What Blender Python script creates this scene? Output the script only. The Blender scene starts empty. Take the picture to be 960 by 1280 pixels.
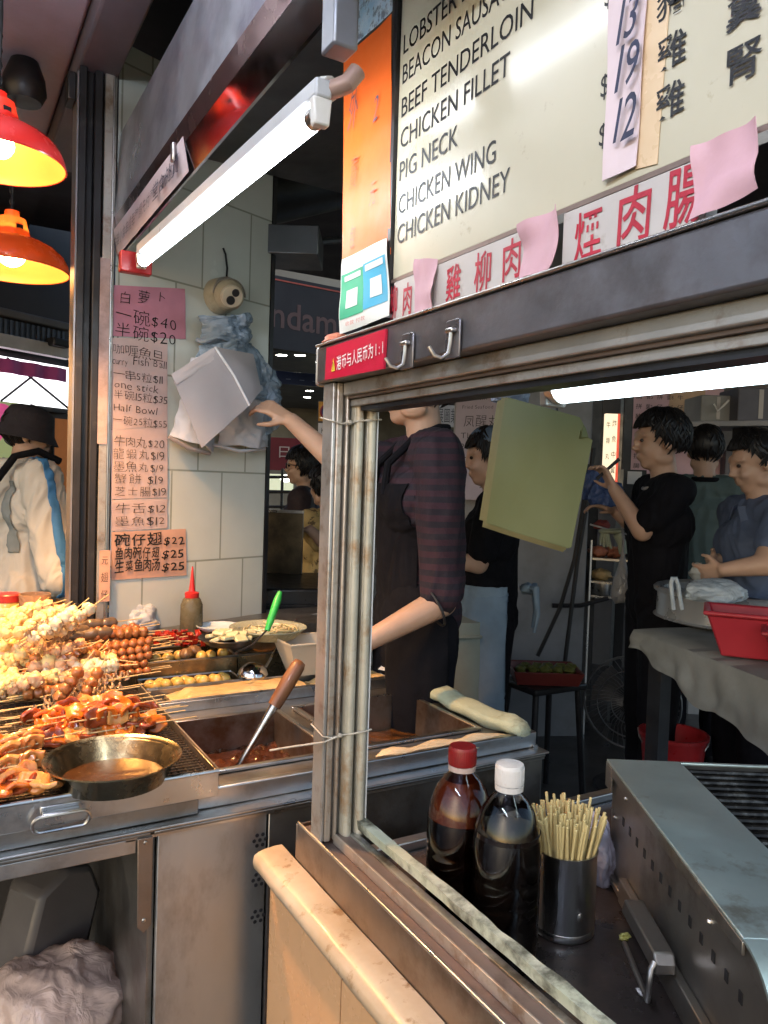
import bpy, bmesh, math, random
from math import sin, cos, pi, radians
from mathutils import Vector as V, Matrix, noise as NZ
random.seed(7)
S = bpy.context.scene
COL = S.collection
# ------------------------------------------------------------------ camera
EYE = V((0, 0, 1.5)); YAW, PITCH, ROLL, FOC = radians(30.178), radians(2.161), radians(1.859), 960.0
_f = V((sin(YAW)*cos(PITCH), cos(YAW)*cos(PITCH), -sin(PITCH)))
_r = V((cos(YAW), -sin(YAW), 0)); _u = _r.cross(_f)
RT = _r*cos(ROLL) + _u*sin(ROLL); UP = _u*cos(ROLL) - _r*sin(ROLL); FW = _f
cam = bpy.data.objects.new('camera', bpy.data.cameras.new('camera')); COL.objects.link(cam)
cam.matrix_world = Matrix((( RT.x, UP.x, -FW.x, EYE.x), (RT.y, UP.y, -FW.y, EYE.y), (RT.z, UP.z, -FW.z, EYE.z), (0, 0, 0, 1)))
cam.data.sensor_fit = 'VERTICAL'; cam.data.sensor_height = 36.0; cam.data.lens = 36.0*FOC/1280
cam.data.clip_start = 0.05; cam.data.clip_end = 400
S.camera = cam
# ------------------------------------------------------------------ sky, sun, exposure
W = bpy.data.worlds.new('World'); S.world = W; W.use_nodes = True
nt = W.node_tree; bg = nt.nodes['Background']
sky = nt.nodes.new('ShaderNodeTexSky'); sky.sky_type = 'NISHITA'; sky.sun_disc = False
sky.sun_elevation = radians(24); sky.sun_rotation = radians(240)
nt.links.new(sky.outputs[0], bg.inputs[0]); bg.inputs[1].default_value = 0.15
sun = bpy.data.objects.new('sun', bpy.data.lights.new('sun', 'SUN')); COL.objects.link(sun)
sun.data.energy = 0.02; sun.data.angle = radians(20); sun.data.color = (1, .9, .8)
sun.rotation_euler = (radians(86), 0, radians(-20))
S.view_settings.view_transform = 'Standard'; S.view_settings.look = 'None'
S.view_settings.exposure = 0.68; S.view_settings.gamma = 1.0; S.view_settings.use_curve_mapping = False
S.cycles.use_denoising = True
S.cycles.max_bounces = 8; S.cycles.diffuse_bounces = 4; S.cycles.glossy_bounces = 4; S.cycles.transmission_bounces = 8
S.cycles.sample_clamp_indirect = 6.0; S.cycles.caustics_reflective = False; S.cycles.caustics_refractive = False

# ------------------------------------------------------------------ measuring: where a sight line meets a plane of the place
def ray(x, y): return FW + RT*((x-480)/FOC) - UP*((y-640)/FOC)
def atX(x, y, c): d = ray(x, y); return EYE + d*((c-EYE.x)/d.x)
def atY(x, y, c): d = ray(x, y); return EYE + d*((c-EYE.y)/d.y)
def atZ(x, y, c): d = ray(x, y); return EYE + d*((c-EYE.z)/d.z)
def at(x, y, d): return EYE + ray(x, y)*d
def atP(x, y, o, n): d = ray(x, y); return EYE + d*((V(o)-EYE).dot(n)/d.dot(n))

# ------------------------------------------------------------------ materials
MATS = {}
def mat(name, col, rough=.5, metal=0., var=.12, vs=6., col2=None, bump=0., bs=60., dirt=None, rvar=.08, spec=.5, trans=0., ior=1.45,
        coat=0., emit=None, es=0., sss=0., alpha=1., stretch=(1, 1, 1), aniso=0):
    """Principled surface with mottled colour, uneven gloss, fine bump and optional shaped dirt (colour, scale, low, high, amount)."""
    if name in MATS: return MATS[name]
    m = bpy.data.materials.new(name); MATS[name] = m; m.use_nodes = True
    t = m.node_tree; N = t.nodes; L = t.links; b = N['Principled BSDF']
    tc = N.new('ShaderNodeTexCoord'); mp = N.new('ShaderNodeMapping'); L.new(tc.outputs['Object'], mp.inputs[0])
    mp.inputs['Scale'].default_value = stretch
    def noise(sc, det=5., r=.6):
        n = N.new('ShaderNodeTexNoise'); n.inputs['Scale'].default_value = sc; n.inputs['Detail'].default_value = det
        n.inputs['Roughness'].default_value = r; L.new(mp.outputs[0], n.inputs['Vector']); return n
    n1 = noise(vs); rp = N.new('ShaderNodeValToRGB')
    c = V(col[:3]); c2 = V(col2[:3]) if col2 else c*(1-2*var)
    rp.color_ramp.elements[0].position = .35; rp.color_ramp.elements[1].position = .65
    rp.color_ramp.elements[0].color = (*c2, 1); rp.color_ramp.elements[1].color = (*c, 1)
    L.new(n1.outputs[0], rp.inputs[0]); out = rp.outputs[0]
    if dirt:
        dc, ds, lo, hi, am = dirt
        n2 = noise(ds, 7., .68); r2 = N.new('ShaderNodeMapRange'); r2.inputs[1].default_value = lo; r2.inputs[2].default_value = hi; r2.inputs[4].default_value = am
        L.new(n2.outputs[0], r2.inputs[0]); mx = N.new('ShaderNodeMix'); mx.data_type = 'RGBA'
        L.new(r2.outputs[0], mx.inputs[0]); L.new(out, mx.inputs[6]); mx.inputs[7].default_value = (*dc, 1); out = mx.outputs[2]
    L.new(out, b.inputs['Base Color'])
    n3 = noise(vs*2.7, 4.); mr = N.new('ShaderNodeMapRange'); mr.inputs[1].default_value = .3; mr.inputs[2].default_value = .7
    mr.inputs[3].default_value = max(.02, rough-rvar); mr.inputs[4].default_value = min(1, rough+rvar)
    L.new(n3.outputs[0], mr.inputs[0]); L.new(mr.outputs[0], b.inputs['Roughness'])
    if bump:
        n4 = noise(bs, 3.); bp = N.new('ShaderNodeBump'); bp.inputs['Strength'].default_value = bump; bp.inputs['Distance'].default_value = .004
        L.new(n4.outputs[0], bp.inputs['Height']); L.new(bp.outputs[0], b.inputs['Normal'])
    b.inputs['Metallic'].default_value = metal; b.inputs['Specular IOR Level'].default_value = spec; b.inputs['IOR'].default_value = ior
    b.inputs['Transmission Weight'].default_value = trans; b.inputs['Coat Weight'].default_value = coat; b.inputs['Coat Roughness'].default_value = .12
    if sss: b.inputs['Subsurface Weight'].default_value = sss; b.inputs['Subsurface Radius'].default_value = (.012, .005, .003); b.inputs['Subsurface Scale'].default_value = 1.
    if emit: b.inputs['Emission Color'].default_value = (*emit, 1); b.inputs['Emission Strength'].default_value = es
    b.inputs['Alpha'].default_value = alpha
    return m
def glow(name, col, strength):
    if name in MATS: return MATS[name]
    m = bpy.data.materials.new(name); MATS[name] = m; m.use_nodes = True
    b = m.node_tree.nodes['Principled BSDF']; b.inputs['Base Color'].default_value = (.8, .8, .8, 1)
    b.inputs['Emission Color'].default_value = (*col, 1); b.inputs['Emission Strength'].default_value = strength
    return m

# ------------------------------------------------------------------ mesh builder
class MB:
    def __init__(s): s.v = []; s.f = []; s.m = []
    def add(s, vs, fs, mi=0, M=None):
        o = len(s.v); s.v += [M @ V(p) if M else V(p) for p in vs]; s.f += [tuple(i+o for i in f) for f in fs]; s.m += [mi]*len(fs); return s
    def box(s, a, b, mi=0, M=None):
        x0, y0, z0 = (min(a[i], b[i]) for i in range(3)); x1, y1, z1 = (max(a[i], b[i]) for i in range(3))
        return s.add([(x0,y0,z0),(x1,y0,z0),(x1,y1,z0),(x0,y1,z0),(x0,y0,z1),(x1,y0,z1),(x1,y1,z1),(x0,y1,z1)],
                     [(0,3,2,1),(4,5,6,7),(0,1,5,4),(1,2,6,5),(2,3,7,6),(3,0,4,7)], mi, M)
    def prism(s, pts, z0, z1, mi=0, M=None):
        n = len(pts)
        return s.add([(x, y, z0) for x, y in pts]+[(x, y, z1) for x, y in pts],
                     [tuple(range(n))[::-1], tuple(range(n, 2*n))]+[(i, (i+1) % n, n+(i+1) % n, n+i) for i in range(n)], mi, M)
    def lathe(s, prof, n=28, mi=0, M=None, sx=1., sy=1.):
        o = []; k = len(prof)
        for r, z in prof: o += [(r*cos(2*pi*i/n)*sx, r*sin(2*pi*i/n)*sy, z) for i in range(n)]
        fs = [(j*n+i, j*n+(i+1) % n, (j+1)*n+(i+1) % n, (j+1)*n+i) for j in range(k-1) for i in range(n)]
        return s.add(o, fs, mi, M)
    def cyl(s, p, q, r, r2=None, n=14, mi=0):
        return s.tube([p, q], [r, r if r2 is None else r2], n, mi)
    def tube(s, path, r, n=8, mi=0, closed=False):
        P = [V(p) for p in path]; k = len(P); R = r if isinstance(r, (list, tuple)) else [r]*k
        T = [((P[(i+1) % k]-P[i-1]) if closed else (P[min(i+1, k-1)]-P[max(i-1, 0)])).normalized() for i in range(k)]
        u = T[0].orthogonal().normalized(); o = []
        for i in range(k):
            u = (u - T[i]*u.dot(T[i])); u = u.normalized() if u.length > 1e-6 else T[i].orthogonal().normalized()
            w = T[i].cross(u)
            o += [P[i]+(u*cos(2*pi*j/n)+w*sin(2*pi*j/n))*R[i] for j in range(n)]
        fs = [(i*n+j, i*n+(j+1) % n, ((i+1) % k)*n+(j+1) % n, ((i+1) % k)*n+j) for i in range(k if closed else k-1) for j in range(n)]
        if not closed: fs += [tuple(range(n))[::-1], tuple(range((k-1)*n, k*n))]
        return s.add(o, fs, mi)
    def grid(s, fn, nu, nv, mi=0, thick=0., M=None):
        """sheet fn(u,v)->point; thick>0 gives it a back side"""
        P = [V(fn(i/nu, j/nv)) for j in range(nv+1) for i in range(nu+1)]; w = nu+1
        fs = [(j*w+i, j*w+i+1, (j+1)*w+i+1, (j+1)*w+i) for j in range(nv) for i in range(nu)]
        if thick:
            n = len(P); Q = []
            for j in range(nv+1):
                for i in range(nu+1):
                    a = P[j*w+min(i+1, nu)]-P[j*w+max(i-1, 0)]; b = P[min(j+1, nv)*w+i]-P[max(j-1, 0)*w+i]
                    nn = a.cross(b); nn = nn.normalized() if nn.length > 1e-9 else V((0, 0, 1)); Q.append(P[j*w+i]-nn*thick)
            b0 = [i for i in range(w)]+[j*w+nu for j in range(1, nv+1)]+[nv*w+i for i in range(nu-1, -1, -1)]+[j*w for j in range(nv-1, 0, -1)]
            fs2 = [tuple(i+n for i in f[::-1]) for f in fs]+[(b0[(i+1) % len(b0)], b0[i], b0[i]+n, b0[(i+1) % len(b0)]+n) for i in range(len(b0))]
            P += Q; fs += fs2
        return s.add(P, fs, mi, M)
    def ball(s, c, r, n=12, mi=0, nz=0., ns=8., M=None, seed=0):
        rx, ry, rz = r if isinstance(r, (tuple, list)) else (r, r, r); c = V(c); o = []; h = max(4, n//2+1); sd = V((seed*3.1, seed*1.7, seed*5.3))
        ring = lambda t, p: V((sin(t)*cos(p), sin(t)*sin(p), cos(t)))
        def pt(d):
            k = 1+nz*NZ.noise(d*ns*.25+sd)*2 if nz else 1
            return c+V((d.x*rx, d.y*ry, d.z*rz))*k
        o.append(pt(V((0, 0, 1))))
        for j in range(1, h): o += [pt(ring(pi*j/h, 2*pi*i/n)) for i in range(n)]
        o.append(pt(V((0, 0, -1)))); fs = [(0, 1+i, 1+(i+1) % n) for i in range(n)]
        for j in range(h-2): fs += [(1+j*n+i, 1+(j+1)*n+i, 1+(j+1)*n+(i+1) % n, 1+j*n+(i+1) % n) for i in range(n)]
        e = len(o)-1; fs += [(e, 1+(h-2)*n+(i+1) % n, 1+(h-2)*n+i) for i in range(n)]
        return s.add(o, fs, mi, M)
    def capsule(s, p, q, r, r2, n=12, mi=0, flat=1., side=None):
        """tapered limb segment with round ends; flat squeezes it along `side`"""
        p, q = V(p), V(q); a = (q-p); L = a.length; a = a.normalized() if L > 1e-6 else V((0, 0, 1))
        u = (V(side)-a*V(side).dot(a)) if side is not None else a.orthogonal()
        u = u.normalized() if u.length > 1e-6 else a.orthogonal().normalized(); w = a.cross(u); k = 5; rings = []
        for i in range(k): t = pi/2*(1-i/k); rings.append((-sin(t)*r, cos(t)*r))
        rings += [(0, r), (L*.33, r+(r2-r)*.33), (L*.66, r+(r2-r)*.66), (L, r2)]
        for i in range(1, k+1): t = pi/2*i/k; rings.append((L+sin(t)*r2, max(cos(t)*r2, 1e-5)))
        o = [p+a*z+(u*cos(2*pi*j/n)*flat+w*sin(2*pi*j/n))*max(R, 1e-5) for z, R in rings for j in range(n)]; K = len(rings)
        fs = [(i*n+j, i*n+(j+1) % n, (i+1)*n+(j+1) % n, (i+1)*n+j) for i in range(K-1) for j in range(n)]+[tuple(range(n))[::-1], tuple(range((K-1)*n, K*n))]
        return s.add(o, fs, mi)
    def noise(s, amp, sc, seed=0):
        sd = V((seed*7.7, seed*3.3, seed*1.1)); s.v = [p+NZ.noise_vector(p*sc+sd)*amp for p in s.v]; return s
    def bbox(s):
        return V([min(p[i] for p in s.v) for i in range(3)]), V([max(p[i] for p in s.v) for i in range(3)])
    def mesh(s, name, mats, off=V((0, 0, 0)), ang=35):
        me = bpy.data.meshes.new(name); me.from_pydata([p-off for p in s.v], [], s.f)
        for m in (mats if isinstance(mats, (list, tuple)) else [mats]): me.materials.append(m)
        if any(s.m): me.polygons.foreach_set('material_index', s.m)
        me.validate(); bm = bmesh.new(); bm.from_mesh(me); bmesh.ops.recalc_face_normals(bm, faces=bm.faces); bm.to_mesh(me); bm.free()
        if ang:
            me.polygons.foreach_set('use_smooth', [True]*len(me.polygons)); me.set_sharp_from_angle(angle=radians(ang))
        return me

def bevel(o, w):
    if w:
        b = o.modifiers.new('edge', 'BEVEL'); b.width = w; b.segments = 2; b.limit_method = 'ANGLE'; b.angle_limit = radians(40)
    return o
def tagit(o, label, cat, group=None):
    o['label'] = label; o['category'] = cat
    if group: o['group'] = group
    return o
def thing(name, label, cat, loc=(0, 0, 0), rz=0., group=None):
    o = bpy.data.objects.new(name, None); COL.objects.link(o); o.location = loc; o.rotation_euler = (0, 0, rz); o.empty_display_size = .05
    return tagit(o, label, cat, group)
def origin(o):
    p = o; x = V((0, 0, 0))
    while p is not None: x = x+V(p.location); p = p.parent
    return x
def part(name, mb, m, parent, world=True, bv=0., ang=35, label=None):
    """one mesh of a thing; world=True: the builder holds world coordinates"""
    o = bpy.data.objects.new(name, mb.mesh(name, m, origin(parent) if world else V((0, 0, 0)), ang)); COL.objects.link(o); o.parent = parent
    if label: o['label'] = label
    return bevel(o, bv)
def solo(name, mb, m, label, cat, group=None, bv=0., ang=35):
    a, b = mb.bbox(); off = V(((a.x+b.x)/2, (a.y+b.y)/2, a.z))
    o = bpy.data.objects.new(name, mb.mesh(name, m, off, ang)); COL.objects.link(o); o.location = off
    return bevel(tagit(o, label, cat, group), bv)
def structure(name, mb, m, bv=0., ang=35):
    o = bpy.data.objects.new(name, mb.mesh(name, m, V((0, 0, 0)), ang)); COL.objects.link(o); o['kind'] = 'structure'; return bevel(o, bv)
def clone(o, loc=None, rot=None, label=None, parent=None):
    c = o.copy(); COL.objects.link(c)
    if parent is not None: c.parent = parent
    if loc is not None: c.location = loc
    if rot is not None: c.rotation_euler = rot
    if label: c['label'] = label
    for ch in list(o.children): clone(ch, parent=c)
    return c
def pose(o, M): o.location = M.to_translation(); o.rotation_euler = M.to_euler(); return o
def frame(o, ex, ey):
    ex = V(ex).normalized(); ey = V(ey); ey = (ey-ex*ey.dot(ex)).normalized(); ez = ex.cross(ey); o = V(o)
    return Matrix(((ex.x, ey.x, ez.x, o.x), (ex.y, ey.y, ez.y, o.y), (ex.z, ey.z, ez.z, o.z), (0, 0, 0, 1)))

# ------------------------------------------------------------------ lettering (flat glyph outlines filled as faces)
_tc = bpy.data.curves.new('glyphs', 'FONT'); _to = bpy.data.objects.new('glyphs', _tc); COL.objects.link(_to); _gc = {}
def glyphs(txt, thin=0.):
    k = (txt, thin)
    if k not in _gc:
        _tc.body = txt; _tc.size = 1.; _tc.resolution_u = 3; _tc.offset = thin; bpy.context.view_layer.update()
        dg = bpy.context.evaluated_depsgraph_get(); me = bpy.data.meshes.new_from_object(_to.evaluated_get(dg))
        vs = [v.co.copy() for v in me.vertices]; fs = [tuple(p.vertices) for p in me.polygons]; bpy.data.meshes.remove(me)
        if vs:
            x0 = min(v.x for v in vs); x1 = max(v.x for v in vs)
        else: x0, x1 = 0, .3
        _gc[k] = (vs, fs, x0, x1)
    return _gc[k]
def write(mb, txt, M, width, cap, thin=0., hand=0., lift=.0012, mi=0, rnd=random, slant=0.):
    """one line of text in frame M (x along the line, y up): fits `width`, capital height `cap`"""
    if not hand:
        vs, fs, x0, x1 = glyphs(txt, thin); sx = width/max(x1-x0, 1e-6); sy = cap/.72
        return mb.add([((p.x-x0)*sx+p.y*sy*slant, p.y*sy, lift) for p in vs], fs, mi, M)
    adv = []; 
    for ch in txt:
        vs, fs, x0, x1 = glyphs(ch, thin); adv.append(.32 if ch == ' ' else (x1-x0)+.13)
    sx = width/max(sum(adv), 1e-6); sy = cap/.72; x = 0
    for ch, a in zip(txt, adv):
        vs, fs, x0, x1 = glyphs(ch, thin)
        r = (rnd.random()-.5)*hand*.5; k = 1+(rnd.random()-.5)*hand; dy = (rnd.random()-.5)*hand*.25*cap; sl = slant+(rnd.random()-.3)*hand*.5
        c, s_ = cos(r), sin(r)
        o = []
        for p in vs:
            px = (p.x-(x0+x1)/2); py = p.y-.36; px += py*sl
            # a slow wobble makes the strokes look drawn by hand
            wob = hand*.06
            qx = px+sin(py*7+x*9)*wob; qy = py+sin(px*8+x*5)*wob
            o.append(((x+a/2+(c*qx-s_*qy)*k)*sx, ((s_*qx+c*qy)*k+.36)*sy+dy, lift))
        mb.add(o, fs, mi, M); x += a
    return mb
# ------------------------------------------------------------------ shared materials
STEEL = mat('brushed_steel', (.62, .61, .60), .32, 1., .10, 5, dirt=((.24, .20, .16), 9, .50, .72, .6), bump=.06, bs=120, stretch=(1, 1, 1))
STEEL_D = mat('greasy_steel', (.40, .39, .37), .38, .95, .2, 4, dirt=((.16, .12, .085), 7, .48, .70, .75), bump=.1, bs=90)
STEEL_P = mat('worn_panel_steel', (.58, .58, .58), .38, .9, .1, 3.2, dirt=((.26, .22, .19), 5, .50, .66, .7), bump=.1, bs=40, stretch=(1, 1, .45))
ALU = mat('dull_aluminium', (.50, .47, .43), .46, .75, .12, 7, dirt=((.20, .13, .075), 14, .50, .66, .75), bump=.08, bs=150)
ALU_B = mat('brown_aluminium', (.27, .20, .17), .45, .6, .12, 6, dirt=((.10, .07, .05), 12, .52, .7, .7), bump=.08, bs=130)
BEAM = mat('header_steel', (.20, .195, .21), .42, .8, .12, 4, dirt=((.09, .075, .07), 6, .48, .7, .8), bump=.1, bs=80)
BLACKP = mat('black_paint', (.022, .021, .024), .42, 0, .2, 8, dirt=((.07, .06, .055), 20, .58, .72, .5), bump=.1)
DARKM = mat('dark_metal', (.05, .05, .055), .4, .6, .2, 6, dirt=((.10, .07, .05), 10, .55, .72, .5), bump=.1)
WHITEP = mat('white_paint', (.62, .62, .60), .4, 0, .08, 6, dirt=((.32, .28, .22), 7, .58, .75, .5))
CREAM = mat('cream_board', (.53, .49, .365), .34, 0, .05, 3, dirt=((.36, .30, .20), 22, .66, .74, .8), coat=.5)
INK = mat('black_ink', (.02, .02, .022), .5, 0, .2, 20)
INKB = mat('blue_black_marker', (.035, .04, .085), .5, 0, .2, 20)
REDINK = mat('red_paint', (.45, .022, .045), .5, 0, .15, 20)
PINKP = mat('pink_paper', (.60, .36, .40), .65, 0, .06, 9, bump=.12, bs=60)
PINKD = mat('deep_pink_paper', (.58, .25, .34), .5, 0, .07, 9, coat=.4, bump=.08, bs=40)
PEACH = mat('peach_paper', (.62, .47, .45), .6, 0, .07, 7, bump=.08, bs=40, dirt=((.45, .27, .18), 6, .6, .8, .5))
ORANGEP = mat('orange_paper', (.78, .135, .02), .5, 0, .06, 7, bump=.08, bs=50)
LAVP = mat('lavender_paper', (.42, .36, .45), .6, 0, .07, 6)
WHITEPAPER = mat('white_paper', (.68, .66, .66), .55, 0, .06, 8, bump=.1, bs=60)
LABELW = mat('label_board', (.50, .46, .43), .4, 0, .06, 8, dirt=((.30, .25, .2), 25, .6, .72, .7))
BAMBOO = mat('bamboo', (.66, .47, .22), .55, 0, .15, 30, stretch=(1, 1, .2))
RUBBER = mat('black_rubber', (.015, .015, .017), .5, 0, .2, 10)
WHITEPL = mat('white_plastic', (.70, .69, .66), .38, 0, .06, 10, dirt=((.45, .40, .3), 18, .6, .75, .5))
REDPL = mat('red_plastic', (.40, .022, .025), .35, 0, .15, 10, rvar=.1)
MARBLE = mat('lamplit_old_marble', (.56, .45, .32), .33, 0, .12, 7, col2=(.42, .31, .19), dirt=((.24, .13, .05), 13, .575, .64, .9), coat=.3)  # heat lamps' orange light is put into the marble colour, besides real stains
CTILE = None
# ------------------------------------------------------------------ ground, ceilings, walls
FLOOR = mat('dark_floor_tiles', (.075, .068, .062), .35, 0, .2, 3, dirt=((.03, .026, .022), 5, .5, .7, .8), bump=.1, bs=30)
structure('ground', MB().box((-30, -12, -.2), (40, 45, 0)), FLOOR)
CEILM = mat('alley_ceiling_paint', (.50, .49, .64), .5, 0, .12, 1.6, dirt=((.25, .2, .24), 2.5, .5, .75, .5))
DARKC = mat('dark_ceiling_paint', (.055, .052, .062), .6, 0, .2, 2)
structure('ceiling', MB().box((-1.5, -.8, 2.75), (.34, 3.3, 2.95)), CEILM, .01)
structure('beam', MB().box((.342, -.8, 2.68), (.455, 3.3, 3.0)), mat('beam_paint', (.17, .16, .20), .5, 0, .15, 3), .008)
structure('roof', MB().box((.46, -1.2, 3.0), (7, 5.2, 3.2)).box((-4, 3.31, 2.96), (.455, 9, 3.2)), DARKC)
# tiled column with its skewed face
def brick(name, c1, c2, mortar, sx, bw, rh, rough=.25, msz=.012):
    m = mat(name, c1, rough, 0, .04, 4); t = m.node_tree; N = t.nodes; L = t.links; b = N['Principled BSDF']
    src = b.inputs['Base Color'].links[0].from_socket
    br = N.new('ShaderNodeTexBrick'); tc = N.new('ShaderNodeTexCoord'); L.new(tc.outputs['UV'], br.inputs['Vector'])
    br.inputs['Scale'].default_value = sx; br.inputs['Mortar Size'].default_value = msz; br.inputs['Brick Width'].default_value = bw; br.inputs['Row Height'].default_value = rh
    br.inputs['Color1'].default_value = (1, 1, 1, 1); br.inputs['Color2'].default_value = (.93, .93, .92, 1); br.inputs['Mortar'].default_value = (*mortar, 1)
    br.inputs['Mortar Smooth'].default_value = .2
    mx = N.new('ShaderNodeMix'); mx.data_type = 'RGBA'; mx.blend_type = 'MULTIPLY'; mx.inputs[0].default_value = 1
    L.new(src, mx.inputs[6]); L.new(br.outputs[0], mx.inputs[7])
    n = N.new('ShaderNodeTexNoise'); n.inputs['Scale'].default_value = 3.2; n.inputs['Detail'].default_value = 8; n.inputs['Roughness'].default_value = .7
    L.new(N['Texture Coordinate'].outputs['Object'], n.inputs['Vector'])
    mr = N.new('ShaderNodeMapRange'); mr.inputs[1].default_value = .56; mr.inputs[2].default_value = .8; mr.inputs[4].default_value = .75; L.new(n.outputs[0], mr.inputs[0])
    m2 = N.new('ShaderNodeMix'); m2.data_type = 'RGBA'; L.new(mr.outputs[0], m2.inputs[0]); L.new(mx.outputs[2], m2.inputs[6]); m2.inputs[7].default_value = (*c2, 1)
    L.new(m2.outputs[2], b.inputs['Base Color'])
    bp = N.new('ShaderNodeBump'); bp.inputs['Strength'].default_value = .25; bp.inputs['Distance'].default_value = .003; bp.invert = True
    L.new(br.outputs['Fac'], bp.inputs['Height']); L.new(bp.outputs[0], b.inputs['Normal'])
    return m
def uvplane(o, ex, ey, org=V((0, 0, 0))):
    me = o.data; uv = me.uv_layers.new(name='UVMap')
    for p in me.polygons:
        e1 = V(ex) if abs(p.normal.dot(V(ex))) < .7 else V(ex).cross(V(ey))
        for li in p.loop_indices:
            c = me.vertices[me.loops[li].vertex_index].co+V(o.location)-org; uv.data[li].uv = (c.dot(e1), c.dot(V(ey)))
CA = V((.457, 2.45, 0)); CD = V((.937, .348, 0)).normalized(); CN = V((CD.y, -CD.x, 0))   # face direction, outward normal (towards the street)
def atC(x, y, lift=0.): return atP(x, y, CA+CN*lift, CN)
CB = atC(333, 560); CW = (V((CB.x, CB.y, 0))-CA).dot(CD)
def colM(u, z, lift=0.): return frame(CA+CD*u+V((0, 0, z))+CN*lift, CD, (0, 0, 1))
TILEM = brick('column_tiles', (.62, .65, .60), (.66, .66, .56), (.52, .53, .48), 1., .205, .305, .2, .0035)
mb = MB().prism([(CA.x, CA.y), (CA.x+CD.x*CW, CA.y+CD.y*CW), (CA.x+CD.x*CW-CN.x*.45, CA.y+CD.y*CW-CN.y*.45), (CA.x+.13, CA.y+.42)], 0, 2.8)
col_root = thing('tiled_pillar', 'pale tiled pillar covered with handwritten price papers', 'pillar', (CA.x+.2, CA.y+.2, 0))
o = part('wall', mb, TILEM, col_root, bv=.004); uvplane(o, CD, (0, 0, 1), V((CA.x+CD.x*.247, CA.y, 1.215)))
mb = MB(); q = CA+CD*CW; mb.prism([(q.x+.003*CN.x, q.y+.003*CN.y), (q.x+CD.x*.02, q.y+CD.y*.02), (q.x+CD.x*.02-CN.x*.46, q.y+CD.y*.02-CN.y*.46), (q.x-CN.x*.46+.002, q.y-CN.y*.46)], 0, 2.8)
part('corner_trim', mb, DARKM, col_root)
# black steel post and its aluminium track at the left of the pillar
t = thing('steel_post', 'dark square steel post between the customer in the hat and the tiled pillar', 'post', (.38, 2.42, 0))
a = atY(91, 600, 2.42).x; b = atY(121, 600, 2.42).x
mb = MB(); mb.box((a, 2.42, 0), (a+.022, 2.52, 2.68)); mb.box((b-.022, 2.425, 0), (b, 2.52, 2.68)); mb.box((a+.023, 2.445, 0), (b-.023, 2.51, 2.68))
part('post_tube', mb, BLACKP, t, bv=.003)
part('edge_strip', MB().box((a-.006, 2.418, 0), (a-.001, 2.50, 2.66)), mat('post_edge', (.30, .29, .30), .4, .7, .1, 8), t)
part('bracket', MB().box((a-.03, 2.43, 2.58), (a-.007, 2.5, 2.66)), DARKM, t, bv=.004)
t = thing('door_track', 'narrow grey aluminium door track beside the pillar papers', 'track', (b+.03, 2.43, 0))
mb = MB(); mb.box((b+.006, 2.43, .1), (b+.03, 2.50, 2.72)); mb.box((b+.034, 2.438, .1), (.452, 2.50, 2.72))
part('channel', mb, ALU, t, bv=.002)
part('edge', MB().cyl((b+.0325, 2.434, .1), (b+.0325, 2.434, 2.72), .0028), STEEL, t)
tr_x = b+.008
# shop interior
WALLD = mat('shop_wall_paint', (.21, .21, .225), .55, 0, .15, 2, dirt=((.10, .09, .085), 4, .5, .75, .6))
WALLL = mat('shop_partition_paint', (.36, .36, .38), .5, 0, .1, 2, dirt=((.17, .15, .14), 4, .52, .75, .5))
D_ = lambda x, d: V((at(x, 600, d).x, at(x, 600, d).y, 0))
def upright(p, q, th, z0, z1):
    """a standing slab from plan point p to q, thick away from the camera"""
    n = V((q.y-p.y, p.x-q.x, 0)).normalized(); n = -n if n.dot(V((p.x, p.y, 0))) < 0 else n
    return [(p.x, p.y), (q.x, q.y), (q.x+n.x*th, q.y+n.y*th), (p.x+n.x*th, p.y+n.y*th)], z0, z1
structure('wall_back', MB().prism(*upright(D_(690, 6.2), D_(1250, 5.0), .12, 0, 3.0)), WALLD)
mb = MB().prism(*upright(D_(565, 4.6), D_(640, 4.4), .1, 0, 3.0)); wl = solo('partition_wall', mb, WALLL, 'grey partition wall behind the woman holding a lavender menu paper', 'wall')
PP = upright(D_(643, 4.2), D_(738, 4.25), .5, 0, 3.0)
solo('square_pillar', MB().prism(*PP), mat('pillar_paint', (.235, .24, .26), .45, 0, .12, 3, dirt=((.12, .11, .1), 4, .5, .8, .6)), 'grey square pillar with black cables behind the yellow paper stack', 'pillar', bv=.01)
mb = MB().prism(*upright(D_(873, 4.75), D_(960, 4.7), .08, 0, 1.62)); solo('low_partition', mb, mat('partition_cream', (.42, .42, .42), .5, 0, .1, 2), 'pale waist high screen behind the man in the blue polo', 'screen', bv=.004)
# covered street and the mall beyond it
mb = MB().prism(*upright(D_(-420, 3.9), D_(-415, 4.0), .1, 0, 3)); 
MALLW = mat('mall_wall', (.10, .105, .10), .4, 0, .3, .7)
structure('wall_far', MB().prism(*upright(D_(250, 22), D_(760, 22), .3, 0, 7)), MALLW)
structure('ceiling_far', MB().prism([tuple(D_(270, 9.6).xy), tuple(D_(640, 9.6).xy), tuple(D_(720, 22).xy), tuple(D_(260, 22).xy)], 3.55, 3.75), mat('mall_ceiling', (.16, .17, .18), .5, 0, .15, 1))
structure('wall_upper', MB().prism(*upright(D_(230, 10.2), D_(760, 10.2), .3, 3.2, 9)), MALLW)
SHOPD = mat('dark_shopfront', (.055, .045, .045), .45, 0, .2, 1.2)
L2 = V((.857, .515, 0))                        # the shops across the lane run this way
LP = D_(45, 5.0)
def lane(s, back=0.): return LP+L2*s+V((-L2.y, L2.x, 0))*back
a_, b_ = lane(-4.5, .06), lane(1.35, .06)
structure('wall_lane', MB().prism(*upright(a_, b_, .2, 0, 3.6)), SHOPD)
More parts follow.
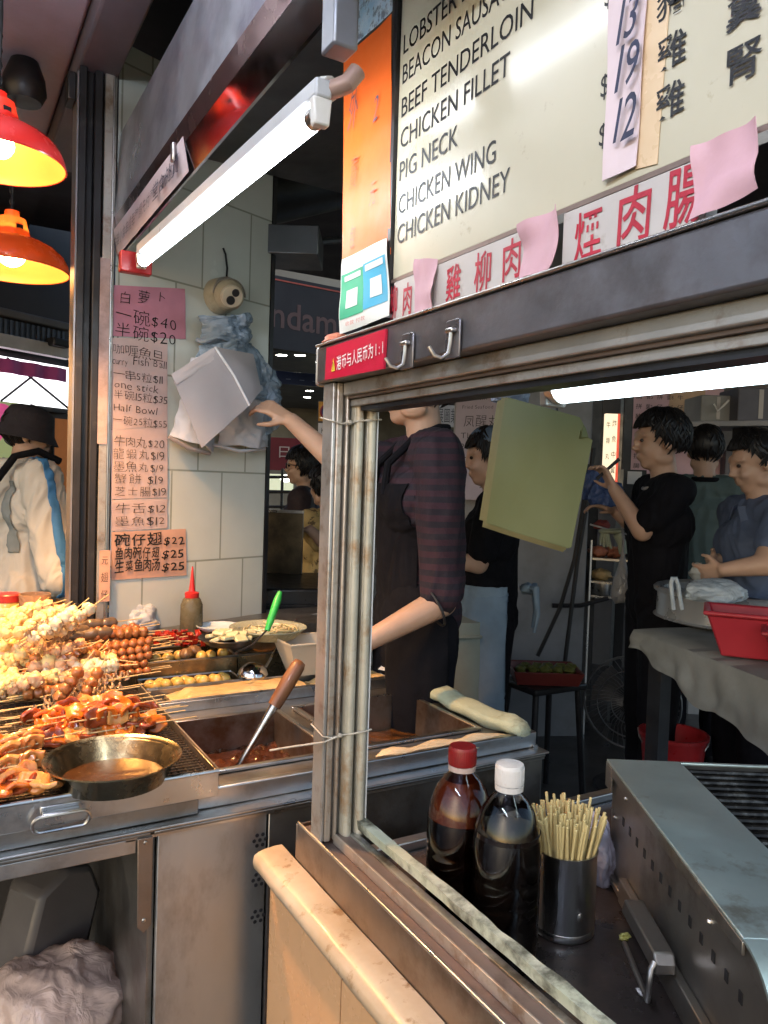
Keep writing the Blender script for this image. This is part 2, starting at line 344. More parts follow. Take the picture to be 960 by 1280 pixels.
# ------------------------------------------------------------------ shop window frame: post, header, sill (plane X=const, runs along Y)
YE = 1.19                                        # end of the window at the post
wf = thing('window_frame', 'worn aluminium sliding window frame around the sauce counter', 'window frame', (.62, .6, .8))
zb, zt = .868, 1.669
RIB = mat('aged_rib', (.52, .44, .36), .45, .55, .15, 9, dirt=((.22, .12, .06), 18, .5, .66, .8))
part('post', MB().box((.582, YE-.004, zb), (.589, YE+.036, zt)).box((.5895, YE+.004, zb), (.664, YE+.03, zt)), ALU, wf, bv=.002)
for x0, x1, dy in ((.5895, .6015, .006), (.607, .6125, .008)): part('post_rib', MB().box((x0, YE-dy, zb), (x1, YE+.0035, zt)), RIB, wf, bv=.0025)
CREAMRAIL = mat('yellowed_rail', (.50, .46, .36), .42, .25, .12, 9, dirt=((.26, .13, .04), 13, .46, .66, .85), bump=.1, bs=90)
for i, (x0, x1) in enumerate(((.620, .637), (.643, .660))):
    mb = MB(); yf = YE-.014-.004*i; mb.box((x0, yf, zb+.008), (x1, YE+.003, zt-.03)); mb.cyl(((x0+x1)/2, yf, zb+.008), ((x0+x1)/2, yf, zt-.03), (x1-x0)/2-.0005, n=12)
    part('sliding_stile', mb, CREAMRAIL, wf, bv=.0015)
part('stile_seal', MB().box((.6605, YE-.022, zb+.006), (.6625, YE+.002, zt-.03)), WHITEPL, wf)
part('fascia', MB().box((.572, -.35, 1.670), (.665, YE+.045, 1.7325)), BEAM, wf, bv=.004)
part('fascia_lip', MB().box((.568, -.35, 1.7328), (.668, YE+.046, 1.7375)), STEEL, wf, bv=.002)
part('upper_rail', MB().box((.5985, -.35, 1.647), (.664, YE-.0085, 1.6693)), ALU, wf, bv=.002)
part('rail_groove', MB().box((.6085, -.35, 1.6425), (.664, YE-.006, 1.6465)), ALU_B, wf)
part('lower_rail', MB().box((.615, -.35, 1.6300), (.664, YE-.0035, 1.642)), ALU, wf, bv=.0015)
part('head_seal', MB().box((.622, -.35, 1.622), (.660, YE-.03, 1.6298)), DARKM, wf)
zs = .868; zi = atX(590, 1146, .662).z
part('apron', MB().box((.578, -.35, .792), (.583, YE+.085, zs)).box((.578, YE+.0855, .792), (.664, YE+.090, zs-.002)), mat('apron_steel', (.34, .27, .22), .36, .9, .15, 4, dirt=((.12, .07, .04), 6, .48, .66, .75), bump=.08, bs=70), wf, bv=.001)
part('apron_lip', MB().cyl((.581, -.35, zs+.001), (.581, YE+.085, zs+.001), .003), STEEL, wf)
TR = mat('track_ridge', (.46, .45, .40), .4, .75, .12, 9, dirt=((.12, .10, .07), 10, .45, .62, .9), bump=.1, bs=80)
part('track_bed', MB().box((.5835, -.35, .80), (.664, YE+.08, zs-.006)), ALU_B, wf)
zr1 = atX(540, 1154, .609).z; zr2 = atX(545, 1136, .634).z
part('track_ridge', MB().box((.607, -.35, zs-.0055), (.611, YE-.005, zr1)), RIB, wf, bv=.001)
part('track_step', MB().box((.6112, -.35, zs-.0055), (.632, YE-.005, zr1-.003)), ALU_B, wf)
part('track_ridge', MB().box((.632, -.35, zs-.0055), (.636, YE-.012, zr2)), TR, wf, bv=.001)
part('track_step', MB().box((.6362, -.35, zs-.0055), (.648, YE-.012, zr2-.002)), TR, wf, bv=.001)
mb = MB()
def lipf(u, v):
    y = -.35+(YE-.018+.35)*u; x = .646+.0165*v+.0018*NZ.noise(V((y*26, 2, 0)))*v; z = zi+.001*v+.0015*NZ.noise(V((y*18, 7, v)))
    return (x, y, z)
mb.grid(lipf, 160, 4, thick=.016); part('mouldy_edge', mb, mat('mouldy_edge_strip', (.55, .56, .44), .42, .1, .15, 12, col2=(.42, .45, .33), dirt=((.05, .05, .035), 16, .44, .62, .9), bump=.2, bs=60), wf)
# marble ledge on the tiled counter front, steel corner, counter front
YC = 1.37
mb = MB(); prof = [(.5765, .780), (.5765, .801), (.560, .802), (.543, .8005), (.529, .797), (.521, .791), (.518, .783), (.518, .776), (.521, .768), (.530, .762), (.5765, .760)]
def ledge(mb, prof, y0, y1, ny):
    k = len(prof); o = []
    for j in range(ny+1):
        y = y0+(y1-y0)*j/ny
        for i, (x, z) in enumerate(prof): o.append((x+(.0016*NZ.noise(V((y*14, i*.7, 0))) if x < .57 else 0), y, z+.0012*NZ.noise(V((y*11, i*.9, 4)))))
    fs = [(j*k+i, j*k+(i+1) % k, (j+1)*k+(i+1) % k, (j+1)*k+i) for j in range(ny) for i in range(k)]+[tuple(range(k)), tuple(range(ny*k, ny*k+k))[::-1]]
    return mb.add(o, fs)
ctr = thing('sauce_counter', 'cream tiled shop counter with stained marble edge under the window', 'counter', (.9, .5, 0))
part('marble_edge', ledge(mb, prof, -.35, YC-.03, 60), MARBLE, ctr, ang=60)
CT = brick('lamplit_front_tiles', (.66, .38, .19), (.45, .27, .14), (.45, .36, .28), 1., .33, 3., .28, .002)  # warm lamp light is mixed into the cream tile colour, hence orange
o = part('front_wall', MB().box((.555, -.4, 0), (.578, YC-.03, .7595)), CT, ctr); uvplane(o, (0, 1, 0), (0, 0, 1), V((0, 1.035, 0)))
part('edge_seal', MB().box((.551, YC-.029, 0), (.579, YC-.022, .7595)), DARKM, ctr)
TOP = mat('brown_counter_top', (.036, .028, .026), .30, 0, .2, 6, dirt=((.10, .065, .05), 8, .5, .7, .5), bump=.12, bs=50, coat=.25)
part('counter_top', MB().box((.6645, -.4, .755), (1.62, 1.235, .785)), TOP, ctr, bv=.003)
part('back_lip', MB().box((.6645, 1.236, .745), (1.62, 1.262, .803)), STEEL, ctr, bv=.003)
part('body', MB().box((.60, -.35, .05), (1.55, 1.22, .744)), DARKM, ctr)
# ties round the post
STR = mat('string', (.55, .48, .38), .7, 0, .2, 40)
def tie(z, tail, nm, lab):
    y = YE; p = [(.579, y+.038, z+.008), (.579, y-.008, z), (.595, y-.0105, z-.004), (.612, y-.013, z-.001), (.63, y-.025, z+.003), (.652, y-.031, z+.006), (.6645, y-.028, z+.007)]
    mb = MB().tube(p, .0016, 6); mb.ball((.610, y-.014, z-.001), .0045, 8, nz=.2, seed=3)
    if tail: mb.tube([(.610, y-.014, z-.001), (.58, y-.012, z-.009), (.54, y+.03, z-.024), (.51, y+.06, z-.036)], [.0016, .0016, .0018, .0018], 6)
    solo(nm, mb, STR, lab, 'string', 'strings round the window post')
tie(atX(432, 528, .61).z, False, 'post_string', 'thin string tied round the top of the aluminium post')
tie(atX(430, 922, .61).z, True, 'post_string', 'string knotted low round the post with a loose tail')
# ------------------------------------------------------------------ menu board, papers and notices above the header (face the street, -X)
XB = .605
def boardM(p, lift=0.): return frame((p.x-lift, p.y, p.z), (0, -1, 0), (0, 0, 1))
yL = atX(494, 250, XB).y; yR = -.30
b0 = atX(703, 262, XB).z
bd = thing('menu_board', 'large cream menu board with black English and Chinese dish names above the window', 'menu board', (XB+.012, .4, b0))
part('panel', MB().box((XB, yR, b0), (XB+.02, yL, 2.62)), CREAM, bd, bv=.002)
part('side_trim', MB().box((XB-.006, yL+.0005, b0-.05), (XB+.02, yL+.010, 2.62)), DARKM, bd)
part('bottom_trim', MB().box((XB-.003, yR, b0-.006), (XB+.018, yL, b0-.0005)), ALU_B, bd)
rows = [('LOBSTER BALLS', 503, 70, 600, None), ('BEACON SAUSAGE', 501, 108, None, (635, 35)), ('BEEF TENDERLOIN', 500, 149, 661, (661, 75)), ('CHICKEN FILLET', 499, 188, 633, (633, 133)),
        ('PIG NECK', 498, 228, 570, (570, 198)), ('CHICKEN WING', 498, 269, 619, (619, 219)), ('CHICKEN KIDNEY', 497, 306, 637, (637, 246))]
y0s = atX(497, 306, XB).y
wid = {'LOBSTER BALLS': .240, 'BEACON SAUSAGE': .272, 'BEEF TENDERLOIN': 0, 'CHICKEN FILLET': 0, 'PIG NECK': 0, 'CHICKEN WING': 0, 'CHICKEN KIDNEY': 0}
for s_, px, py, _e, e in rows:
    p = atX(px, py, XB); w = wid[s_] or (p.y-atX(e[0], e[1], XB).y)
    mb = MB(); write(mb, s_, boardM(V((XB, y0s, p.z))), w, .0295, thin=.004, lift=.0008); part('lettering', mb, INK, bd, ang=0)
for ch, px, py, h in (('豬', 822, 28, .036), ('雞', 822, 92, .036), ('雞', 820, 153, .036), ('翼', 909, 40, .036), ('腎', 909, 107, .036), ('頸', 909, -20, .036)):
    p = atX(px, py, XB); mb = MB(); write(mb, ch, boardM(p), h*.95, h*.72, lift=.0022, thin=.008); part('lettering', mb, INK, bd, ang=0)
for px, py in ((751, 123), (749, 184), (756, 10)):
    p = atX(px, py, XB); mb = MB(); write(mb, '$', boardM(p), .011, .024, lift=.0008); part('lettering', mb, INK, bd, ang=0)
def sheetP(nm, mb, m, lab, cat, grp=None): return solo(nm, mb, m, lab, cat, grp, ang=60)
def paper(corners, X, lift=.002, curl=.004, seed=0, n=8, th=.0008):
    """sheet through four picture corners (TL,TR,BR,BL) on the plane X, slightly curled"""
    P = [atX(x, y, X-lift) for x, y in corners]; mb = MB()
    def fn(u, v):
        p = P[0]*(1-u)*(1-v)+P[1]*u*(1-v)+P[2]*u*v+P[3]*(1-u)*v
        p = p.copy(); p.x -= curl*(.5+NZ.noise(V((u*2.2+seed, v*2.2, seed*1.3))))*(.3+abs(u-.5)+abs(v-.5)); return p
    return mb.grid(fn, n, n, thick=th), P
# price strip
mb, P = paper([(768, -30), (812, -30), (797, 208), (757, 228)], XB, .003, .004, 2, 10)
t = thing('price_strip', 'pale pink strip of handwritten prices taped over the menu board', 'price strip', (XB-.003, P[2].y, P[2].z)); part('paper', mb, mat('pale_pink_paper', (.68, .55, .56), .55, 0, .06, 9), t)
mb = MB()
for s_, x0, y0, x1, c in (('13', 772, 56, 799, .042), ('19', 770, 115, 801, .044), ('12', 768, 180, 798, .044)):
    p = atX(x0, y0, XB-.012); q = atX(x1, y0-16, XB-.012); write(mb, s_, boardM(p), p.y-q.y, c, thin=.004, hand=.12, slant=.2, rnd=random.Random(x0))
part('handwriting', mb, INKB, t, ang=0)
mb, P = paper([(806, -30), (840, -30), (822, 205), (795, 212)], XB, .0008, .0002, 5, 6); sheetP('tape_strip', mb, mat('old_tape', (.70, .52, .33), .3, 0, .06, 7), 'brownish tape strip along the right of the handwritten prices', 'tape')
# row of red dish placards under the board
zp0, zp1 = 1.7395, b0-.007
def placard(x0, x1, txt, lab):
    a = atX(x0[0], x0[1], XB-.004); b = atX(x1[0], x1[1], XB-.004)
    t = thing('dish_placard', lab, 'placard', (XB, (a.y+b.y)/2, zp0), 0, 'white placards with red dish names'); part('plate', MB().box((XB-.004, b.y, zp0), (XB+.012, a.y, zp1)), LABELW, t, bv=.001)
    [part('handwriting', q, REDINK, t, ang=0) for q in txt]; return t
def chars(lst, h=.052):
    return [write(MB(), ch, boardM(atX(px, py-6, XB-.004)), w, h*.72, thin=.012, hand=.10, lift=.001, rnd=random.Random(px)) for ch, px, py, w in lst]
placard((491, 398), (539, 375), chars([('柳', 487, 402, .024), ('肉', 503, 398, .028)]), 'white placard with partly covered red word below the left end of the menu')
placard((541, 374), (661, 318), chars([('扒', 529, 388, .026), ('雞', 556, 381, .040), ('柳', 592, 368, .038), ('肉', 627, 354, .038)]), 'white placard with red characters for chicken fillet between two pink papers')
placard((703, 305), (884, 232), chars([('煙', 715, 332, .047), ('肉', 770, 310, .046), ('腸', 828, 288, .048)], .059), 'white placard with red characters for smoked sausage by the largest pink paper')
for c, lab, sd in (([(524, 325), (547, 324), (545, 388), (521, 394)], 'smallest narrow pink paper stuck on the placard row', 1), ([(655, 283), (703, 257), (700, 334), (652, 350)], 'mid sized pink paper between the two placards', 2), ([(872, 186), (953, 148), (950, 236), (869, 279)], 'largest pink paper at the right end of the placards', 3)):
    mb, P = paper(c, XB-.004, .004, .010, sd*3.3, 10); sheetP('pink_paper', mb, PINKP, lab, 'paper', 'pink papers on the dish placards')
# orange paper, transfer poster, torn blue poster at the left end of the board
XO = XB-.002
mb, P = paper([(431, 74), (491, 18), (489, 318), (429, 338)], XO, .002, .002, 4, 10)
t = thing('orange_notice', 'long orange paper with faded handwriting left of the menu board', 'notice', (XO, P[2].y, P[3].z)); part('paper', mb, ORANGEP, t)
mb = MB(); FADED = mat('faded_marker', (.10, .09, .15), .5, 0, .1, 20); FAD2 = mat('bleached_marker', (.40, .11, .05), .5, 0, .1, 20)
for ch, px, py, w, h in (('外', 436, 160, .034, .05), ('2', 466, 155, .022, .045)): write(mb, ch, boardM(atX(px, py, XO-.006)), w, h, thin=-.012, hand=.3, rnd=random.Random(px), slant=.15)
part('handwriting', mb, FADED, t, ang=0); mb = MB()
for ch, px, py, w, h in (('賣', 437, 236, .028, .04), ('元', 461, 260, .026, .038), ('包', 437, 310, .022, .03)): write(mb, ch, boardM(atX(px, py, XO-.006)), w, h, thin=-.012, hand=.3, rnd=random.Random(px+1), slant=.15)
part('handwriting', mb, FAD2, t, ang=0)
# payment poster (code squares left blank)
PM = [mat('poster_green', (.045, .36, .20), .4, 0, .05, 9), mat('poster_blue', (.03, .32, .50), .4, 0, .05, 9), mat('poster_white', (.62, .62, .58), .4, 0, .06, 9)]
mb, P = paper([(429, 325), (485, 298), (490, 395), (426, 418)], XO, .005, .004, 6, 12)
t = thing('payment_poster', 'small green and blue payment poster with blank code squares at the header corner', 'poster', (XO, P[2].y, P[3].z)); part('paper', mb, PM[2], t)
def sub(u0, u1, v0, v1, lift):
    m2 = MB()
    def fn(u, v):
        a, b = u0+(u1-u0)*u, v0+(v1-v0)*v; p = P[0]*(1-a)*(1-b)+P[1]*a*(1-b)+P[2]*a*b+P[3]*(1-a)*b; p = p.copy()
        p.x -= .004*(.5+NZ.noise(V((a*2.2+6, b*2.2, 7.8))))*(.3+abs(a-.5)+abs(b-.5))+lift; return p
    return m2.grid(fn, 8, 8, thick=.0003)
part('green_panel', sub(.02, .50, .22, .82, .0012), PM[0], t); part('blue_panel', sub(.505, .97, .20, .80, .0012), PM[1], t)
for u0, u1, v0, v1 in ((.15, .39, .46, .70), (.65, .87, .43, .68), (.10, .46, .26, .33), (.56, .93, .23, .31)): part('white_panel', sub(u0, u1, v0, v1, .0020), PM[2], t)
mb = MB(); write(mb, '微信支付', boardM(atX(440, 336, XO-.013)), .026, .008, hand=.02); part('print', mb, INK, t, ang=0)
mb = MB(); write(mb, '收款 付款', boardM(atX(432, 408, XO-.013)), .07, .006, hand=.02); part('print', mb, mat('poster_red', (.6, .16, .1), .5), t, ang=0)
mb, P = paper([(432, 6), (492, -40), (491, 14), (431, 70)], XO, .003, .003, 9, 8)
sheetP('torn_poster', mb, mat('torn_poster_print', (.62, .68, .72), .4, 0, .1, 30, col2=(.28, .46, .60), dirt=((.04, .05, .08), 60, .5, .6, .8)), 'torn pale blue and white poster above the orange paper', 'poster')
# red exchange rate plate
rd = thing('exchange_rate_plate', 'small red plate with white exchange rate writing and warning triangle', 'plate', (.57, YE, 1.69))
P4 = [atX(x, y, .567) for x, y in ((408, 435), (482, 411), (479, 461), (406, 475))]
m_ = MB().add(P4+[p+V((.004, 0, 0)) for p in P4], [(0, 1, 2, 3), (7, 6, 5, 4), (0, 4, 5, 1), (1, 5, 6, 2), (2, 6, 7, 3), (3, 7, 4, 0)])
part('plate_face', m_, mat('red_plate', (.55, .012, .045), .35, 0, .05, 8, coat=.4), rd)
mb = MB(); p = atX(421, 462, .566); q = atX(480, 441, .566); M_ = frame(p, (q-p).normalized(), (0, 0, 1)); write(mb, '港币与人民币为 1 : 1', M_, (q-p).length, .018, thin=.006, hand=.03, lift=.0012)
part('writing', mb, mat('white_writing', (.75, .72, .70), .5), rd, ang=0)
p = atX(415, 465, .566); mb = MB(); mb.add([(0, 0, .0012), (.0135, 0, .0012), (.0068, .022, .0012)], [(0, 1, 2)], 0, frame(p, (q-p).normalized(), (0, 0, 1)))
part('warning_triangle', mb, mat('warning_yellow', (.75, .55, .05), .5), rd, ang=0)
mb = MB(); M3 = frame(p, (q-p).normalized(), (0, 0, 1)); mb.add([(.0062, .006, .0018), (.0074, .006, .0018), (.0079, .015, .0018), (.0057, .015, .0018)], [(0, 1, 2, 3)], 0, M3).add([(.0060, .0025, .0018), (.0076, .0025, .0018), (.0076, .0045, .0018), (.0060, .0045, .0018)], [(0, 1, 2, 3)], 0, M3)
part('mark', mb, INK, rd, ang=0)
# adhesive wall hooks
for (px, py), lab in (((511, 440), 'chrome adhesive hook on the header, next to the red plate'), ((568, 425), 'chrome adhesive hook on the header, further from the red plate')):
    p = atX(px, py, .571); t = thing('adhesive_hook', lab, 'hook', p, 0, 'chrome hooks on the window header')
    x = p.x; y, z = p.y, p.z
    part('backing_plate', MB().prism([(-.016, -.024), (.016, -.024), (.016, .024), (.012, .026), (-.012, .026), (-.016, .024)], 0, .003, 0, frame((x-.0005, y, z), (0, -1, 0), (0, 0, 1))), mat('hook_plate', (.20, .19, .20), .3, .8, .1, 9), t, bv=.001)
    part('clip', MB().box((x-.012, y-.010, z+.008), (x-.003, y+.006, z+.014)), STEEL, t, bv=.002)
    part('hook_wire', MB().tube([(x-.008, y-.003, z+.012), (x-.008, y-.002, z-.004), (x-.009, y, z-.018), (x-.016, y+.004, z-.024), (x-.024, y+.009, z-.021), (x-.030, y+.013, z-.010)], .0026, 8), STEEL, t)
mb = MB().box((.574, YE+.0465, 1.667), (.66, YE+.058, 1.736)); solo('corner_cap', mb, ALU, 'grey end cap on the header corner behind the red plate', 'cap', bv=.006)
mb = MB().ball((.60, YE+.03, 1.747), (.02, .03, .012), 12, nz=.15); solo('crumpled_tape', mb, mat('orange_tape', (.6, .2, .12), .4, 0, .1, 20), 'crumpled orange tape lying on the header corner', 'tape')
# ------------------------------------------------------------------ steel hood with its tube lamp
XH = .47
def onH(x, y): return atX(x, y, XH)
yF, yN = 2.452, .62
z0 = onH(145, 327).z; z1 = onH(145, 270).z-.012; z2 = z1+.034; z3 = 2.525
hd = thing('steel_hood', 'stained steel cooking hood above the tube lamp and food trays', 'hood', (.8, 1.6, 2.1))
HM = mat('hood_steel', (.46, .48, .54), .34, .75, .15, 2.2, dirt=((.16, .15, .20), 4, .46, .62, .7), bump=.08, bs=25)
HM = mat('hood_steel', (.46, .48, .54), .34, .75, .15, 2.2, dirt=((.16, .15, .20), 4, .46, .62, .7), bump=.08, bs=25)
def hoodstrip(nm, m, xa, za_, xb, zb3, th=.006):
    """one folded steel strip of the hood, running along Y from (xa,za_) up to (xb,zb3)"""
    mb = MB(); mb.add([(xa, yN, za_), (xa, yF, za_), (xb, yF, zb3), (xb, yN, zb3), (xa+th, yN, za_), (xa+th, yF, za_), (xb+th, yF, zb3), (xb+th, yN, zb3)], [(0, 1, 2, 3), (7, 6, 5, 4), (0, 3, 7, 4), (1, 5, 6, 2), (3, 2, 6, 7), (0, 4, 5, 1)]); return part(nm, mb, m, hd)
XT = XH-.018; z1 = atX(145, 292, XT).z; z2 = atX(145, 268, XT-.004).z
hoodstrip('lower_fascia', mat('mirror_steel', (.55, .55, .57), .12, 1., .08, 3, dirt=((.25, .2, .2), 6, .55, .75, .6)), XH, z0, XT, z1)
hoodstrip('folded_lip', mat('lamp_reflection_steel', (.26, .17, .17), .24, .95, .15, 3, dirt=((.12, .07, .06), 5, .5, .7, .7)), XT, z1+.001, XT-.004, z2)  # the red lamp's reflection is put into the lip colour as red-brown
hoodstrip('upper_panel', HM, XT-.002, z2+.001, XH-.004, z3)
part('top', MB().add([(XH+.016, yN, z3-.01), (XH+.016, yF, z3-.01), (2.1, yF+.6, 2.75), (2.1, yN, 2.75), (XH+.016, yN, z3-.004), (XH+.016, yF, z3-.004), (2.1, yF+.6, 2.756), (2.1, yN, 2.756)], [(0, 1, 2, 3), (7, 6, 5, 4), (0, 3, 7, 4), (1, 5, 6, 2), (3, 2, 6, 7), (0, 4, 5, 1)]), mat('hood_inside', (.12, .125, .13), .45, .6, .2, 3), hd)
RODS = MB().cyl((XH+.08, 1.92, 2.50), (XH+.08, 1.92, 3.0), .007); part('hanger_rod', RODS, STEEL, hd)
part('hanger_clip', MB().box((XT-.012, 1.735, z1-.02), (XT-.005, 1.755, z1+.02)), STEEL, hd, bv=.002)
# long paper strip stuck on the fascia
pa, pb = onH(149, 296), onH(241, 192)
t = thing('hood_paper_strip', 'long white strip of close handwriting stuck along the lower hood edge', 'paper strip', (XH-.002, (pa.y+pb.y)/2, z0))
za, zb2 = onH(149, 322).z, onH(149, 293).z
def fn(u, v):
    y = pa.y+(pb.y-pa.y)*u; dz = .004*NZ.noise(V((u*9, 1, 0))) if v > .5 else 0
    return (XH-.0215+.014*v-.0015*NZ.noise(V((u*5, v*2, 3))), y, (zb2-.0)+(za-zb2)*v+dz)
part('paper', MB().grid(fn, 30, 3, thick=.0008), mat('strip_paper', (.60, .52, .58), .55, 0, .06, 7), t)
mb = MB(); M_ = frame((XH-.0205, pa.y-.03, za+.014), (0, -1, 0), (0, 0, 1))
write(mb, '牛雜小食串燒每款請先付款', M_, .50, .030, hand=.12, thin=-.01); M_ = frame((XH-.0205, pa.y-.58, za+.014), (0, -1, 0), (0, 0, 1)); write(mb, '(歡迎)', M_, .14, .026, hand=.12, thin=-.01)
M_ = frame((XH-.0205, pb.y+.27, za+.014), (0, -1, 0), (0, 0, 1)); write(mb, '堂食外賣', M_, .24, .032, hand=.12)
part('handwriting', mb, INKB, t, ang=0)
# tube lamp under the fascia
tl_drop = 0; TUBE = glow('tube_light', (.90, .96, 1.0), 22.)
BAT = mat('lamp_batten', (.50, .52, .55), .35, 0, .05, 9)
tl, tr_ = atX(178, 327, XH-.016), atX(397, 146, XH-.016)
tl.y = min(tl.y, 2.36)
def tube_lamp(name, label, p, q, r, drop, mt, up=.03, w=.03, ends=True):
    """a batten from p to q with a glowing tube held `drop` below it"""
    p, q = V(p), V(q); d = (q-p).normalized(); t = thing(name, label, 'tube lamp', (p+q)/2); sx = V((-d.y, d.x, 0)).normalized()
    part('tube', MB().tube([p+d*.012, q-d*.012], r, 16), mt, t, ang=60)
    M_ = frame(p, d, sx); L = (q-p).length
    zc = drop
    part('batten', MB().box((-.018, -w, zc), (L+.018, w, zc+up), 0, M_), BAT, t, bv=.004)
    for x in (-.009, L+.009):
        e = MB().prism([(-r*.8, -r*1.15), (r*.8, -r*1.15), (r*1.0, zc+.001), (-r*1.0, zc+.001)], -.008, .008, 0, frame(p+d*x, sx, (0, 0, 1)))
        part('lamp_holder', e, WHITEPL, t, bv=.003)
        c = p+d*(.0 if x < 0 else L); k = d*(.014 if x < 0 else -.014); part('end_cap', MB().tube([c-k*.3, c+k], r*1.04, 16), STEEL, t)
    return t
tube_lamp('tube_lamp', 'bright white tube lamp mounted along the lower edge of the steel hood', (XH-.016, tl.y, tl.z), (XH-.016, tr_.y, tr_.z), .0145, .020, TUBE, .026, .013)
LR = MB(); LR.box((XH-.062, tl.y+.045, tl.z-.02), (XH+.02, tl.y+.075, tl.z+.035)); solo('red_lamp_bracket', LR, REDPL, 'red bracket at the far end of the hood tube lamp', 'bracket', bv=.004)
mb = MB(); a = atX(418, 70, XH+.0); mb.box((XH-.016, a.y-.03, a.z), (XH+.022, a.y+.012, a.z+.16)); solo('ballast_box', mb, mat('ballast_grey', (.22, .23, .26), .4, .5, .1, 6), 'dark grey ballast box hanging at the near end of the hood lamp', 'ballast box', bv=.004)
a = atX(408, 112, XH-.01); t = thing('pipe_elbow', 'short brownish pipe elbow beside the near end of the hood lamp', 'pipe', a); mb = MB()
part('pipe', MB().tube([a+V((.0, .03, .012)), a+V((.012, .0, .004)), a+V((.026, -.012, .010)), a+V((.04, -.014, .03))], .013, 12), mat('pipe_brown', (.33, .22, .18), .45, .2, .1, 9), t)
part('collar', MB().tube([a+V((.004, .019, .0095)), a+V((.009, .006, .006))], .0165, 14), WHITEPL, t)
# tube lamp inside the shop, right behind the window header
XI = .86
p, q = atX(697, 484, XI), atX(1010, 452, XI)
q.z = p.z-.003
TUBE2 = glow('inner_tube_light', (.76, .93, 1.0), 5.6)
tube_lamp('tube_lamp', 'bright white tube lamp inside the shop close behind the window header', p, (XI, -.28, p.z-.006), .027, .030, TUBE2, .020, .030)
# duct and rail below the hood's inside
p = at(305, 318, 3.0); mb = MB(); M_ = frame(p, RT.xy.to_3d(), (0, 0, 1))
solo('duct_box', mb.box((0, -.055, 0), (.31, .05, .22), 0, M_), mat('duct_steel', (.20, .215, .23), .4, .85, .12, 4), 'small grey duct box under the hood beside the pillar top', 'duct', bv=.004)
p = at(195, 318, 2.72); q = at(428, 300, 3.1); solo('support_rail', MB().tube([p, q], .014, 8), mat('rail_steel', (.16, .17, .18), .4, .8, .1, 5), 'thin dark rail running behind the duct box under the hood', 'rail')
HI = mat('duct_dark', (.06, .065, .07), .45, .5, .2, 3)
p = at(338, 240, 3.3); solo('exhaust_duct', MB().tube([at(200, 262, 3.2), at(440, 215, 3.9)], .16, 20), HI, 'big dark exhaust duct crossing the inside of the hood', 'duct')

# ------------------------------------------------------------------ red heat lamps over the skewers
SHR = mat('red_shade', (.62, .03, .028), .22, 0, .08, 5, coat=.6); SHI = mat('shade_enamel', (.82, .46, .16), .4, 0, .05, 6)
BULB = glow('heat_bulb', (1., .60, .22), 40.)
def glowing_shade(m, col, k):
    t = m.node_tree; N = t.nodes; b = N['Principled BSDF']; tr = N.new('ShaderNodeBsdfTranslucent'); tr.inputs[0].default_value = (*col, 1); mx = N.new('ShaderNodeMixShader'); mx.inputs[0].default_value = k
    t.links.new(b.outputs[0], mx.inputs[1]); t.links.new(tr.outputs[0], mx.inputs[2]); t.links.new(mx.outputs[0], N['Material Output'].inputs[0])
glowing_shade(SHR, (.95, .12, .09), .12); glowing_shade(SHI, (.9, .55, .3), .12)
SHO = mat('orange_red_shade', (.70, .10, .025), .25, 0, .08, 5, coat=.6); glowing_shade(SHO, (1., .38, .10), .25)
def heat_lamp(p, R, label, top, tilt=0., power=150, shm=None):
    t = thing('heat_lamp', label, 'heat lamp', p, 0, 'red heat lamps over the skewers'); k = R/.15
    pr = [(.150, 0), (.1505, .008), (.146, .035), (.134, .066), (.112, .094), (.085, .113), (.060, .124), (.047, .130), (.045, .150), (.040, .172)]
    M_ = Matrix.Translation(V(p)) @ Matrix.Rotation(tilt, 4, 'Y') @ Matrix.Diagonal((k, k, k*.70, 1))
    shm = shm or SHR; part('shade', MB().lathe(pr, 48, 0, M_), shm, t, ang=60)
    part('shade_lining', MB().lathe([(r-.003 if r > .05 else r-.004, z+(.0005 if i == 0 else -.003)) for i, (r, z) in enumerate(pr[:-1])], 48, 0, M_), SHI, t, ang=60)
    part('rim', MB().tube([M_ @ V((.1495*cos(a*pi/24), .1495*sin(a*pi/24), .001)) for a in range(48)], .0022*k, 6, closed=True), shm, t)
    part('collar', MB().lathe([(.0405, .171), (.036, .20), (.020, .204), (.018, .23), (.0001, .232)], 20, 0, M_), shm, t)
    for a in (.4, .4+pi/2, .4+pi, .4+1.5*pi):
        part('collar_slot', MB().box((.0365, -.009, .152), (.0435, .009, .169), 0, M_ @ Matrix.Rotation(a, 4, 'Z')), DARKM, t)
    part('bulb', MB().ball((0, 0, 0), (.036, .036, .046), 18, M=M_ @ Matrix.Translation((0, 0, .060))), BULB, t, ang=80)
    c = M_ @ V((0, 0, .23)); part('cord', MB().tube([c, V((c.x+.004, c.y, (c.z+top)/2)), V((c.x, c.y, top))], .004, 6), RUBBER, t)
    ln = MB()
    for i in range(9): ln.tube([(c.x+.007*cos(a*pi/4)*(1 if i % 2 else .35), c.y+.007*cos(a*pi/4)*(.35 if i % 2 else 1), c.z+.012+i*.017+.011*sin(a*pi/4)) for a in range(8)], .0016, 5, closed=True)
    part('chain', ln, DARKM, t)
    ld = bpy.data.lights.new('heat_light', 'SPOT'); ld.energy = power; ld.color = (1, .50, .17); ld.spot_size = radians(112); ld.spot_blend = .6; ld.shadow_soft_size = .04
    lo = bpy.data.objects.new('heat_light', ld); COL.objects.link(lo); lo.parent = t; lo.location = (0, 0, .012*k)
    return t
h1 = at(-3, 203, 1.80); h2 = at(14, 338, 2.40)
heat_lamp(h1, .150, 'red heat lamp with glowing bulb, the nearer and larger one in the picture', 2.75)
heat_lamp(h2, .170, 'orange red heat lamp further back, glowing yellow inside', 2.75, shm=SHO)
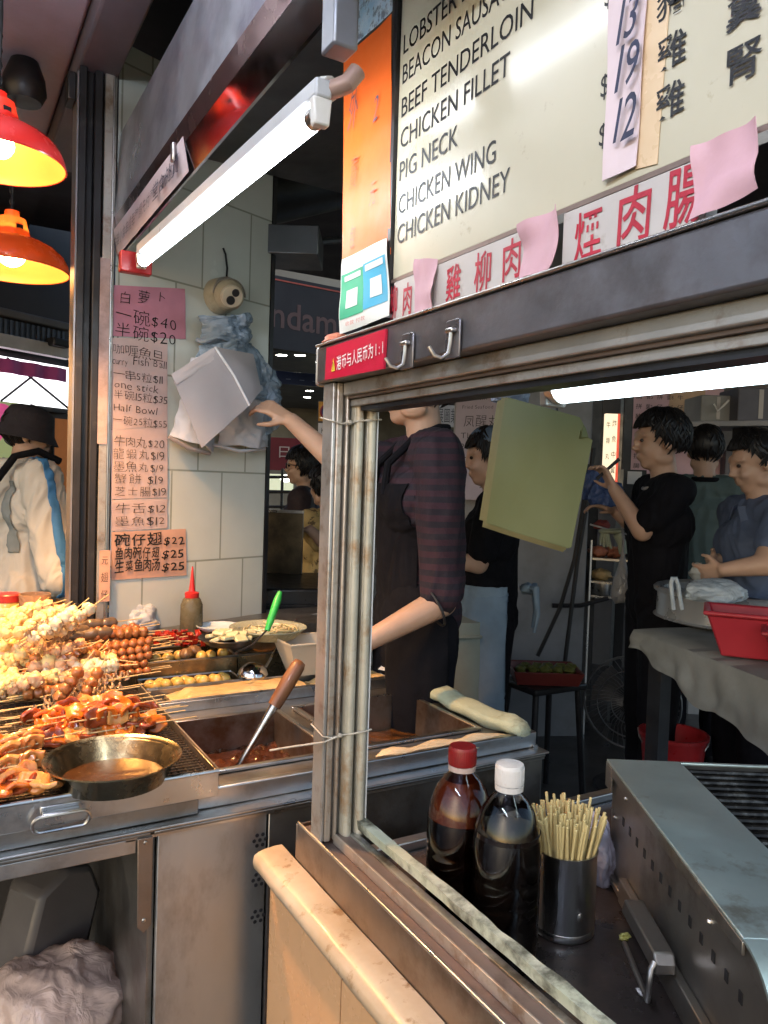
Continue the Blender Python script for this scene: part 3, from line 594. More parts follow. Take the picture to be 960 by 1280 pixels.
p = at(30, 128, 2.35); solo('ceiling_fixture', MB().lathe([(.0001, 0), (.05, .0), (.065, .03), (.06, .07), (.04, 2.75-p.z), (.0001, 2.75-p.z)], 20, 0, Matrix.Translation(p)), DARKM, 'dark round ceiling fixture behind the larger heat lamp', 'fixture')

tube_lamp('tube_lamp', 'short tube lamp over the tray front, mirrored as a white glare in the menu board', (.0, 1.10, 2.50), (.0, 1.90, 2.53), .022, .10, glow('front_tube_light', (.90, .95, 1.), 17.))

tube_lamp('tube_lamp', 'tube lamp hung below the lane ceiling that lights the front of the shop', (-.62, -.62, 2.42), (-.62, .58, 2.42), .016, .12, glow('lane_tube_light', (.70, .81, 1.), 115.))
# ------------------------------------------------------------------ hot food counter: steel carcass, tanks, tray shelf
ZT = .88; YFr = 1.405
st = thing('food_counter', 'steel hot food counter with sunken sauce tanks and dented front panels', 'food counter', (.6, 1.8, 0))
xl = -1.1; xr = 1.30; ybk = 2.44
tank = (.515, .780, 1.545, 1.885)          # x0 x1 y0 y1 of the brown sauce tank
tank2 = (.845, 1.185, 1.545, 1.885)
# top as strips round the wells
def strips(mb, x0, x1, y0, y1, holes, z0, z1):
    xs = x0
    for (a, b, c, d) in holes:
        mb.box((xs, y0, z0), (a, y1, z1)); mb.box((a, y0, z0), (b, c, z1)); mb.box((a, d, z0), (b, y1, z1)); xs = b
    return mb.box((xs, y0, z0), (x1, y1, z1))
mb = strips(MB(), .44, xr, YFr+.055, ybk, [tank, tank2], .862, ZT); mb.box((xl, YFr+.055, .862), (.4395, ybk, ZT))
part('top', mb, STEEL_D, st, bv=.0)
for (a, b, c, d) in (tank, tank2):
    mb = MB()
    for (x0, x1, y0, y1) in ((a, a+.003, c, d), (b-.003, b, c, d), (a+.003, b-.003, c, c+.003), (a+.003, b-.003, d-.003, d)): mb.box((x0, y0, .70), (x1, y1, ZT+.008))
    mb.box((a+.003, c+.003, .70), (b-.003, d-.003, .703))
    part('tank', mb, mat('stained_tank_steel', (.42, .36, .30), .34, .9, .15, 5, dirt=((.14, .065, .025), 4, .42, .60, .9), bump=.08, bs=60), st)
    mb = MB()
    for (x0, x1, y0, y1) in ((a-.014, b+.014, c-.014, c-.001), (a-.014, b+.014, d+.001, d+.014), (a-.014, a-.001, c, d), (b+.001, b+.014, c, d)): mb.box((x0, y0, ZT+.001), (x1, y1, ZT+.009))
    part('tank_rim', mb, STEEL, st, bv=.002)
# front: lip of the tanks, rolled shelf, lower rail, panels
part('front_lip', MB().box((.44, YFr+.036, .853), (xr, YFr+.054, ZT+.012)), STEEL, st, bv=.003)
part('front_lip', MB().box((xl, YFr+.02, .853), (.4385, YFr+.054, .8835)), STEEL_D, st, bv=.002)
part('front_shelf', MB().box((xl, YFr-.002, .846), (xr+.01, YFr+.052, .852)), STEEL, st, bv=.002)
zb = atY(372, 1008, YFr).z
xm = atY(192, 1000, YFr).x
part('front_rail', MB().box((xl, YFr, zb), (xm-.003, YFr+.02, .8455)), STEEL_D, st, bv=.002); part('front_rail', MB().box((xm+.003, YFr, zb), (xr, YFr+.02, .8455)), STEEL_D, st, bv=.002)
part('lower_panel', MB().box((xm+.012, YFr+.012, .02), (.575, YFr+.024, zb-.001)), STEEL_P, st, bv=.002)
part('panel_rim', MB().box((.30, YFr+.004, zb-.006), (xr, YFr+.011, zb-.0005)), STEEL, st)
part('lower_panel', MB().box((.58, YFr+.012, .02), (xr, YFr+.024, zb-.001)), STEEL_D, st, bv=.002)
xj = atY(180, 1100, YFr).x
ca, cb = atY(172, 1050, YFr).x, atY(191, 1050, YFr).x
part('hinge_strap', MB().prism([(ca, -.0), (cb, 0), (cb, -.165), ((ca+cb)/2, -.178), (ca+.002, -.165)], 0, .006, 0, frame((0, YFr+.004, zb-.002), (1, 0, 0), (0, 0, 1))), mat('strap_steel', (.32, .25, .20), .42, .9, .12, 7), st, bv=.001)
for dz in (-.01, -.155): part('strap_bolt', MB().ball(((ca+cb)/2, YFr-.003, zb+dz), (.004, .002, .004), 8), STEEL, st)
part('shelf_angle', MB().box((xl, YFr+.004, zb-.03), (ca-.001, YFr+.020, zb-.0015)), STEEL, st, bv=.002)
part('inner_side', MB().box((xm+.0, YFr+.03, .02), (xm+.011, ybk, .86)), STEEL_D, st)
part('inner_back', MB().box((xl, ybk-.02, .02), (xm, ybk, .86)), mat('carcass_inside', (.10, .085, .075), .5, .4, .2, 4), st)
part('bottom_shelf', MB().box((xl, YFr+.03, .18), (xm-.001, ybk-.021, .20)), STEEL_D, st)
part('end_panel', MB().box((xr-.012, YFr+.03, .02), (xr, ybk, .86)), STEEL_D, st)
for z in (.78, .70, .625):
    p = V((.562, YFr+.012, z)); mbv = MB()
    for i in range(7): mbv.cyl((p.x+.012*cos(i*2*pi/6) if i else p.x, p.y-.0005, p.z+.012*sin(i*2*pi/6) if i else p.z), (p.x+.012*cos(i*2*pi/6) if i else p.x, p.y+.002, p.z+.012*sin(i*2*pi/6) if i else p.z), .004, n=8)
    part('vent_hole', mbv, BLACKP, st)
# raised ledge at the back that carries the bottles and bowls
part('back_ledge', MB().box((.50, ybk+.001, .60), (1.60, ybk+.30, 1.003)), STEEL_D, st, bv=.004)
part('back_ledge', MB().box((xl, ybk+.001, .60), (.499, ybk+.30, .995)), STEEL_D, st, bv=.004)
part('divider', MB().box((.50, 1.985, ZT+.0005), (1.30, 1.992, ZT+.028)), STEEL, st, bv=.001)
part('end_ledge', MB().box((.80, ybk-.02, .86), (1.60, ybk, .955)), STEEL_D, st)
# sauces with chunks
def liquid(x0, x1, y0, y1, z, amp, sc, seed, nx=46, ny=50):
    mb = MB(); sd = V((seed, seed*2.1, 0))
    def fn(u, v):
        x = x0+(x1-x0)*u; y = y0+(y1-y0)*v; h = NZ.noise(V((x*sc, y*sc, 0))+sd)+.5*NZ.noise(V((x*sc*2.3, y*sc*2.3, 1))+sd)
        return (x, y, z+amp*max(h, -.15))
    return mb.grid(fn, nx, ny)
BROTH = mat('brown_broth', (.075, .024, .010), .16, 0, .3, 40, col2=(.03, .010, .005), bump=.25, bs=120, coat=.4)
solo('brown_sauce', liquid(tank[0]+.004, tank[1]-.004, tank[2]+.004, tank[3]-.004, .800, .014, 42, 3), BROTH, 'dark brown stewed sauce in the tank with the wooden handled ladle', 'sauce', ang=70)
solo('thin_gravy', liquid(tank2[0]+.004, tank2[1]-.004, tank2[2]+.004, tank2[3]-.004, .790, .006, 20, 8), mat('thin_broth', (.16, .07, .02), .15, 0, .25, 12, col2=(.06, .025, .01), coat=.4), 'thin brown gravy in the tank behind the window post', 'gravy', ang=70)
# display tray with skewers (steel tray with wire mesh floor)
tx1 = .475; ty0 = 1.42; ty1 = 2.105; tz = .884
tray = thing('display_tray', 'large steel display tray with front handle holding the skewers', 'tray', (-.1, 1.75, tz))
part('floor', MB().box((-.75, ty0+.004, tz), (tx1-.002, ty1, tz+.004)), STEEL_D, tray)
part('front_side', MB().box((-.75, ty0, tz), (tx1, ty0+.003, tz+.048)), STEEL, tray, bv=.001)
part('rim', MB().tube([(-.75, ty0+.002, tz+.049), (tx1, ty0+.002, tz+.049), (tx1, ty1, tz+.049)], .0042, 8), STEEL, tray)
part('end_side', MB().box((tx1-.003, ty0+.004, tz+.004), (tx1, ty1, tz+.048)), STEEL, tray, bv=.001)
part('back_side', MB().box((-.75, ty1, tz), (tx1, ty1+.003, tz+.03)), STEEL, tray)
part('deck', MB().box((-.745, ty0+.012, tz+.030), (tx1-.004, ty1-.001, tz+.034)), mat('blackened_deck', (.085, .075, .07), .26, .8, .2, 14, dirt=((.03, .02, .015), 9, .45, .65, .8), bump=.2, bs=60), tray)
mb = MB()
for i in range(74): x = -.60+i*.0145; mb.box((x, ty0+.014, tz+.0341), (x+.0028, ty1-.003, tz+.0366))
for i in range(46): y = ty0+.016+i*.0148; mb.box((-.74, y, tz+.0367), (tx1-.006, y+.0026, tz+.0386))
part('wire_mesh', mb, mat('mesh_wire', (.20, .17, .14), .35, .9, .15, 9, dirt=((.05, .03, .02), 12, .45, .65, .8)), tray, ang=0)
hx0, hx1 = atY(40, 1020, ty0-.012).x, atY(112, 1010, ty0-.012).x
zc = tz+.018; mb = MB(); k = .016; R_ = []
for i in range(24):
    a = 2*pi*i/24; cx = (hx1-k*.9 if cos(a) > 0 else hx0+k*.9); R_.append((cx+cos(a)*k*.9, ty0-.016-.006*sin(a), zc-.006+sin(a)*k))
part('handle', mb.tube(R_, .0032, 8, closed=True), STEEL, tray)
part('handle_plate', MB().box((hx0+.014, ty0-.004, zc+.006), (hx1-.014, ty0-.0005, zc+.020)), STEEL, tray, bv=.002); part('handle_hinge', MB().box((hx0+.016, ty0-.017, zc+.004), (hx1-.016, ty0-.004, zc+.0125)), STEEL, tray, bv=.002)
TZ = tz+.039      # food stands on this level
ZC = TZ
# ------------------------------------------------------------------ papers, camera and bags on the tiled pillar
def colpaper(c, m, name, label, lift=.0022, seed=1, curl=.003):
    P = [atC(x, y, lift) for x, y in c]; mb = MB()
    def fn(u, v):
        p = P[0]*(1-u)*(1-v)+P[1]*u*(1-v)+P[2]*u*v+P[3]*(1-u)*v
        return p+CN*(curl*(.35+NZ.noise(V((u*2.5+seed, v*3, seed*1.7))))*(.15+abs(u-.5)+.4*abs(v-.5)))
    ctr = (P[2]+P[3])/2; t = thing(name, label, 'price paper', ctr, 0, 'price papers on the tiled pillar')
    part('paper', mb.grid(fn, 8, 12, thick=.0006), m, t); return t
def collines(t, lines, m, thin, hand=.26, lift=.006):
    for txt, x0, y0, x1, cap in lines:
        p = atC(x0, y0, lift); q = atC(x1, y0, lift); w = V((q.x-p.x, q.y-p.y, 0)).length
        mb = MB(); write(mb, txt, frame(p, CD, (0, 0, 1)), w, cap*.0021, thin=thin, hand=hand, lift=.0003, rnd=random.Random(hash(txt) % 997 if False else sum(map(ord, txt))))
        part('handwriting', mb, m, t, ang=0)
t = colpaper([(137, 356), (231, 361), (232, 424), (138, 420)], PINKD, 'price_paper', 'deep pink price paper at the top, for white radish bowls', seed=2)
collines(t, [('白', 149, 377, 164, 15), ('萝', 171, 377, 188, 17), ('卜', 198, 376, 208, 13), ('一碗$40', 143, 398, 222, 17), ('半碗$20', 142, 418, 221, 17)], INK, -.012, .28)
t = colpaper([(137, 422), (209, 425), (209, 533), (139, 537)], PEACH, 'price_paper', 'pale pink price paper for curry fish ball just under the deep pink one', seed=5)
collines(t, [('咖喱魚旦', 140, 440, 205, 12), ('curry', 140, 454, 160, 10), ('Fish Ball', 166, 455, 209, 12), ('一串5粒$11', 141, 471, 204, 11), ('one stick', 142, 484, 199, 11), ('半碗15粒$35', 141, 497, 210, 11), ('Half Bowl', 141, 513, 197, 11), ('一碗25粒$55', 140, 529, 209, 11)], INK, -.014, .28)
t = colpaper([(138, 537.5), (209, 533.5), (209, 622), (139, 624)], PEACH, 'price_paper', 'pale pink price paper with five dishes from beef balls to cheese sausage', seed=8)
collines(t, [('牛肉丸$20', 142, 556, 206, 12), ('龍蝦丸$19', 140, 572, 206, 13), ('墨魚丸$19', 141, 588, 205, 12), ('蟹餅 $19', 141, 604, 205, 13), ('芝士腸$19', 142, 619, 208, 12)], INK, -.014, .28)
t = colpaper([(139, 625), (209, 623), (209, 660), (139, 664)], PEACH, 'price_paper', 'short pale pink price paper with two dishes at twelve dollars', seed=11)
collines(t, [('牛舌$12', 143, 641, 208, 12), ('墨魚$12', 142, 657, 207, 12)], INK, -.014, .28)
t = colpaper([(139, 665), (232, 661), (233, 719), (139, 725)], mat('orange_pink_paper', (.70, .40, .29), .6, 0, .08, 7, bump=.08, bs=40), 'price_paper', 'orange pink price paper at the bottom with thick black writing for soup bowls', seed=14)
collines(t, [('碗仔翅', 142, 682, 203, 14), ('$22', 204, 681, 231, 12), ('鱼肉碗仔翅', 143, 699, 200, 14), ('$25', 202, 698, 230, 12), ('生菜鱼肉汤', 143, 715, 200, 14), ('$25', 202, 714, 231, 12)], INK, .012, .28)
# narrow weathered papers on the door track
def trackp(y0, y1, m, lab, txt=None):
    X = tr_x+.042; P0 = atY(127, y0, 2.4285); P1 = atY(127, y1, 2.4285); a = atY(124.5, y0, 2.4285).x; b = atY(138, y0, 2.4285).x
    mb = MB(); mb.grid(lambda u, v: (a+(b-a)*u, 2.4280-.0015*NZ.noise(V((u*2, v*6, y0))), P0.z+(P1.z-P0.z)*v), 3, 14, thick=.0006); t = thing('track_paper', lab, 'paper', ((a+b)/2, 2.428, P1.z)); part('paper', mb, m, t)
    if txt:
        mb = MB(); k = len(txt)
        for i, ch in enumerate(txt): write(mb, ch, frame((a+.004, 2.4255, P0.z+(P1.z-P0.z)*(i+.8)/k), (1, 0, 0), (0, 0, 1)), (b-a)*.7, .022, hand=.2, thin=-.01)
        part('handwriting', mb, INK, t, ang=0)
trackp(322, 555, mat('weathered_paper', (.42, .33, .34), .6, 0, .15, 9, dirt=((.2, .15, .15), 12, .45, .65, .8)), 'weathered pinkish paper strip on the upper part of the door track')
trackp(688, 752, mat('orange_strip_paper', (.60, .34, .24), .6, 0, .1, 9), 'short orange paper strip with brushed characters low on the door track', '元翅仔')
# security camera
c = atC(272, 371, .0); t = thing('security_camera', 'cream dome security camera with two dark lenses on the pillar', 'camera', c)
K = .0625; view = ((EYE-c).normalized()+CD*.28+V((0, 0, -.05))).normalized()
CAMW = mat('aged_camera_plastic', (.50, .44, .32), .35, 0, .1, 8, dirt=((.22, .18, .12), 10, .5, .7, .7))
part('base', MB().tube([c+CN*.001, c+CN*.03, c+CN*.045], [.060, .060, .054], 28), CAMW, t)
hc = c+CN*.055; part('eyeball', MB().ball(hc, .054, 26), CAMW, t, ang=80)
sx_ = V((0, 0, 1)).cross(view).normalized(); up_ = view.cross(sx_); fc = hc+view*.042
part('face_disc', MB().tube([fc, fc+view*.012, fc+view*.016], [.037, .037, .033], 26), mat('camera_face', (.58, .53, .42), .35, 0, .06, 8), t)
for dx, dz, r in ((.008, .014, .0115), (-.006, -.012, .0135)):
    q = fc+view*.0165+sx_*dx+up_*dz; part('lens', MB().tube([q, q+view*.003], r, 18), RUBBER, t); part('lens_ring', MB().tube([q+view*.0032+(sx_*cos(a*pi/8)+up_*sin(a*pi/8))*r for a in range(16)], .0014, 6, closed=True), DARKM, t)
part('shade_cap', MB().grid(lambda u, v: hc+(sx_*cos(pi*u)*.056+(up_*sin(pi*u))*.056)+view*(-.03+.05*v), 16, 4, thick=.003), mat('camera_cap', (.27, .25, .22), .4, 0, .1, 8), t)
part('cable', MB().tube([atC(283, 352, .03), atC(284, 335, .012), atC(282, 318, .008), atC(279, 310, .01)], .0035, 6), RUBBER, t)
# bundle of blue carrier bags, white paper bags and the grey paper bag being pulled off
def film(name, col, alpha, rough=.25):
    """thin plastic film: lets some light through, with sharp creases in its surface"""
    if name in MATS: return MATS[name]
    m = mat(name, col, rough, 0, .06, 14); t = m.node_tree; N = t.nodes; L = t.links; b = N['Principled BSDF']; b.inputs['Alpha'].default_value = alpha
    n = N.new('ShaderNodeTexNoise'); n.inputs['Scale'].default_value = 15; n.inputs['Detail'].default_value = 3; n.inputs['Distortion'].default_value = 1.4; L.new(N['Texture Coordinate'].outputs['Object'], n.inputs['Vector'])
    s1 = N.new('ShaderNodeMath'); s1.operation = 'SUBTRACT'; s1.inputs[1].default_value = .5; s2 = N.new('ShaderNodeMath'); s2.operation = 'ABSOLUTE'; L.new(n.outputs[0], s1.inputs[0]); L.new(s1.outputs[0], s2.inputs[0])
    bp = N.new('ShaderNodeBump'); bp.inputs['Strength'].default_value = .9; bp.inputs['Distance'].default_value = .013; bp.invert = True; L.new(s2.outputs[0], bp.inputs['Height']); L.new(bp.outputs[0], b.inputs['Normal'])
    tr = N.new('ShaderNodeBsdfTranslucent'); tr.inputs[0].default_value = (*col, 1); mx = N.new('ShaderNodeMixShader'); mx.inputs[0].default_value = .25; L.new(bp.outputs[0], tr.inputs['Normal'])
    L.new(b.outputs[0], mx.inputs[1]); L.new(tr.outputs[0], mx.inputs[2]); L.new(mx.outputs[0], N['Material Output'].inputs[0]); return m
BLUEBAG = film('blue_film', (.36, .46, .58), .86)
def crumple(pts, lift0, lift1, nu, nv, amp, sc, seed, sharp=1.):
    """sheet through four pillar-picture corners bulging away from the pillar, with creases"""
    P = [atC(x, y, .01) for x, y in pts]
    def fn(u, v):
        p = P[0]*(1-u)*(1-v)+P[1]*u*(1-v)+P[2]*u*v+P[3]*(1-u)*v
        w = V((u*sc+seed, v*sc*1.3, seed)); h = 2.2*abs(NZ.noise(w)); h2 = 1-2*abs(NZ.noise(w*2.6+V((3, 1, 2))))+.5*(1-2*abs(NZ.noise(w*5.1)))
        e = sin(pi*min(max(u, 0), 1))
        return p+CN*(lift0+(lift1-lift0)*e+amp*(h-.5)+amp*.5*(h2-.5))+CD*amp*.8*NZ.noise(w*1.4)+V((0, 0, amp*.8*NZ.noise(w*1.3+V((9, 9, 9)))))
    return MB().grid(fn, nu, nv, thick=.004)
t = thing('carrier_bag_bundle', 'bundle of pale blue plastic carrier bags tied up on a hook on the pillar', 'plastic bags', atC(275, 560, .02), 0)
part('bag_tops', crumple([(247, 397), (306, 394), (304, 440), (250, 438)], .02, .07, 50, 40, .020, 2.0, 4), BLUEBAG, t)
part('bag_body', crumple([(243, 432), (312, 430), (345, 500), (228, 500)], .02, .07, 54, 44, .020, 1.9, 9), BLUEBAG, t)
part('bag_body', crumple([(300, 440), (338, 470), (352, 520), (318, 548)], .02, .06, 44, 50, .018, 2.0, 15), BLUEBAG, t)
part('knot', MB().tube([atC(246+i*6, 424+3*sin(i), .03+.05*sin(pi*i/10)) for i in range(11)], .008, 8).noise(.004, 40), BLUEBAG, t)
WPB = mat('white_bag_paper', (.60, .62, .68), .6, 0, .05, 9, bump=.15, bs=40)
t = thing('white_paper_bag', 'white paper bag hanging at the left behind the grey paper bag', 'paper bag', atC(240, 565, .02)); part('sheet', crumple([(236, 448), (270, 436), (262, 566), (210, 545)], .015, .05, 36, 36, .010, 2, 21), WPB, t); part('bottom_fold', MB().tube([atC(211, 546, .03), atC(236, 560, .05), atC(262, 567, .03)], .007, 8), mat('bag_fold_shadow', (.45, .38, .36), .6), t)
t = thing('white_paper_bag', 'white paper bag hanging at the right below the grey paper bag', 'paper bag', atC(306, 565, .02)); part('sheet', crumple([(268, 470), (330, 480), (330, 560), (268, 556)], .02, .055, 36, 36, .011, 2.3, 26), WPB, t); part('bottom_fold', MB().tube([atC(266, 556, .03), atC(300, 564, .06), atC(331, 561, .03)], .006, 8), WPB, t)
GPB = mat('grey_bag_paper', (.36, .345, .37), .6, 0, .05, 6, bump=.1, bs=40)
t = thing('grey_paper_bag', 'folded grey paper bag held open by the reaching hand', 'paper bag', atC(262, 560, .1))
pts = {'A': (214, 468, .10), 'B': (268, 434, .13), 'C': (311, 507, .20), 'D': (252, 560, .15), 'E': (316, 443, .10), 'F': (326, 488, .14)}
Q = {k: atC(*v) for k, v in pts.items()}
def quad(a, b, c, d, bow, nn=10):
    def fn(u, v):
        p = a*(1-u)*(1-v)+b*u*(1-v)+c*u*v+d*(1-u)*v; return p+CN*(bow*sin(pi*u)*sin(pi*v)+.002*NZ.noise(V((u*4, v*4, 1))))
    return MB().grid(fn, nn, nn, thick=.0025)
part('bag_face', quad(Q['A'], Q['B'], Q['C'], Q['D'], .012), GPB, t); part('bag_side', quad(Q['B'], Q['E'], Q['F'], Q['C'], .008), mat('grey_bag_paper_light', (.46, .43, .45), .6, 0, .05, 6, bump=.1, bs=40), t)
part('folded_edge', quad(Q['A'], Q['B'], Q['B']*.86+Q['D']*.14+CN*.006, Q['A']*.86+Q['D']*.14+CN*.006, .004), mat('grey_bag_paper_light', (.46, .43, .45)), t)
part('rolled_edge', MB().tube([Q['B']+CN*.004, (Q['B']+Q['C'])/2+CN*.014, Q['C']+CN*.004], .0045, 8), WPB, t)
# ------------------------------------------------------------------ skewers and trays of food
SAUS = mat('fish_ball_brown', (.36, .135, .045), .32, 0, .2, 40, col2=(.25, .08, .025), coat=.35, sss=.1)
GREYB = mat('grey_sausage', (.115, .08, .055), .34, 0, .2, 30, coat=.3)
CHK = [mat('pale_dumpling', (.74, .60, .30), .42, 0, .12, 50, col2=(.68, .48, .18), bump=.5, bs=90, sss=.15), mat('pink_dumpling', (.68, .46, .28), .42, 0, .12, 50, col2=(.62, .33, .18), bump=.5, bs=90, sss=.15), mat('white_dumpling', (.74, .64, .46), .45, 0, .10, 40, col2=(.66, .52, .32), bump=.5, bs=90, sss=.15)]
SQ = [mat('orange_squid', (.70, .19, .018), .26, 0, .2, 30, col2=(.58, .10, .010), coat=.5, sss=.15), mat('pale_squid', (.68, .34, .11), .28, 0, .2, 24, col2=(.62, .19, .03), coat=.5, sss=.15), mat('dark_squid', (.32, .06, .015), .25, 0, .25, 24, coat=.5)]
SKIN = mat('tofu_skin', (.34, .24, .15), .38, 0, .2, 25, col2=(.24, .14, .08), coat=.25, bump=.2)
BRN = mat('brown_chunk', (.34, .14, .04), .36, 0, .25, 25, col2=(.24, .075, .02), coat=.3, bump=.3, bs=80)
def rounded(o, lv=1):
    k = o.modifiers.new('round', 'SUBSURF'); k.levels = lv; dg = bpy.context.evaluated_depsgraph_get(); me = bpy.data.meshes.new_from_object(o.evaluated_get(dg)); o.modifiers.clear(); o.data = me
    me.polygons.foreach_set('use_smooth', [True]*len(me.polygons)); return o
def stick_mb(a, b, r=.0017): return MB().tube([(a, 0, 0), (b, 0, 0)], [r, r*.85], 6)
def skewer(name, label, group, pieces, a, b):
    """prototype skewer along its own X axis: a bamboo stick from a to b and the pieces on it"""
    t = thing(name, label, 'skewer', (0, 0, 0), 0, group); part('stick', stick_mb(a, b), BAMBOO, t, world=False)
    for nm, mb, m in pieces: part(nm, mb, m, t, world=False, ang=70)
    return t
def lay(o, p, d, roll=0., label=None):
    d = V(d).normalized(); y = V((0, 0, 1)).cross(d).normalized(); z = d.cross(y)
    M_ = Matrix(((d.x, y.x, z.x, p[0]), (d.y, y.y, z.y, p[1]), (d.z, y.z, z.z, p[2]), (0, 0, 0, 1))) @ Matrix.Rotation(roll, 4, 'X')
    pose(o, M_)
    if label: o['label'] = label
    return o
used = {}
def put(proto, p, d, roll=0., label=None):
    first = proto.name not in used; used[proto.name] = 1
    return lay(proto if first else clone(proto), p, d, roll, label)
R = random.Random(11)
# stacked brown fish ball skewers
fb = [skewer('fish_ball_skewer', 'skewer of brown fish balls in the neat stack at the back of the display tray', 'stacked brown fish ball skewers',
      [('ball', MB().ball((.0228*i, 0, 0), .0124*(1+.04*R.uniform(-1, 1)), 14, nz=.03, seed=i+k*9), SAUS) for i in range(6)], -.02, .185) for k in range(3)]
b0_ = atZ(131, 846, TZ+.016); xd = V((1, .03, 0))
for row in range(6):
    for dep in range(3 if row < 5 else 2):
        if row < 4 and dep == 2: continue
        p = b0_+V((.004*R.uniform(-1, 1)-(.006 if row % 2 else 0)+row*.004, row*.0085+dep*.024, row*.0185+.001*dep)); d = xd+V((0, .05*R.uniform(-1, 1), .06+.02*R.uniform(-1, 1)))
        if row == 5: p += V((-.03, .02, .008)); d += V((0, .1, .06))
        put(fb[(row+dep) % 3], p, d, R.uniform(-1, 1))
for i, (px, py) in enumerate(((104, 813), (112, 800))):
    p = atZ(px, py, TZ+.085+.01*i); put(fb[i], p, V((.95, .25, .10)), i, 'skewer of brown fish balls lying loosely %s the neat stack' % ('left of' if i == 0 else 'on top of'))
# grey sausages on the pile
gs = skewer('sausage_skewer', 'skewer of dark grey sausages lying behind the brown fish ball stack', 'grey sausage skewers', [('sausage', MB().capsule((.0, 0, 0), (.03, 0, 0), .0155, .0165, 14).noise(.002, 60, 3), GREYB), ('sausage', MB().capsule((.042, .002, 0), (.066, 0, 0), .0165, .0155, 14).noise(.002, 60, 4), GREYB), ('sausage', MB().capsule((.084, -.001, 0), (.104, 0, 0), .0165, .015, 14).noise(.002, 60, 5), GREYB)], -.03, .19)
p = atZ(87, 797, TZ+.12); put(gs, p, (1, .08, .07)); put(gs, p+V((.02, .04, .02)), (1, .10, .06), 1.); put(gs, p+V((-.06, -.005, .012)), (1, .2, .02), 2.)
br = skewer('brown_meat_skewer', 'skewer of browned meat chunks among the dumplings', 'brown meat skewers', [('chunk', MB().ball((.022*i, 0, 0), (.015, .016, .014), 14, nz=.22, ns=9, seed=40+i), BRN) for i in range(4)], -.05, .13)
for i, (px, py, h, d) in enumerate(((72, 842, .05, (1, .2, .15)), (88, 838, .055, (.8, .5, .3)), (100, 838, .05, (.7, .6, .5)), (78, 826, .08, (.9, .5, .3)), (36, 868, .03, (1, .1, .05)), (150, 792, .12, (1, .05, 0)), (112, 790, .125, (1, 0, .0)))):
    put(br, atZ(px, py, TZ+h), d, i*.9)
# heap of dumplings
def dump(k, m, s):
    pcs = []
    for i in range(4):
        mb = MB(); mb.ball((.030*i, 0, 0), (.0165*s, .0175*s, .0165*s), 16, nz=.20, ns=13, seed=k*7+i)
        for j in range(5):
            a = R.uniform(0, 6.28); b = R.uniform(-1, 1); mb.ball((.030*i+.011*b, .012*cos(a), .012*sin(a)), R.uniform(.006, .010)*s, 8, nz=.25, ns=12, seed=k*9+j)
        pcs.append(('dumpling', mb, m))
    return skewer('dumpling_skewer', 'skewer of frilly dumplings in the heap under the heat lamps', 'dumpling skewers heaped under the heat lamps', pcs, -.04, .155)
dk = [dump(1, CHK[0], 1.0), dump(2, CHK[1], 1.05), dump(3, CHK[2], 1.0), dump(4, CHK[0], .95), dump(5, CHK[2], 1.1)]
n = 0
for ix in range(8):
    for iy in range(7):
        px = -34+ix*19+R.uniform(-5, 5); py = 868-iy*17+R.uniform(-5, 5)
        lim = 880-max(0, px-30)*.5
        if py > lim or (px > 92 and py < 812) or px > 108: continue
        h = .022+.135*min(1, (868-py)/112)*(.75 if px > 60 else 1)+.012*R.random()
        p = atZ(px, py, TZ+h); a = R.uniform(-.7, .5)
        k = (0 if px < 22 else (1 if R.random() < .45 else 2)) if R.random() < .8 else R.randrange(5)
        put(dk[k if not (k == 0 and R.random() < .4) else 3], p, V((cos(a), sin(a), R.uniform(-.1, .45))), R.uniform(0, 6)); n += 1
for i in range(5):
    p = atZ(8+i*17, 792+R.uniform(-5, 5), TZ+.150+.01*R.random()); put(dk[2 if i > 1 else 0], p, V((R.uniform(.3, 1), R.uniform(-.5, .8), .5)), i)
# folded tofu skin skewers
def skinpiece(k):
    mb = MB()
    for i in range(5):
        sd = k*5+i
        def fn(u, v): return (.02*i+.010*(u-.5)+.006*NZ.noise(V((u*3, v*3, sd))), .026*(v-.5)+.004*sin(u*5+sd), .022*sin(v*pi*1.1+.3)*(.7+.3*sin(u*6+sd))-.004+.007*NZ.noise(V((u*4, v*4, sd+.5))))
        mb.grid(fn, 8, 10, thick=.003)
    return mb
sk = [skewer('tofu_skin_skewer', 'skewer of folded greyish tofu skin behind the orange squid', 'tofu skin skewers', [('folded_skin', skinpiece(k), SKIN)], -.03, .17) for k in range(2)]
for i, (px, py, h, d) in enumerate(((58, 880, .022, (1, .1, .06)), (66, 868, .03, (1, .15, .1)), (84, 872, .03, (1, -.1, .08)), (90, 858, .045, (1, .1, .05)), (108, 866, .03, (1, .12, .02)), (118, 852, .04, (1, .0, .06)), (46, 892, .022, (1, .15, .04)), (50, 786, .155, (.5, .6, .2)), (36, 795, .16, (.5, .6, .2)), (72, 800, .13, (.6, .7, .3)))):
    put(sk[i % 2], atZ(px, py, TZ+h), d, R.uniform(-.4, .4))
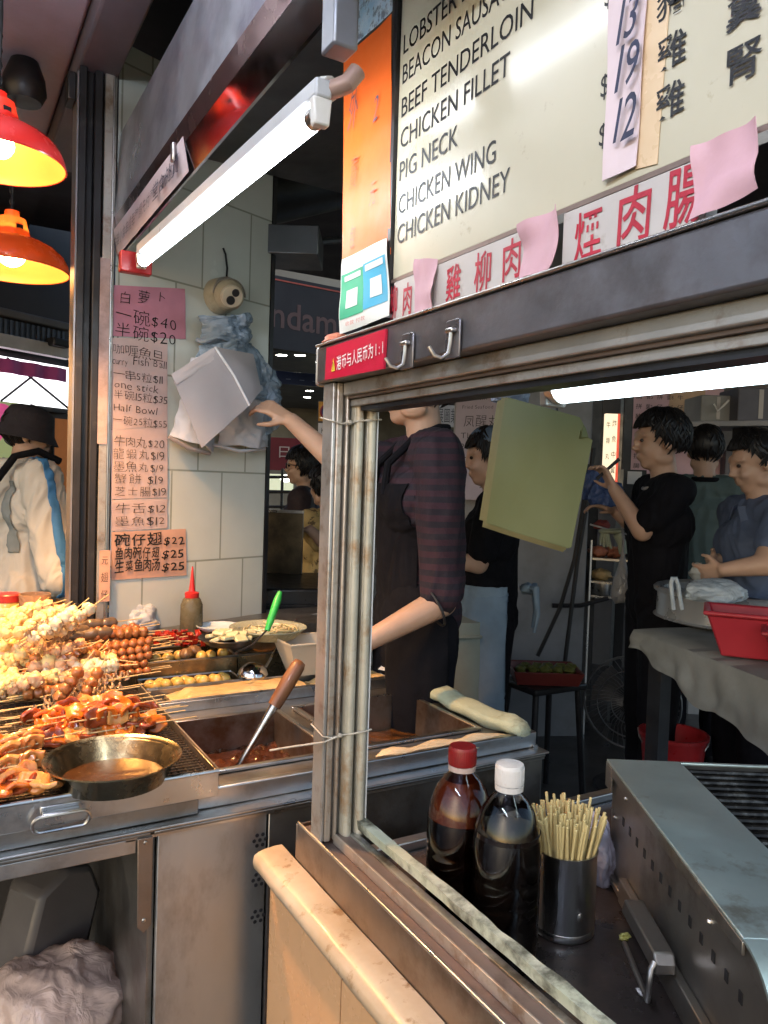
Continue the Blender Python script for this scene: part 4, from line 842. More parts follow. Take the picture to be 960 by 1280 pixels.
# orange squid skewers
def squid(k, b=.19):
    pcs = []
    for i in range(5):
        sd = k*11+i; w = R.uniform(.036, .056); L = R.uniform(.028, .040); cv = R.uniform(.4, 1.0); tw = R.uniform(-.9, .9); mb = MB()
        def fn(u, v):
            a = (u-.5)*cv*1.6; rr = L/cv
            x = .024*i+rr*sin(a)*.8; z = rr*(1-cos(a))-.004+.009*NZ.noise(V((u*3.5, v*3, sd))); y = w*(v-.5)*(1-.35*abs(u-.5)*2)*(1+.5*NZ.noise(V((u*4, sd, 2))))
            return V((x, y*cos(tw)-z*sin(tw), y*sin(tw)+z*cos(tw)))
        mb.grid(fn, 6, 4, thick=R.uniform(.009, .014)); pcs.append(('squid_piece', mb, SQ[R.choice([0, 0, 0, 1, 1, 2])]))
    t = skewer('squid_skewer', 'skewer of orange curled squid near the sauce pan', 'orange squid skewers', pcs, -.055, b); [rounded(c) for c in t.children if c.name.startswith('squid')]; return t
sq = [squid(k) for k in range(4)]; sqs = [squid(k+9, .105) for k in range(3)]
for i, (px, py, h, d, r) in enumerate(((74, 890, .030, (1, .10, .03), 0), (86, 884, .045, (1, .12, .04), 1), (100, 902, .028, (1, .0, .02), 2), (94, 893, .05, (1, .05, .05), 3), (112, 893, .030, (1, .10, .02), 1.3), (126, 905, .028, (1, .06, .02), .5), (120, 898, .048, (1, .12, .0), 2.2), (66, 902, .03, (.9, .35, .03), 1), (44, 922, .020, (.8, .6, .05), 2), (66, 922, .022, (1, .25, 0), .6), (84, 912, .024, (1, .1, .02), 1.7), (58, 906, .036, (1, .2, .02), .3), (132, 896, .030, (1, .05, .0), 1.1), (108, 884, .030, (1, .1, .02), 2.6), (40, 900, .03, (1, .15, .03), 2.9), (142, 912, .020, (1, .1, 0), .2),
                                         (-26, 968, .02, (1, .2, .05), 1), (-34, 985, .024, (1, -.1, .05), 0), (-40, 994, .030, (1, .3, .1), 2), (-22, 950, .026, (1, .3, .08), 1.4), (-60, 1006, .020, (1, .0, .05), 2.5), (-10, 974, .04, (.9, -.5, .0), .4), (-24, 936, .02, (1, .2, .03), 2))):
    d = V(d); lab = None if px > 20 else 'skewer of orange curled squid at the left front edge of the tray'
    put(sq[i % 4] if px > 20 else sqs[i % 3], atZ(px, py, TZ+h), d, r, lab)
# skewers whose bare sticks point to the right from the tray's left part
st_ = skewer('meat_ball_skewer', 'skewer with its bare stick pointing right across the open tray mesh', 'skewers with bare sticks on the tray mesh', [('meat', MB().ball((-.02*i-.02, 0, 0), .012, 12, nz=.2, ns=9, seed=70+i), BRN) for i in range(3)], -.09, .115)
for i in range(20):
    py = 884+i*4.6+R.uniform(-3, 3); px = -34-(26 if i > 6 else 0)+R.uniform(-12, 12)
    put(st_, atZ(px, py, TZ+.006+.020*R.random()), V((1, R.uniform(-.12, .35), R.uniform(-.04, .06))), R.uniform(0, 6))
for px, py, d in ((-16, 948, (1, .35, .02)), (-20, 956, (1, .4, .02)), (-22, 940, (1, .35, 0)), (-18, 936, (1, .3, 0))): put(st_, atZ(px, py, TZ+.006), V(d), 1)
# spare bare sticks standing in the heap
for i, (px, py, d) in enumerate(((38, 800, (.2, .1, 1)), (46, 806, (.35, 0, 1)), (52, 808, (.5, .1, 1)), (80, 798, (.35, .2, 1)), (24, 808, (.05, 0, 1)), (108, 826, (.6, .1, .8)), (130, 826, (.5, .2, .8)), (20, 780, (.5, .2, 1)), (26, 778, (.5, .2, 1)), (49, 772, (.3, .2, 1)))):
    p = atZ(px, py, TZ+.12); put(br, p-V(d).normalized()*.10, V(d), i)
# shallow pan of dark sauce on the tray
PANM = mat('brassy_steel', (.40, .34, .22), .26, 1., .15, 8, dirt=((.10, .06, .025), 12, .48, .66, .8), bump=.08, bs=60)
def pan(name, label, c, R_, rb, h, m=PANM, rz=0):
    t = thing(name, label, 'pan', c); M_ = Matrix.Translation(V(c))
    part('bowl', MB().lathe([(.0001, .0), (rb, .0), (rb+.008, .003), (R_-.008, h-.004), (R_, h), (R_+.003, h+.0015), (R_+.003, h-.0015), (R_-.002, h-.0025), (R_-.012, h-.006), (rb+.004, .006), (rb-.004, .0035), (.0001, .0035)], 56, 0, M_), m, t, ang=50); return t
pc = atZ(139, 948, TZ+.045); pc.z = TZ+.001; pc += V((.004, -.002, 0))
t = pan('sauce_pan', 'shallow brassy steel pan with a puddle of dark sauce at the tray front', pc, .121, .088, .048)
mb = MB(); mb.lathe([(.0001, .012), (.04, .0125), (.075, .012), (.093, .0105)], 48, 0, Matrix.Translation(pc)); mb.noise(.0008, 60)
solo('dark_sauce', mb, mat('dark_sauce', (.07, .026, .006), .2, 0, .3, 30, col2=(.035, .012, .004), dirt=((.25, .13, .03), 60, .62, .7, .8), coat=.25, bump=.2, bs=90), 'dark glossy sauce puddle lying in the brassy pan', 'sauce', ang=70)
wc = atZ(97, 765, 1.035); wc.z = .9965
pan('steel_bowl', 'wide shallow steel bowl on the ledge in front of the dark post', wc, .108, .062, .045)
# ------------------------------------------------------------------ curry side: small trays behind the sauce tank
YBALL = mat('yellow_fish_ball', (.62, .40, .10), .34, 0, .12, 30, coat=.4, sss=.15)
def traybox(name, label, x0, x1, y0, y1, z0, z1, m=STEEL_D, th=.003):
    t = thing(name, label, 'tray', ((x0+x1)/2, (y0+y1)/2, z0))
    part('floor', MB().box((x0, y0, z0), (x1, y1, z0+th)), m, t)
    part('wall', MB().box((x0, y0, z0+th), (x1, y0+th, z1)), m, t); part('wall', MB().box((x0, y1-th, z0+th), (x1, y1, z1)), m, t)
    part('wall', MB().box((x0, y0+th, z0+th), (x0+th, y1-th, z1)), m, t); part('wall', MB().box((x1-th, y0+th, z0+th), (x1, y1-th, z1)), m, t)
    part('rim', MB().tube([(x0, y0, z1), (x1, y0, z1), (x1, y1, z1), (x0, y1, z1)], .0035, 6, closed=True), STEEL, t); return t
OILY = mat('oily_tray_steel', (.34, .28, .17), .3, .9, .2, 6, dirt=((.16, .09, .03), 8, .45, .65, .8))
traybox('noodle_roll_tray', 'long steel tray holding the pale rice noodle sheet', .50, 1.26, 1.994, 2.118, ZT+.001, ZT+.030)
NOOD = mat('rice_noodle', (.60, .44, .22), .36, 0, .12, 9, col2=(.52, .34, .14), dirt=((.34, .15, .04), 30, .60, .70, .8), coat=.3, bump=.15, bs=50)
def slab(x0, x1, y0, y1, z, h, seed, nx=40, ny=12):
    sd = seed
    def fn(u, v):
        e = min(1, 6*min(u, 1-u, v, 1-v)+.25)
        return (x0+(x1-x0)*u+.006*NZ.noise(V((u*6, v*5, sd))), y0+(y1-y0)*v+.005*NZ.noise(V((u*8, v*4, sd+4))), z+h*e+.006*NZ.noise(V((u*10, v*4, sd+8))))
    return MB().grid(fn, nx, ny, thick=.012)
solo('rice_noodle_sheet', slab(.545, .945, 2.000, 2.108, ZT+.012, .024, 3), NOOD, 'long pale rice noodle sheet flecked with red, left of the white box', 'noodles', ang=70)
solo('rice_noodle_sheet', slab(.965, 1.22, 2.000, 2.10, ZT+.010, .018, 7, 24), NOOD, 'shorter rice noodle sheet in the tray below the white box', 'noodles', ang=70)
traybox('fish_ball_tray', 'narrow steel tray with a row of yellow curry fish balls', .50, .775, 2.125, 2.235, ZT+.001, ZT+.032, OILY)
fbp = None
def curryball(p, k, lab, g):
    global fbp
    s_ = .0175*R.uniform(.94, 1.06)
    if fbp is None: fbp = solo('curry_fish_ball', MB().ball(p, .0175, 18, nz=.06, seed=2), YBALL, lab, 'fish ball', g, ang=80); return fbp
    c = clone(fbp, (p[0], p[1], p[2]-.0175), (R.uniform(-.5, .5), R.uniform(-.5, .5), R.uniform(0, 6)), lab); c['group'] = g; return c
for i in range(7):
    curryball((.535+.035*i, 2.165+.008*R.uniform(-1, 1), ZT+.026), i, 'yellow curry fish ball in the front row in the narrow steel tray', 'front row of curry fish balls')
    curryball((.525+.036*i, 2.205, ZT+.022), i, 'yellow curry fish ball in the front row in the narrow steel tray', 'front row of curry fish balls')
traybox('deep_tray', 'deeper oily steel tray with fish balls and red peppers on skewers', .50, .80, 2.245, 2.435, ZT+.001, ZT+.075, OILY)
for x, y in ((.73, 2.285), (.695, 2.275), (.765, 2.30), (.60, 2.285), (.57, 2.29), (.63, 2.31)):
    curryball((x, y, ZT+.077), 0, 'yellow curry fish ball at the brim of the deeper tray, under the red peppers', 'fish balls at the brim of the deeper tray')
for i, (x, y) in enumerate(((.655, 2.29), (.69, 2.32), (.54, 2.30))): solo('pork_ball', MB().ball((x, y, ZT+.082), (.021, .021, .018), 16, nz=.2, ns=9, seed=i), mat('pork_ball', (.24, .13, .06), .4, 0, .2, 30, bump=.4, coat=.3), ['brownish meat ball between the yellow fish balls of the deeper tray', 'darker meat ball behind the other one in the deeper tray', 'meat ball at the left corner in the deeper tray'][i], 'meat ball', ang=70)
CHI = mat('red_pepper', (.36, .022, .008), .28, 0, .25, 20, col2=(.24, .012, .006), coat=.5)
def chili(k):
    mb = MB()
    for i in range(4):
        a = R.uniform(0, 6.28)
        mb.grid(lambda u, v: (.026*i+.016*(u-.5)+.004*NZ.noise(V((u*3, v*3, k+i))), .034*(v-.5)*cos(a)-.012*sin(pi*v)*sin(a), .034*(v-.5)*sin(a)+.012*sin(pi*v)*cos(a)+.004*NZ.noise(V((u*3, v*3, k-i)))), 6, 6, thick=.004)
    return mb
cs = [skewer('red_pepper_skewer', 'skewer of red peppers heaped on the deeper tray', 'red pepper skewers', [('pepper', chili(k), CHI)], -.08, .11) for k in range(3)]
for i in range(9): put(cs[i % 3], (.555+.016*i+R.uniform(-.02, .02), 2.375+R.uniform(-.03, .03), ZT+.10+.032*(1-abs(i-3)/5)*R.uniform(.6, 1)), V((1, R.uniform(-.2, .4), R.uniform(-.1, .1))), R.uniform(0, 6))
# dark curry pot area, radish bowl
traybox('curry_tray', 'deep oily tray of dark curry broth in front of the pale radish', .803, 1.12, 2.245, 2.435, ZT+.001, ZT+.075, OILY)
solo('curry_broth', liquid(.807, 1.116, 2.249, 2.431, ZT+.045, .014, 30, 5, 30, 24), mat('curry_broth', (.13, .065, .018), .15, 0, .3, 20, col2=(.06, .028, .008), coat=.5), 'dark brown curry broth in the deep tray by the steel ladle', 'broth', ang=70)
RAD = mat('radish', (.60, .55, .34), .3, 0, .12, 16, coat=.4, sss=.15)
rb = atZ(286, 799, 1.02); t = thing('radish_bowl', 'dark shallow bowl of translucent radish pieces before the pillar', 'bowl', (rb.x, rb.y, 1.0035)); part('bowl', MB().lathe([(.0001, 0), (.06, 0), (.09, .022), (.088, .024), (.058, .004), (.0001, .003)], 32, 0, Matrix.Translation((rb.x, rb.y, 1.0045))), DARKM, t)
for i in range(14):
    a = i*2.4; r = .058*math.sqrt(i/14); M_ = Matrix.Translation((rb.x+r*cos(a), rb.y+r*sin(a), 1.023+.020*(1-r/.06)+.004*R.random())) @ Matrix.Rotation(R.uniform(0, 6), 4, 'Z') @ Matrix.Rotation(R.uniform(-.7, .7), 4, 'X')
    mb = MB().box((-.019, -.015, -.006), (.019, .015, .006), 0, M_); o = solo('radish_piece', mb, RAD, 'translucent pale radish piece heaped in the dark bowl', 'radish', 'radish pieces in the dark bowl', bv=.003)
nb = atZ(335, 790, 1.02); t = thing('noodle_tub', 'pale plastic tub of cooked noodles under the green handled spoon', 'tub', (nb.x, nb.y, 1.0035)); TUB = film('pale_tub_plastic', (.50, .53, .42), .85)
part('tub', MB().lathe([(.0001, 0), (.085, 0), (.115, .028), (.121, .030), (.121, .033), (.112, .031), (.082, .003), (.0001, .003)], 36, 0, Matrix.Translation((nb.x, nb.y, 1.0045))), TUB, t)
mb = MB()
for i in range(26):
    a = R.uniform(0, 6.28); r = R.uniform(.02, .085); mb.tube([(nb.x+r*cos(a+k*.35)+.01*sin(k+i), nb.y+r*sin(a+k*.35), 1.023+.016*R.random()) for k in range(6)], .004, 6)
solo('noodles', mb, RAD, 'pale tangled noodles in the plastic tub', 'noodles', ang=70)
gs_ = atZ(333, 791, 1.045); ge = gs_+V((.055, .035, .115)); t = thing('green_spoon', 'spoon with bright green plastic handle resting in the noodle tub', 'spoon', gs_)
part('handle', MB().tube([gs_+(ge-gs_)*.05, gs_+(ge-gs_)*.3, gs_+(ge-gs_)*.8, ge], [.008, .011, .012, .007], 12), mat('green_plastic', (.035, .42, .075), .3, 0, .06, 9), t)
part('stem', MB().tube([gs_+(ge-gs_)*.08, gs_-V((.05, .02, .028)), gs_-V((.12, .06, .040))], .003, 8), DARKM, t)
# bluish plastic dish edge, squeeze bottle, crumpled bag on the ledge
bl = atZ(274, 786, 1.015); t = thing('plastic_dish', 'light blue plastic dish lying on the ledge beside the squeeze bottle', 'dish', (bl.x, bl.y+.0, 1.0035)); part('dish', MB().lathe([(.0001, 0), (.04, 0), (.068, .016), (.073, .022), (.070, .022), (.064, .018), (.038, .003), (.0001, .003)], 32, 0, Matrix.Translation((bl.x, bl.y+.0, 1.0045))), mat('blue_white_plastic', (.50, .58, .66), .35, 0, .05, 9), t)
sb = atZ(237, 788, 1.0035)+CN*.008; t = thing('squeeze_bottle', 'squeeze bottle of dark sauce with a pointed red nozzle', 'bottle', sb); M_ = Matrix.Translation(sb)
SQB = film('smoky_bottle_plastic', (.16, .14, .085), .88)
part('body', MB().lathe([(.0001, 0), (.034, 0), (.036, .006), (.036, .05), (.035, .085), (.028, .103), (.020, .110)], 28, 0, M_), SQB, t)
part('sauce', MB().lathe([(.0001, .003), (.033, .003), (.0335, .045), (.0001, .045)], 28, 0, M_), mat('squeeze_sauce', (.03, .018, .008), .3), t)
part('cap', MB().lathe([(.0215, .106), (.0225, .108), (.0225, .124), (.012, .128), (.0001, .128)], 24, 0, M_), mat('red_cap', (.50, .02, .02), .35, 0, .06, 9), t)
part('nozzle', MB().lathe([(.011, .127), (.009, .14), (.005, .18), (.0022, .208), (.0001, .209)], 16, 0, M_), mat('red_cap', (.5, .02, .02)), t)
def crumpled(name, c, r, m, label, cat, seed, amp=.3, sc=3.2, n=96, group=None, flat=.0):
    """a limp film bag: pleats running from the gathered top, crossed by fine crinkles"""
    mb = MB(); c = V(c); sd = V((seed, seed*2.3, seed*.7)); rx, ry, rz = r; o = []; h = n//2
    tri = lambda x: abs((x % 1)*2-1)*2-1; tlt = Matrix.Rotation(1.0+.3*(seed % 3), 3, 'X') @ Matrix.Rotation(seed*1.3, 3, 'Z')
    def pt(d):
        w = d*sc*.5+sd; d0 = d; d = tlt @ (d+NZ.noise_vector(w*.7)*.35).normalized(); a = math.atan2(d.y, d.x)/(2*pi); q = NZ.noise(w*1.1); q2 = NZ.noise(w*2.3); e = math.sqrt(max(0, 1-d.z*d.z))
        pl = tri(a*9+q*1.6+d.z*.5)*.55+tri(a*21+q2*1.8-d.z)*.28
        cr = tri(NZ.noise(w*1.6)*3+d.z*2)*.30+(1-2*abs(NZ.noise(w*4.6)))*.22
        k = 1+amp*.75*q+amp*.30*q2+amp*.20*pl*e+amp*.16*cr
        p = V((d0.x*rx, d0.y*ry, d0.z*rz))*k; p.z = max(p.z, -rz*.55+.004*q2); return c+p
    o.append(pt(V((0, 0, 1))))
    for j in range(1, h): o += [pt(V((sin(pi*j/h)*cos(2*pi*i/n), sin(pi*j/h)*sin(2*pi*i/n), cos(pi*j/h)))) for i in range(n)]
    o.append(pt(V((0, 0, -1)))); fs = [(0, 1+i, 1+(i+1) % n) for i in range(n)]
    for j in range(h-2): fs += [(1+j*n+i, 1+(j+1)*n+i, 1+(j+1)*n+(i+1) % n, 1+j*n+(i+1) % n) for i in range(n)]
    e = len(o)-1; fs += [(e, 1+(h-2)*n+(i+1) % n, 1+(h-2)*n+i) for i in range(n)]
    mb.add(o, fs); return solo(name, mb, m, label, cat, group, ang=75)
p = atZ(162, 786, 1.0)+CN*.05; crumpled('plastic_bag', (p.x, p.y, 1.03), (.062, .045, .062), film('bluish_white_film', (.60, .64, .70), .9), 'crumpled bluish white plastic bag at the foot of the tiled pillar', 'plastic bag', 4)
# steel ladle bowl, white box, loose papers
lb = atZ(318, 846, ZT+.03); t = thing('steel_ladle', 'steel ladle lying bowl side up beside the white box', 'ladle', (lb.x, lb.y, ZT+.01)); part('bowl', MB().ball((lb.x, lb.y+.01, ZT+.03), (.048, .048, .042), 24), mat('polished_steel', (.62, .62, .62), .12, 1, .05, 6), t, ang=80)
part('stem', MB().tube([(lb.x+.04, lb.y+.02, ZT+.045), (lb.x+.09, lb.y+.06, ZT+.09), (lb.x+.2, lb.y+.16, ZT+.16)], .004, 8), STEEL, t)
wx0, wx1, wy0, wy1, wz0, wz1 = .895, 1.19, 2.055, 2.20, ZT+.034, ZT+.135
t = thing('plastic_food_box', 'open whitish plastic box with sauce streaks on the counter behind the post', 'box', ((wx0+wx1)/2, (wy0+wy1)/2, wz0)); BOXM = mat('milky_plastic', (.50, .46, .38), .35, 0, .08, 6, dirt=((.40, .22, .07), 9, .52, .68, .75))
mb = MB(); f = .035; o = [(wx0+f, wy0+f, wz0), (wx1-f, wy0+f, wz0), (wx1-f, wy1-f, wz0), (wx0+f, wy1-f, wz0), (wx0, wy0, wz1), (wx1, wy0, wz1), (wx1, wy1, wz1), (wx0, wy1, wz1)]; i_ = [(x+(.003 if x < (wx0+wx1)/2 else -.003), y+(.003 if y < (wy0+wy1)/2 else -.003), z+(.003 if z == wz0 else 0)) for x, y, z in o]
mb.add(o+i_, [(0, 3, 2, 1), (0, 1, 5, 4), (1, 2, 6, 5), (2, 3, 7, 6), (3, 0, 4, 7), (8, 9, 10, 11), (8, 12, 13, 9), (9, 13, 14, 10), (10, 14, 15, 11), (11, 15, 12, 8), (4, 5, 13, 12), (5, 6, 14, 13), (6, 7, 15, 14), (7, 4, 12, 15)]); part('box', mb, BOXM, t)
part('rim', MB().tube([(wx0, wy0, wz1), (wx1, wy0, wz1), (wx1, wy1, wz1), (wx0, wy1, wz1)], .0045, 6, closed=True), BOXM, t)
for i, (a, lab) in enumerate(((.2, 'bluish white sheet of paper lying right of the white box'), (.55, 'second sheet lying fanned out over the other one right of the white box'))):
    M_ = Matrix.Translation((1.235, 2.02, ZT+.03+.012*i)) @ Matrix.Rotation(a, 4, 'Z') @ Matrix.Rotation(-.22-.1*i, 4, 'Y')
    solo('loose_paper', MB().grid(lambda u, v: (.17*u-.03, .09*(v-.5), .012*sin(u*2.2+i)), 10, 4, thick=.001, M=M_), mat('bluish_paper', (.52, .57, .64), .55, 0, .05, 8), lab, 'paper')
# big ladle with wooden handle standing in the brown sauce
la = atZ(299, 957, .812); lt = at(376, 826, 1.93); t = thing('wooden_handled_ladle', 'steel ladle with brown wooden handle standing in the sauce tank', 'ladle', la); dl = lt-la
part('stem', MB().tube([la-dl*.10, la, la+dl*.30, la+dl*.56], [.0065, .0075, .0085, .0115], 12), mat('ladle_steel', (.55, .53, .50), .22, 1, .1, 12, dirt=((.30, .15, .04), 14, .50, .66, .7)), t, ang=60)
part('handle', MB().tube([la+dl*.555, la+dl*.60, la+dl*.80, la+dl*.95, la+dl*.99, la+dl], [.0165, .0175, .0195, .0185, .0145, .006], 16), mat('ladle_wood', (.20, .085, .035), .42, 0, .25, 14, col2=(.12, .045, .018), stretch=(1, 1, .3), coat=.2), t, ang=60)
part('scoop', MB().ball(la-dl*.16, (.04, .04, .03), 16), STEEL, t, ang=80)
# towels along the rim of the tanks
TW = mat('pale_green_towel', (.42, .46, .33), .85, 0, .1, 12, dirt=((.12, .10, .05), 10, .54, .70, .75), bump=.5, bs=140)
TW2 = mat('orange_print_towel', (.60, .50, .34), .85, 0, .08, 12, dirt=((.55, .10, .05), 26, .62, .70, .7), bump=.5, bs=140)
def towel(path, w, h, m, label, seed):
    n = 16; mb = MB(); P = [V(p) for p in path]; o = []; K = len(P)
    for i, p in enumerate(P):
        tg = (P[min(i+1, K-1)]-P[max(i-1, 0)]).normalized(); s_ = V((-tg.y, tg.x, 0)).normalized(); e = min(1, .55+.9*min(i, K-1-i)/3)
        for j in range(n):
            a = 2*pi*j/n; k = 1+.22*NZ.noise(V((i*.45, cos(a)*1.2+seed, sin(a)*1.2))); o.append(p+s_*cos(a)*w*k*e+V((0, 0, sin(a)*h*k*e)))
    fs = [(i*n+j, i*n+(j+1) % n, (i+1)*n+(j+1) % n, (i+1)*n+j) for i in range(K-1) for j in range(n)]+[tuple(range(n))[::-1], tuple(range((K-1)*n, K*n))]
    mb.add(o, fs); return solo('towel', mb, m, label, 'towel', ang=75)
towel([(1.245+.008*sin(i*.8), 1.425+i*.0325, ZT+.022+.004*sin(i*1.3)) for i in range(21)], .036, .022, TW, 'pale green stained towel rolled along the right rim of the gravy tank', 2)
towel([(.86+i*.0215, 1.468+.002*sin(i), ZT-.004+.003*sin(i*1.1)) for i in range(18)], .026, .021, TW2, 'folded towel with red print lying along the front rim of the gravy tank', 6)
towel([(.70+i*.017, 1.462, ZT-.006) for i in range(9)], .021, .019, TW, 'small pale towel end sticking out right of the window post', 9)
# rubbish under the counter
PBM = film('pale_pink_film', (.82, .60, .50), .92, .28); PBM.node_tree.nodes['Principled BSDF'].inputs['Coat Weight'].default_value = .4
p = at(66, 1252, 1.62); crumpled('rubbish_bag', (p.x, p.y, p.z-.02), (.15, .13, .115), PBM, 'crumpled pale pinkish plastic bag in the open space under the counter', 'plastic bag', 7, .24, 3.0, 96)
p = at(118, 1268, 1.66); crumpled('rubbish_bag', (p.x+.03, p.y+.03, p.z-.03), (.09, .09, .08), film('greyish_film', (.50, .48, .44), .9), 'smaller greyish plastic bag tucked behind the pink one under the counter', 'plastic bag', 12, .3, 3., 48)
p = at(60, 1150, 1.75); M_ = Matrix.Translation(p) @ Matrix.Rotation(.5, 4, 'Z') @ Matrix.Rotation(.28, 4, 'Y'); t = thing('plastic_jug', 'greyish plastic jug leaning in the dark space under the counter', 'jug', p-V((0, 0, .14)))
mb = MB(); mb.prism([(-.075, -.13), (.075, -.13), (.085, -.10), (.085, .07), (.04, .13), (-.03, .13), (-.085, .08), (-.085, -.10)], -.06, .06, 0, M_ @ Matrix.Rotation(pi/2, 4, 'X')); part('body', mb, mat('jug_plastic', (.15, .13, .12), .4, 0, .12, 6), t, bv=.014)
part('spout', MB().tube([M_ @ V((0, 0, .125)), M_ @ V((0, 0, .165))], .02, 14), mat('jug_plastic', (.3, .3, .3)), t)
# ------------------------------------------------------------------ things on the brown counter behind the window
ZK = .785
def thinshell(name, col, gloss=.04, tint=.75):
    """clear plastic shell: mostly see-through, mirror-like at grazing angles"""
    if name in MATS: return MATS[name]
    m = bpy.data.materials.new(name); MATS[name] = m; m.use_nodes = True; t = m.node_tree; N = t.nodes; L = t.links; N.remove(N['Principled BSDF'])
    a = N.new('ShaderNodeBsdfTransparent'); a.inputs[0].default_value = (*col, 1); g = N.new('ShaderNodeBsdfGlossy'); g.inputs['Roughness'].default_value = gloss
    f = N.new('ShaderNodeFresnel'); f.inputs[0].default_value = 1.5; mx = N.new('ShaderNodeMixShader'); n = N.new('ShaderNodeTexNoise'); n.inputs['Scale'].default_value = 30; b = N.new('ShaderNodeBump'); b.inputs['Strength'].default_value = .12
    tc = N.new('ShaderNodeTexCoord'); L.new(tc.outputs['Object'], n.inputs[0]); L.new(n.outputs[0], b.inputs['Height']); L.new(b.outputs[0], g.inputs['Normal'])
    k = N.new('ShaderNodeMath'); k.operation = 'MULTIPLY'; k.inputs[1].default_value = tint*1.6; L.new(f.outputs[0], k.inputs[0])
    L.new(k.outputs[0], mx.inputs[0]); L.new(a.outputs[0], mx.inputs[1]); L.new(g.outputs[0], mx.inputs[2]); L.new(mx.outputs[0], N['Material Output'].inputs[0]); return m
SOY = mat('soy_sauce', (.008, .004, .003), .08, 0, .3, 10, coat=.6)
def bottle(label, p, H, R_, capm, ringm, shell, fill, upper=None, rz=0.):
    t = thing('sauce_bottle', label, 'bottle', p, rz); k = H/.30
    pr = [(.030, 0), (.040, .002), (.044, .010), (.0445, .030), (.0437, .034), (.0445, .038), (.0445, .064), (.0437, .068), (.0445, .072), (.0445, .098), (.0437, .102), (.0445, .106), (.0445, .132), (.0437, .136), (.0445, .140), (.0450, .165), (.0445, .190), (.041, .213), (.034, .236), (.025, .252), (.0165, .262), (.0135, .268), (.0135, .278)]
    s_ = R_/.045; pr = [(r*s_, z*k) for r, z in pr]; n = 40
    mb = MB(); mb.lathe([(.0001, .004)]+pr, n); part('shell', mb, shell, t, world=False, ang=50)
    zf = fill*k; lq = [(max(r-.0014, .0001), z+.002) for r, z in pr if z < zf]; lq = [(.0001, .003)]+lq+[(lq[-1][0], zf), (.0001, zf+.001)]
    part('sauce', MB().lathe(lq, n), SOY, t, world=False, ang=50)
    if upper: 
        up = [(max(r-.0012, .0001), z) for r, z in pr if zf < z < .255*k]; part('sauce_film', MB().lathe(up, n), upper, t, world=False, ang=50)
    part('neck_ring', MB().lathe([(.0137*s_, .266*k), (.0185*s_, .2665*k), (.0190*s_, .275*k), (.0137*s_, .2755*k)], 30), ringm, t, world=False)
    cp = MB(); z0_, z1_ = .276*k, .306*k; rr = .0188*s_; cp.lathe([(.0137*s_, z0_), (rr, z0_), (rr*1.02, z0_+.003), (rr*.99, z1_-.004), (rr*.93, z1_), (.0001, z1_+.0005)], 30)
    for i in range(36): a = i*pi/18; cp.box((-.0006, rr*.97, z0_+.004), (.0006, rr*1.02, z1_-.005), 0, Matrix.Rotation(a, 4, 'Z'))
    part('cap', cp, capm, t, world=False); return t
CAPW = mat('white_cap', (.66, .62, .58), .4, 0, .08, 16, dirt=((.45, .25, .18), 30, .6, .72, .7)); CAPR = mat('dark_red_cap', (.26, .012, .012), .35, 0, .2, 16)
pb = atZ(628, 1201, ZK); pr_ = atZ(560, 1168, ZK)
for nm_, p_ in (('a', pb), ('b', pr_)): p_.x = max(p_.x, .72)
Lb = (pb-EYE).length; 
bottle('tall clear bottle of black sauce with a white cap', (pb.x, pb.y, ZK+.0005), .296, .0515, CAPW, CAPW, thinshell('clear_shell', (.93, .93, .90)), .205)
bottle('brown tinted sauce bottle with a dark red cap behind the white capped one', (pr_.x+.012, pr_.y+.01, ZK+.0005), .292, .0535, CAPR, mat('pinkish_ring', (.60, .44, .38), .4), thinshell('brown_shell', (.62, .40, .30)), .188, film('sauce_film', (.30, .12, .06), .9, .3), 1.)
# steel can full of bamboo sticks
pcn = atZ(703, 1160, ZK); pcn.z = ZK+.0005; t = thing('steel_can', 'brushed steel can holding the bamboo sticks', 'can', pcn)
RC = .050; HC = .135
part('can', MB().lathe([(.0001, 0), (RC-.003, 0), (RC, .003), (RC, .012), (RC-.0008, .0135), (RC, .015), (RC, HC-.003), (RC+.0012, HC-.001), (RC+.0012, HC+.001), (RC-.0012, HC+.001), (RC-.0015, HC-.004), (RC-.0015, .004), (.0001, .003)], 48, 0, Matrix.Translation(pcn)), mat('can_steel', (.55, .55, .55), .30, 1, .1, 5, dirt=((.12, .11, .10), 8, .5, .7, .6), stretch=(1, 1, .15)), t, ang=50)
part('rivet', MB().ball((pcn.x+.02*cos(-2.2)+.0, pcn.y-.0495, pcn.z+.045), (.006, .002, .008), 8), STEEL, t)
BS = mat('bamboo_stick_pale', (.70, .56, .26), .5, 0, .12, 30, stretch=(1, 1, .15))
proto = None
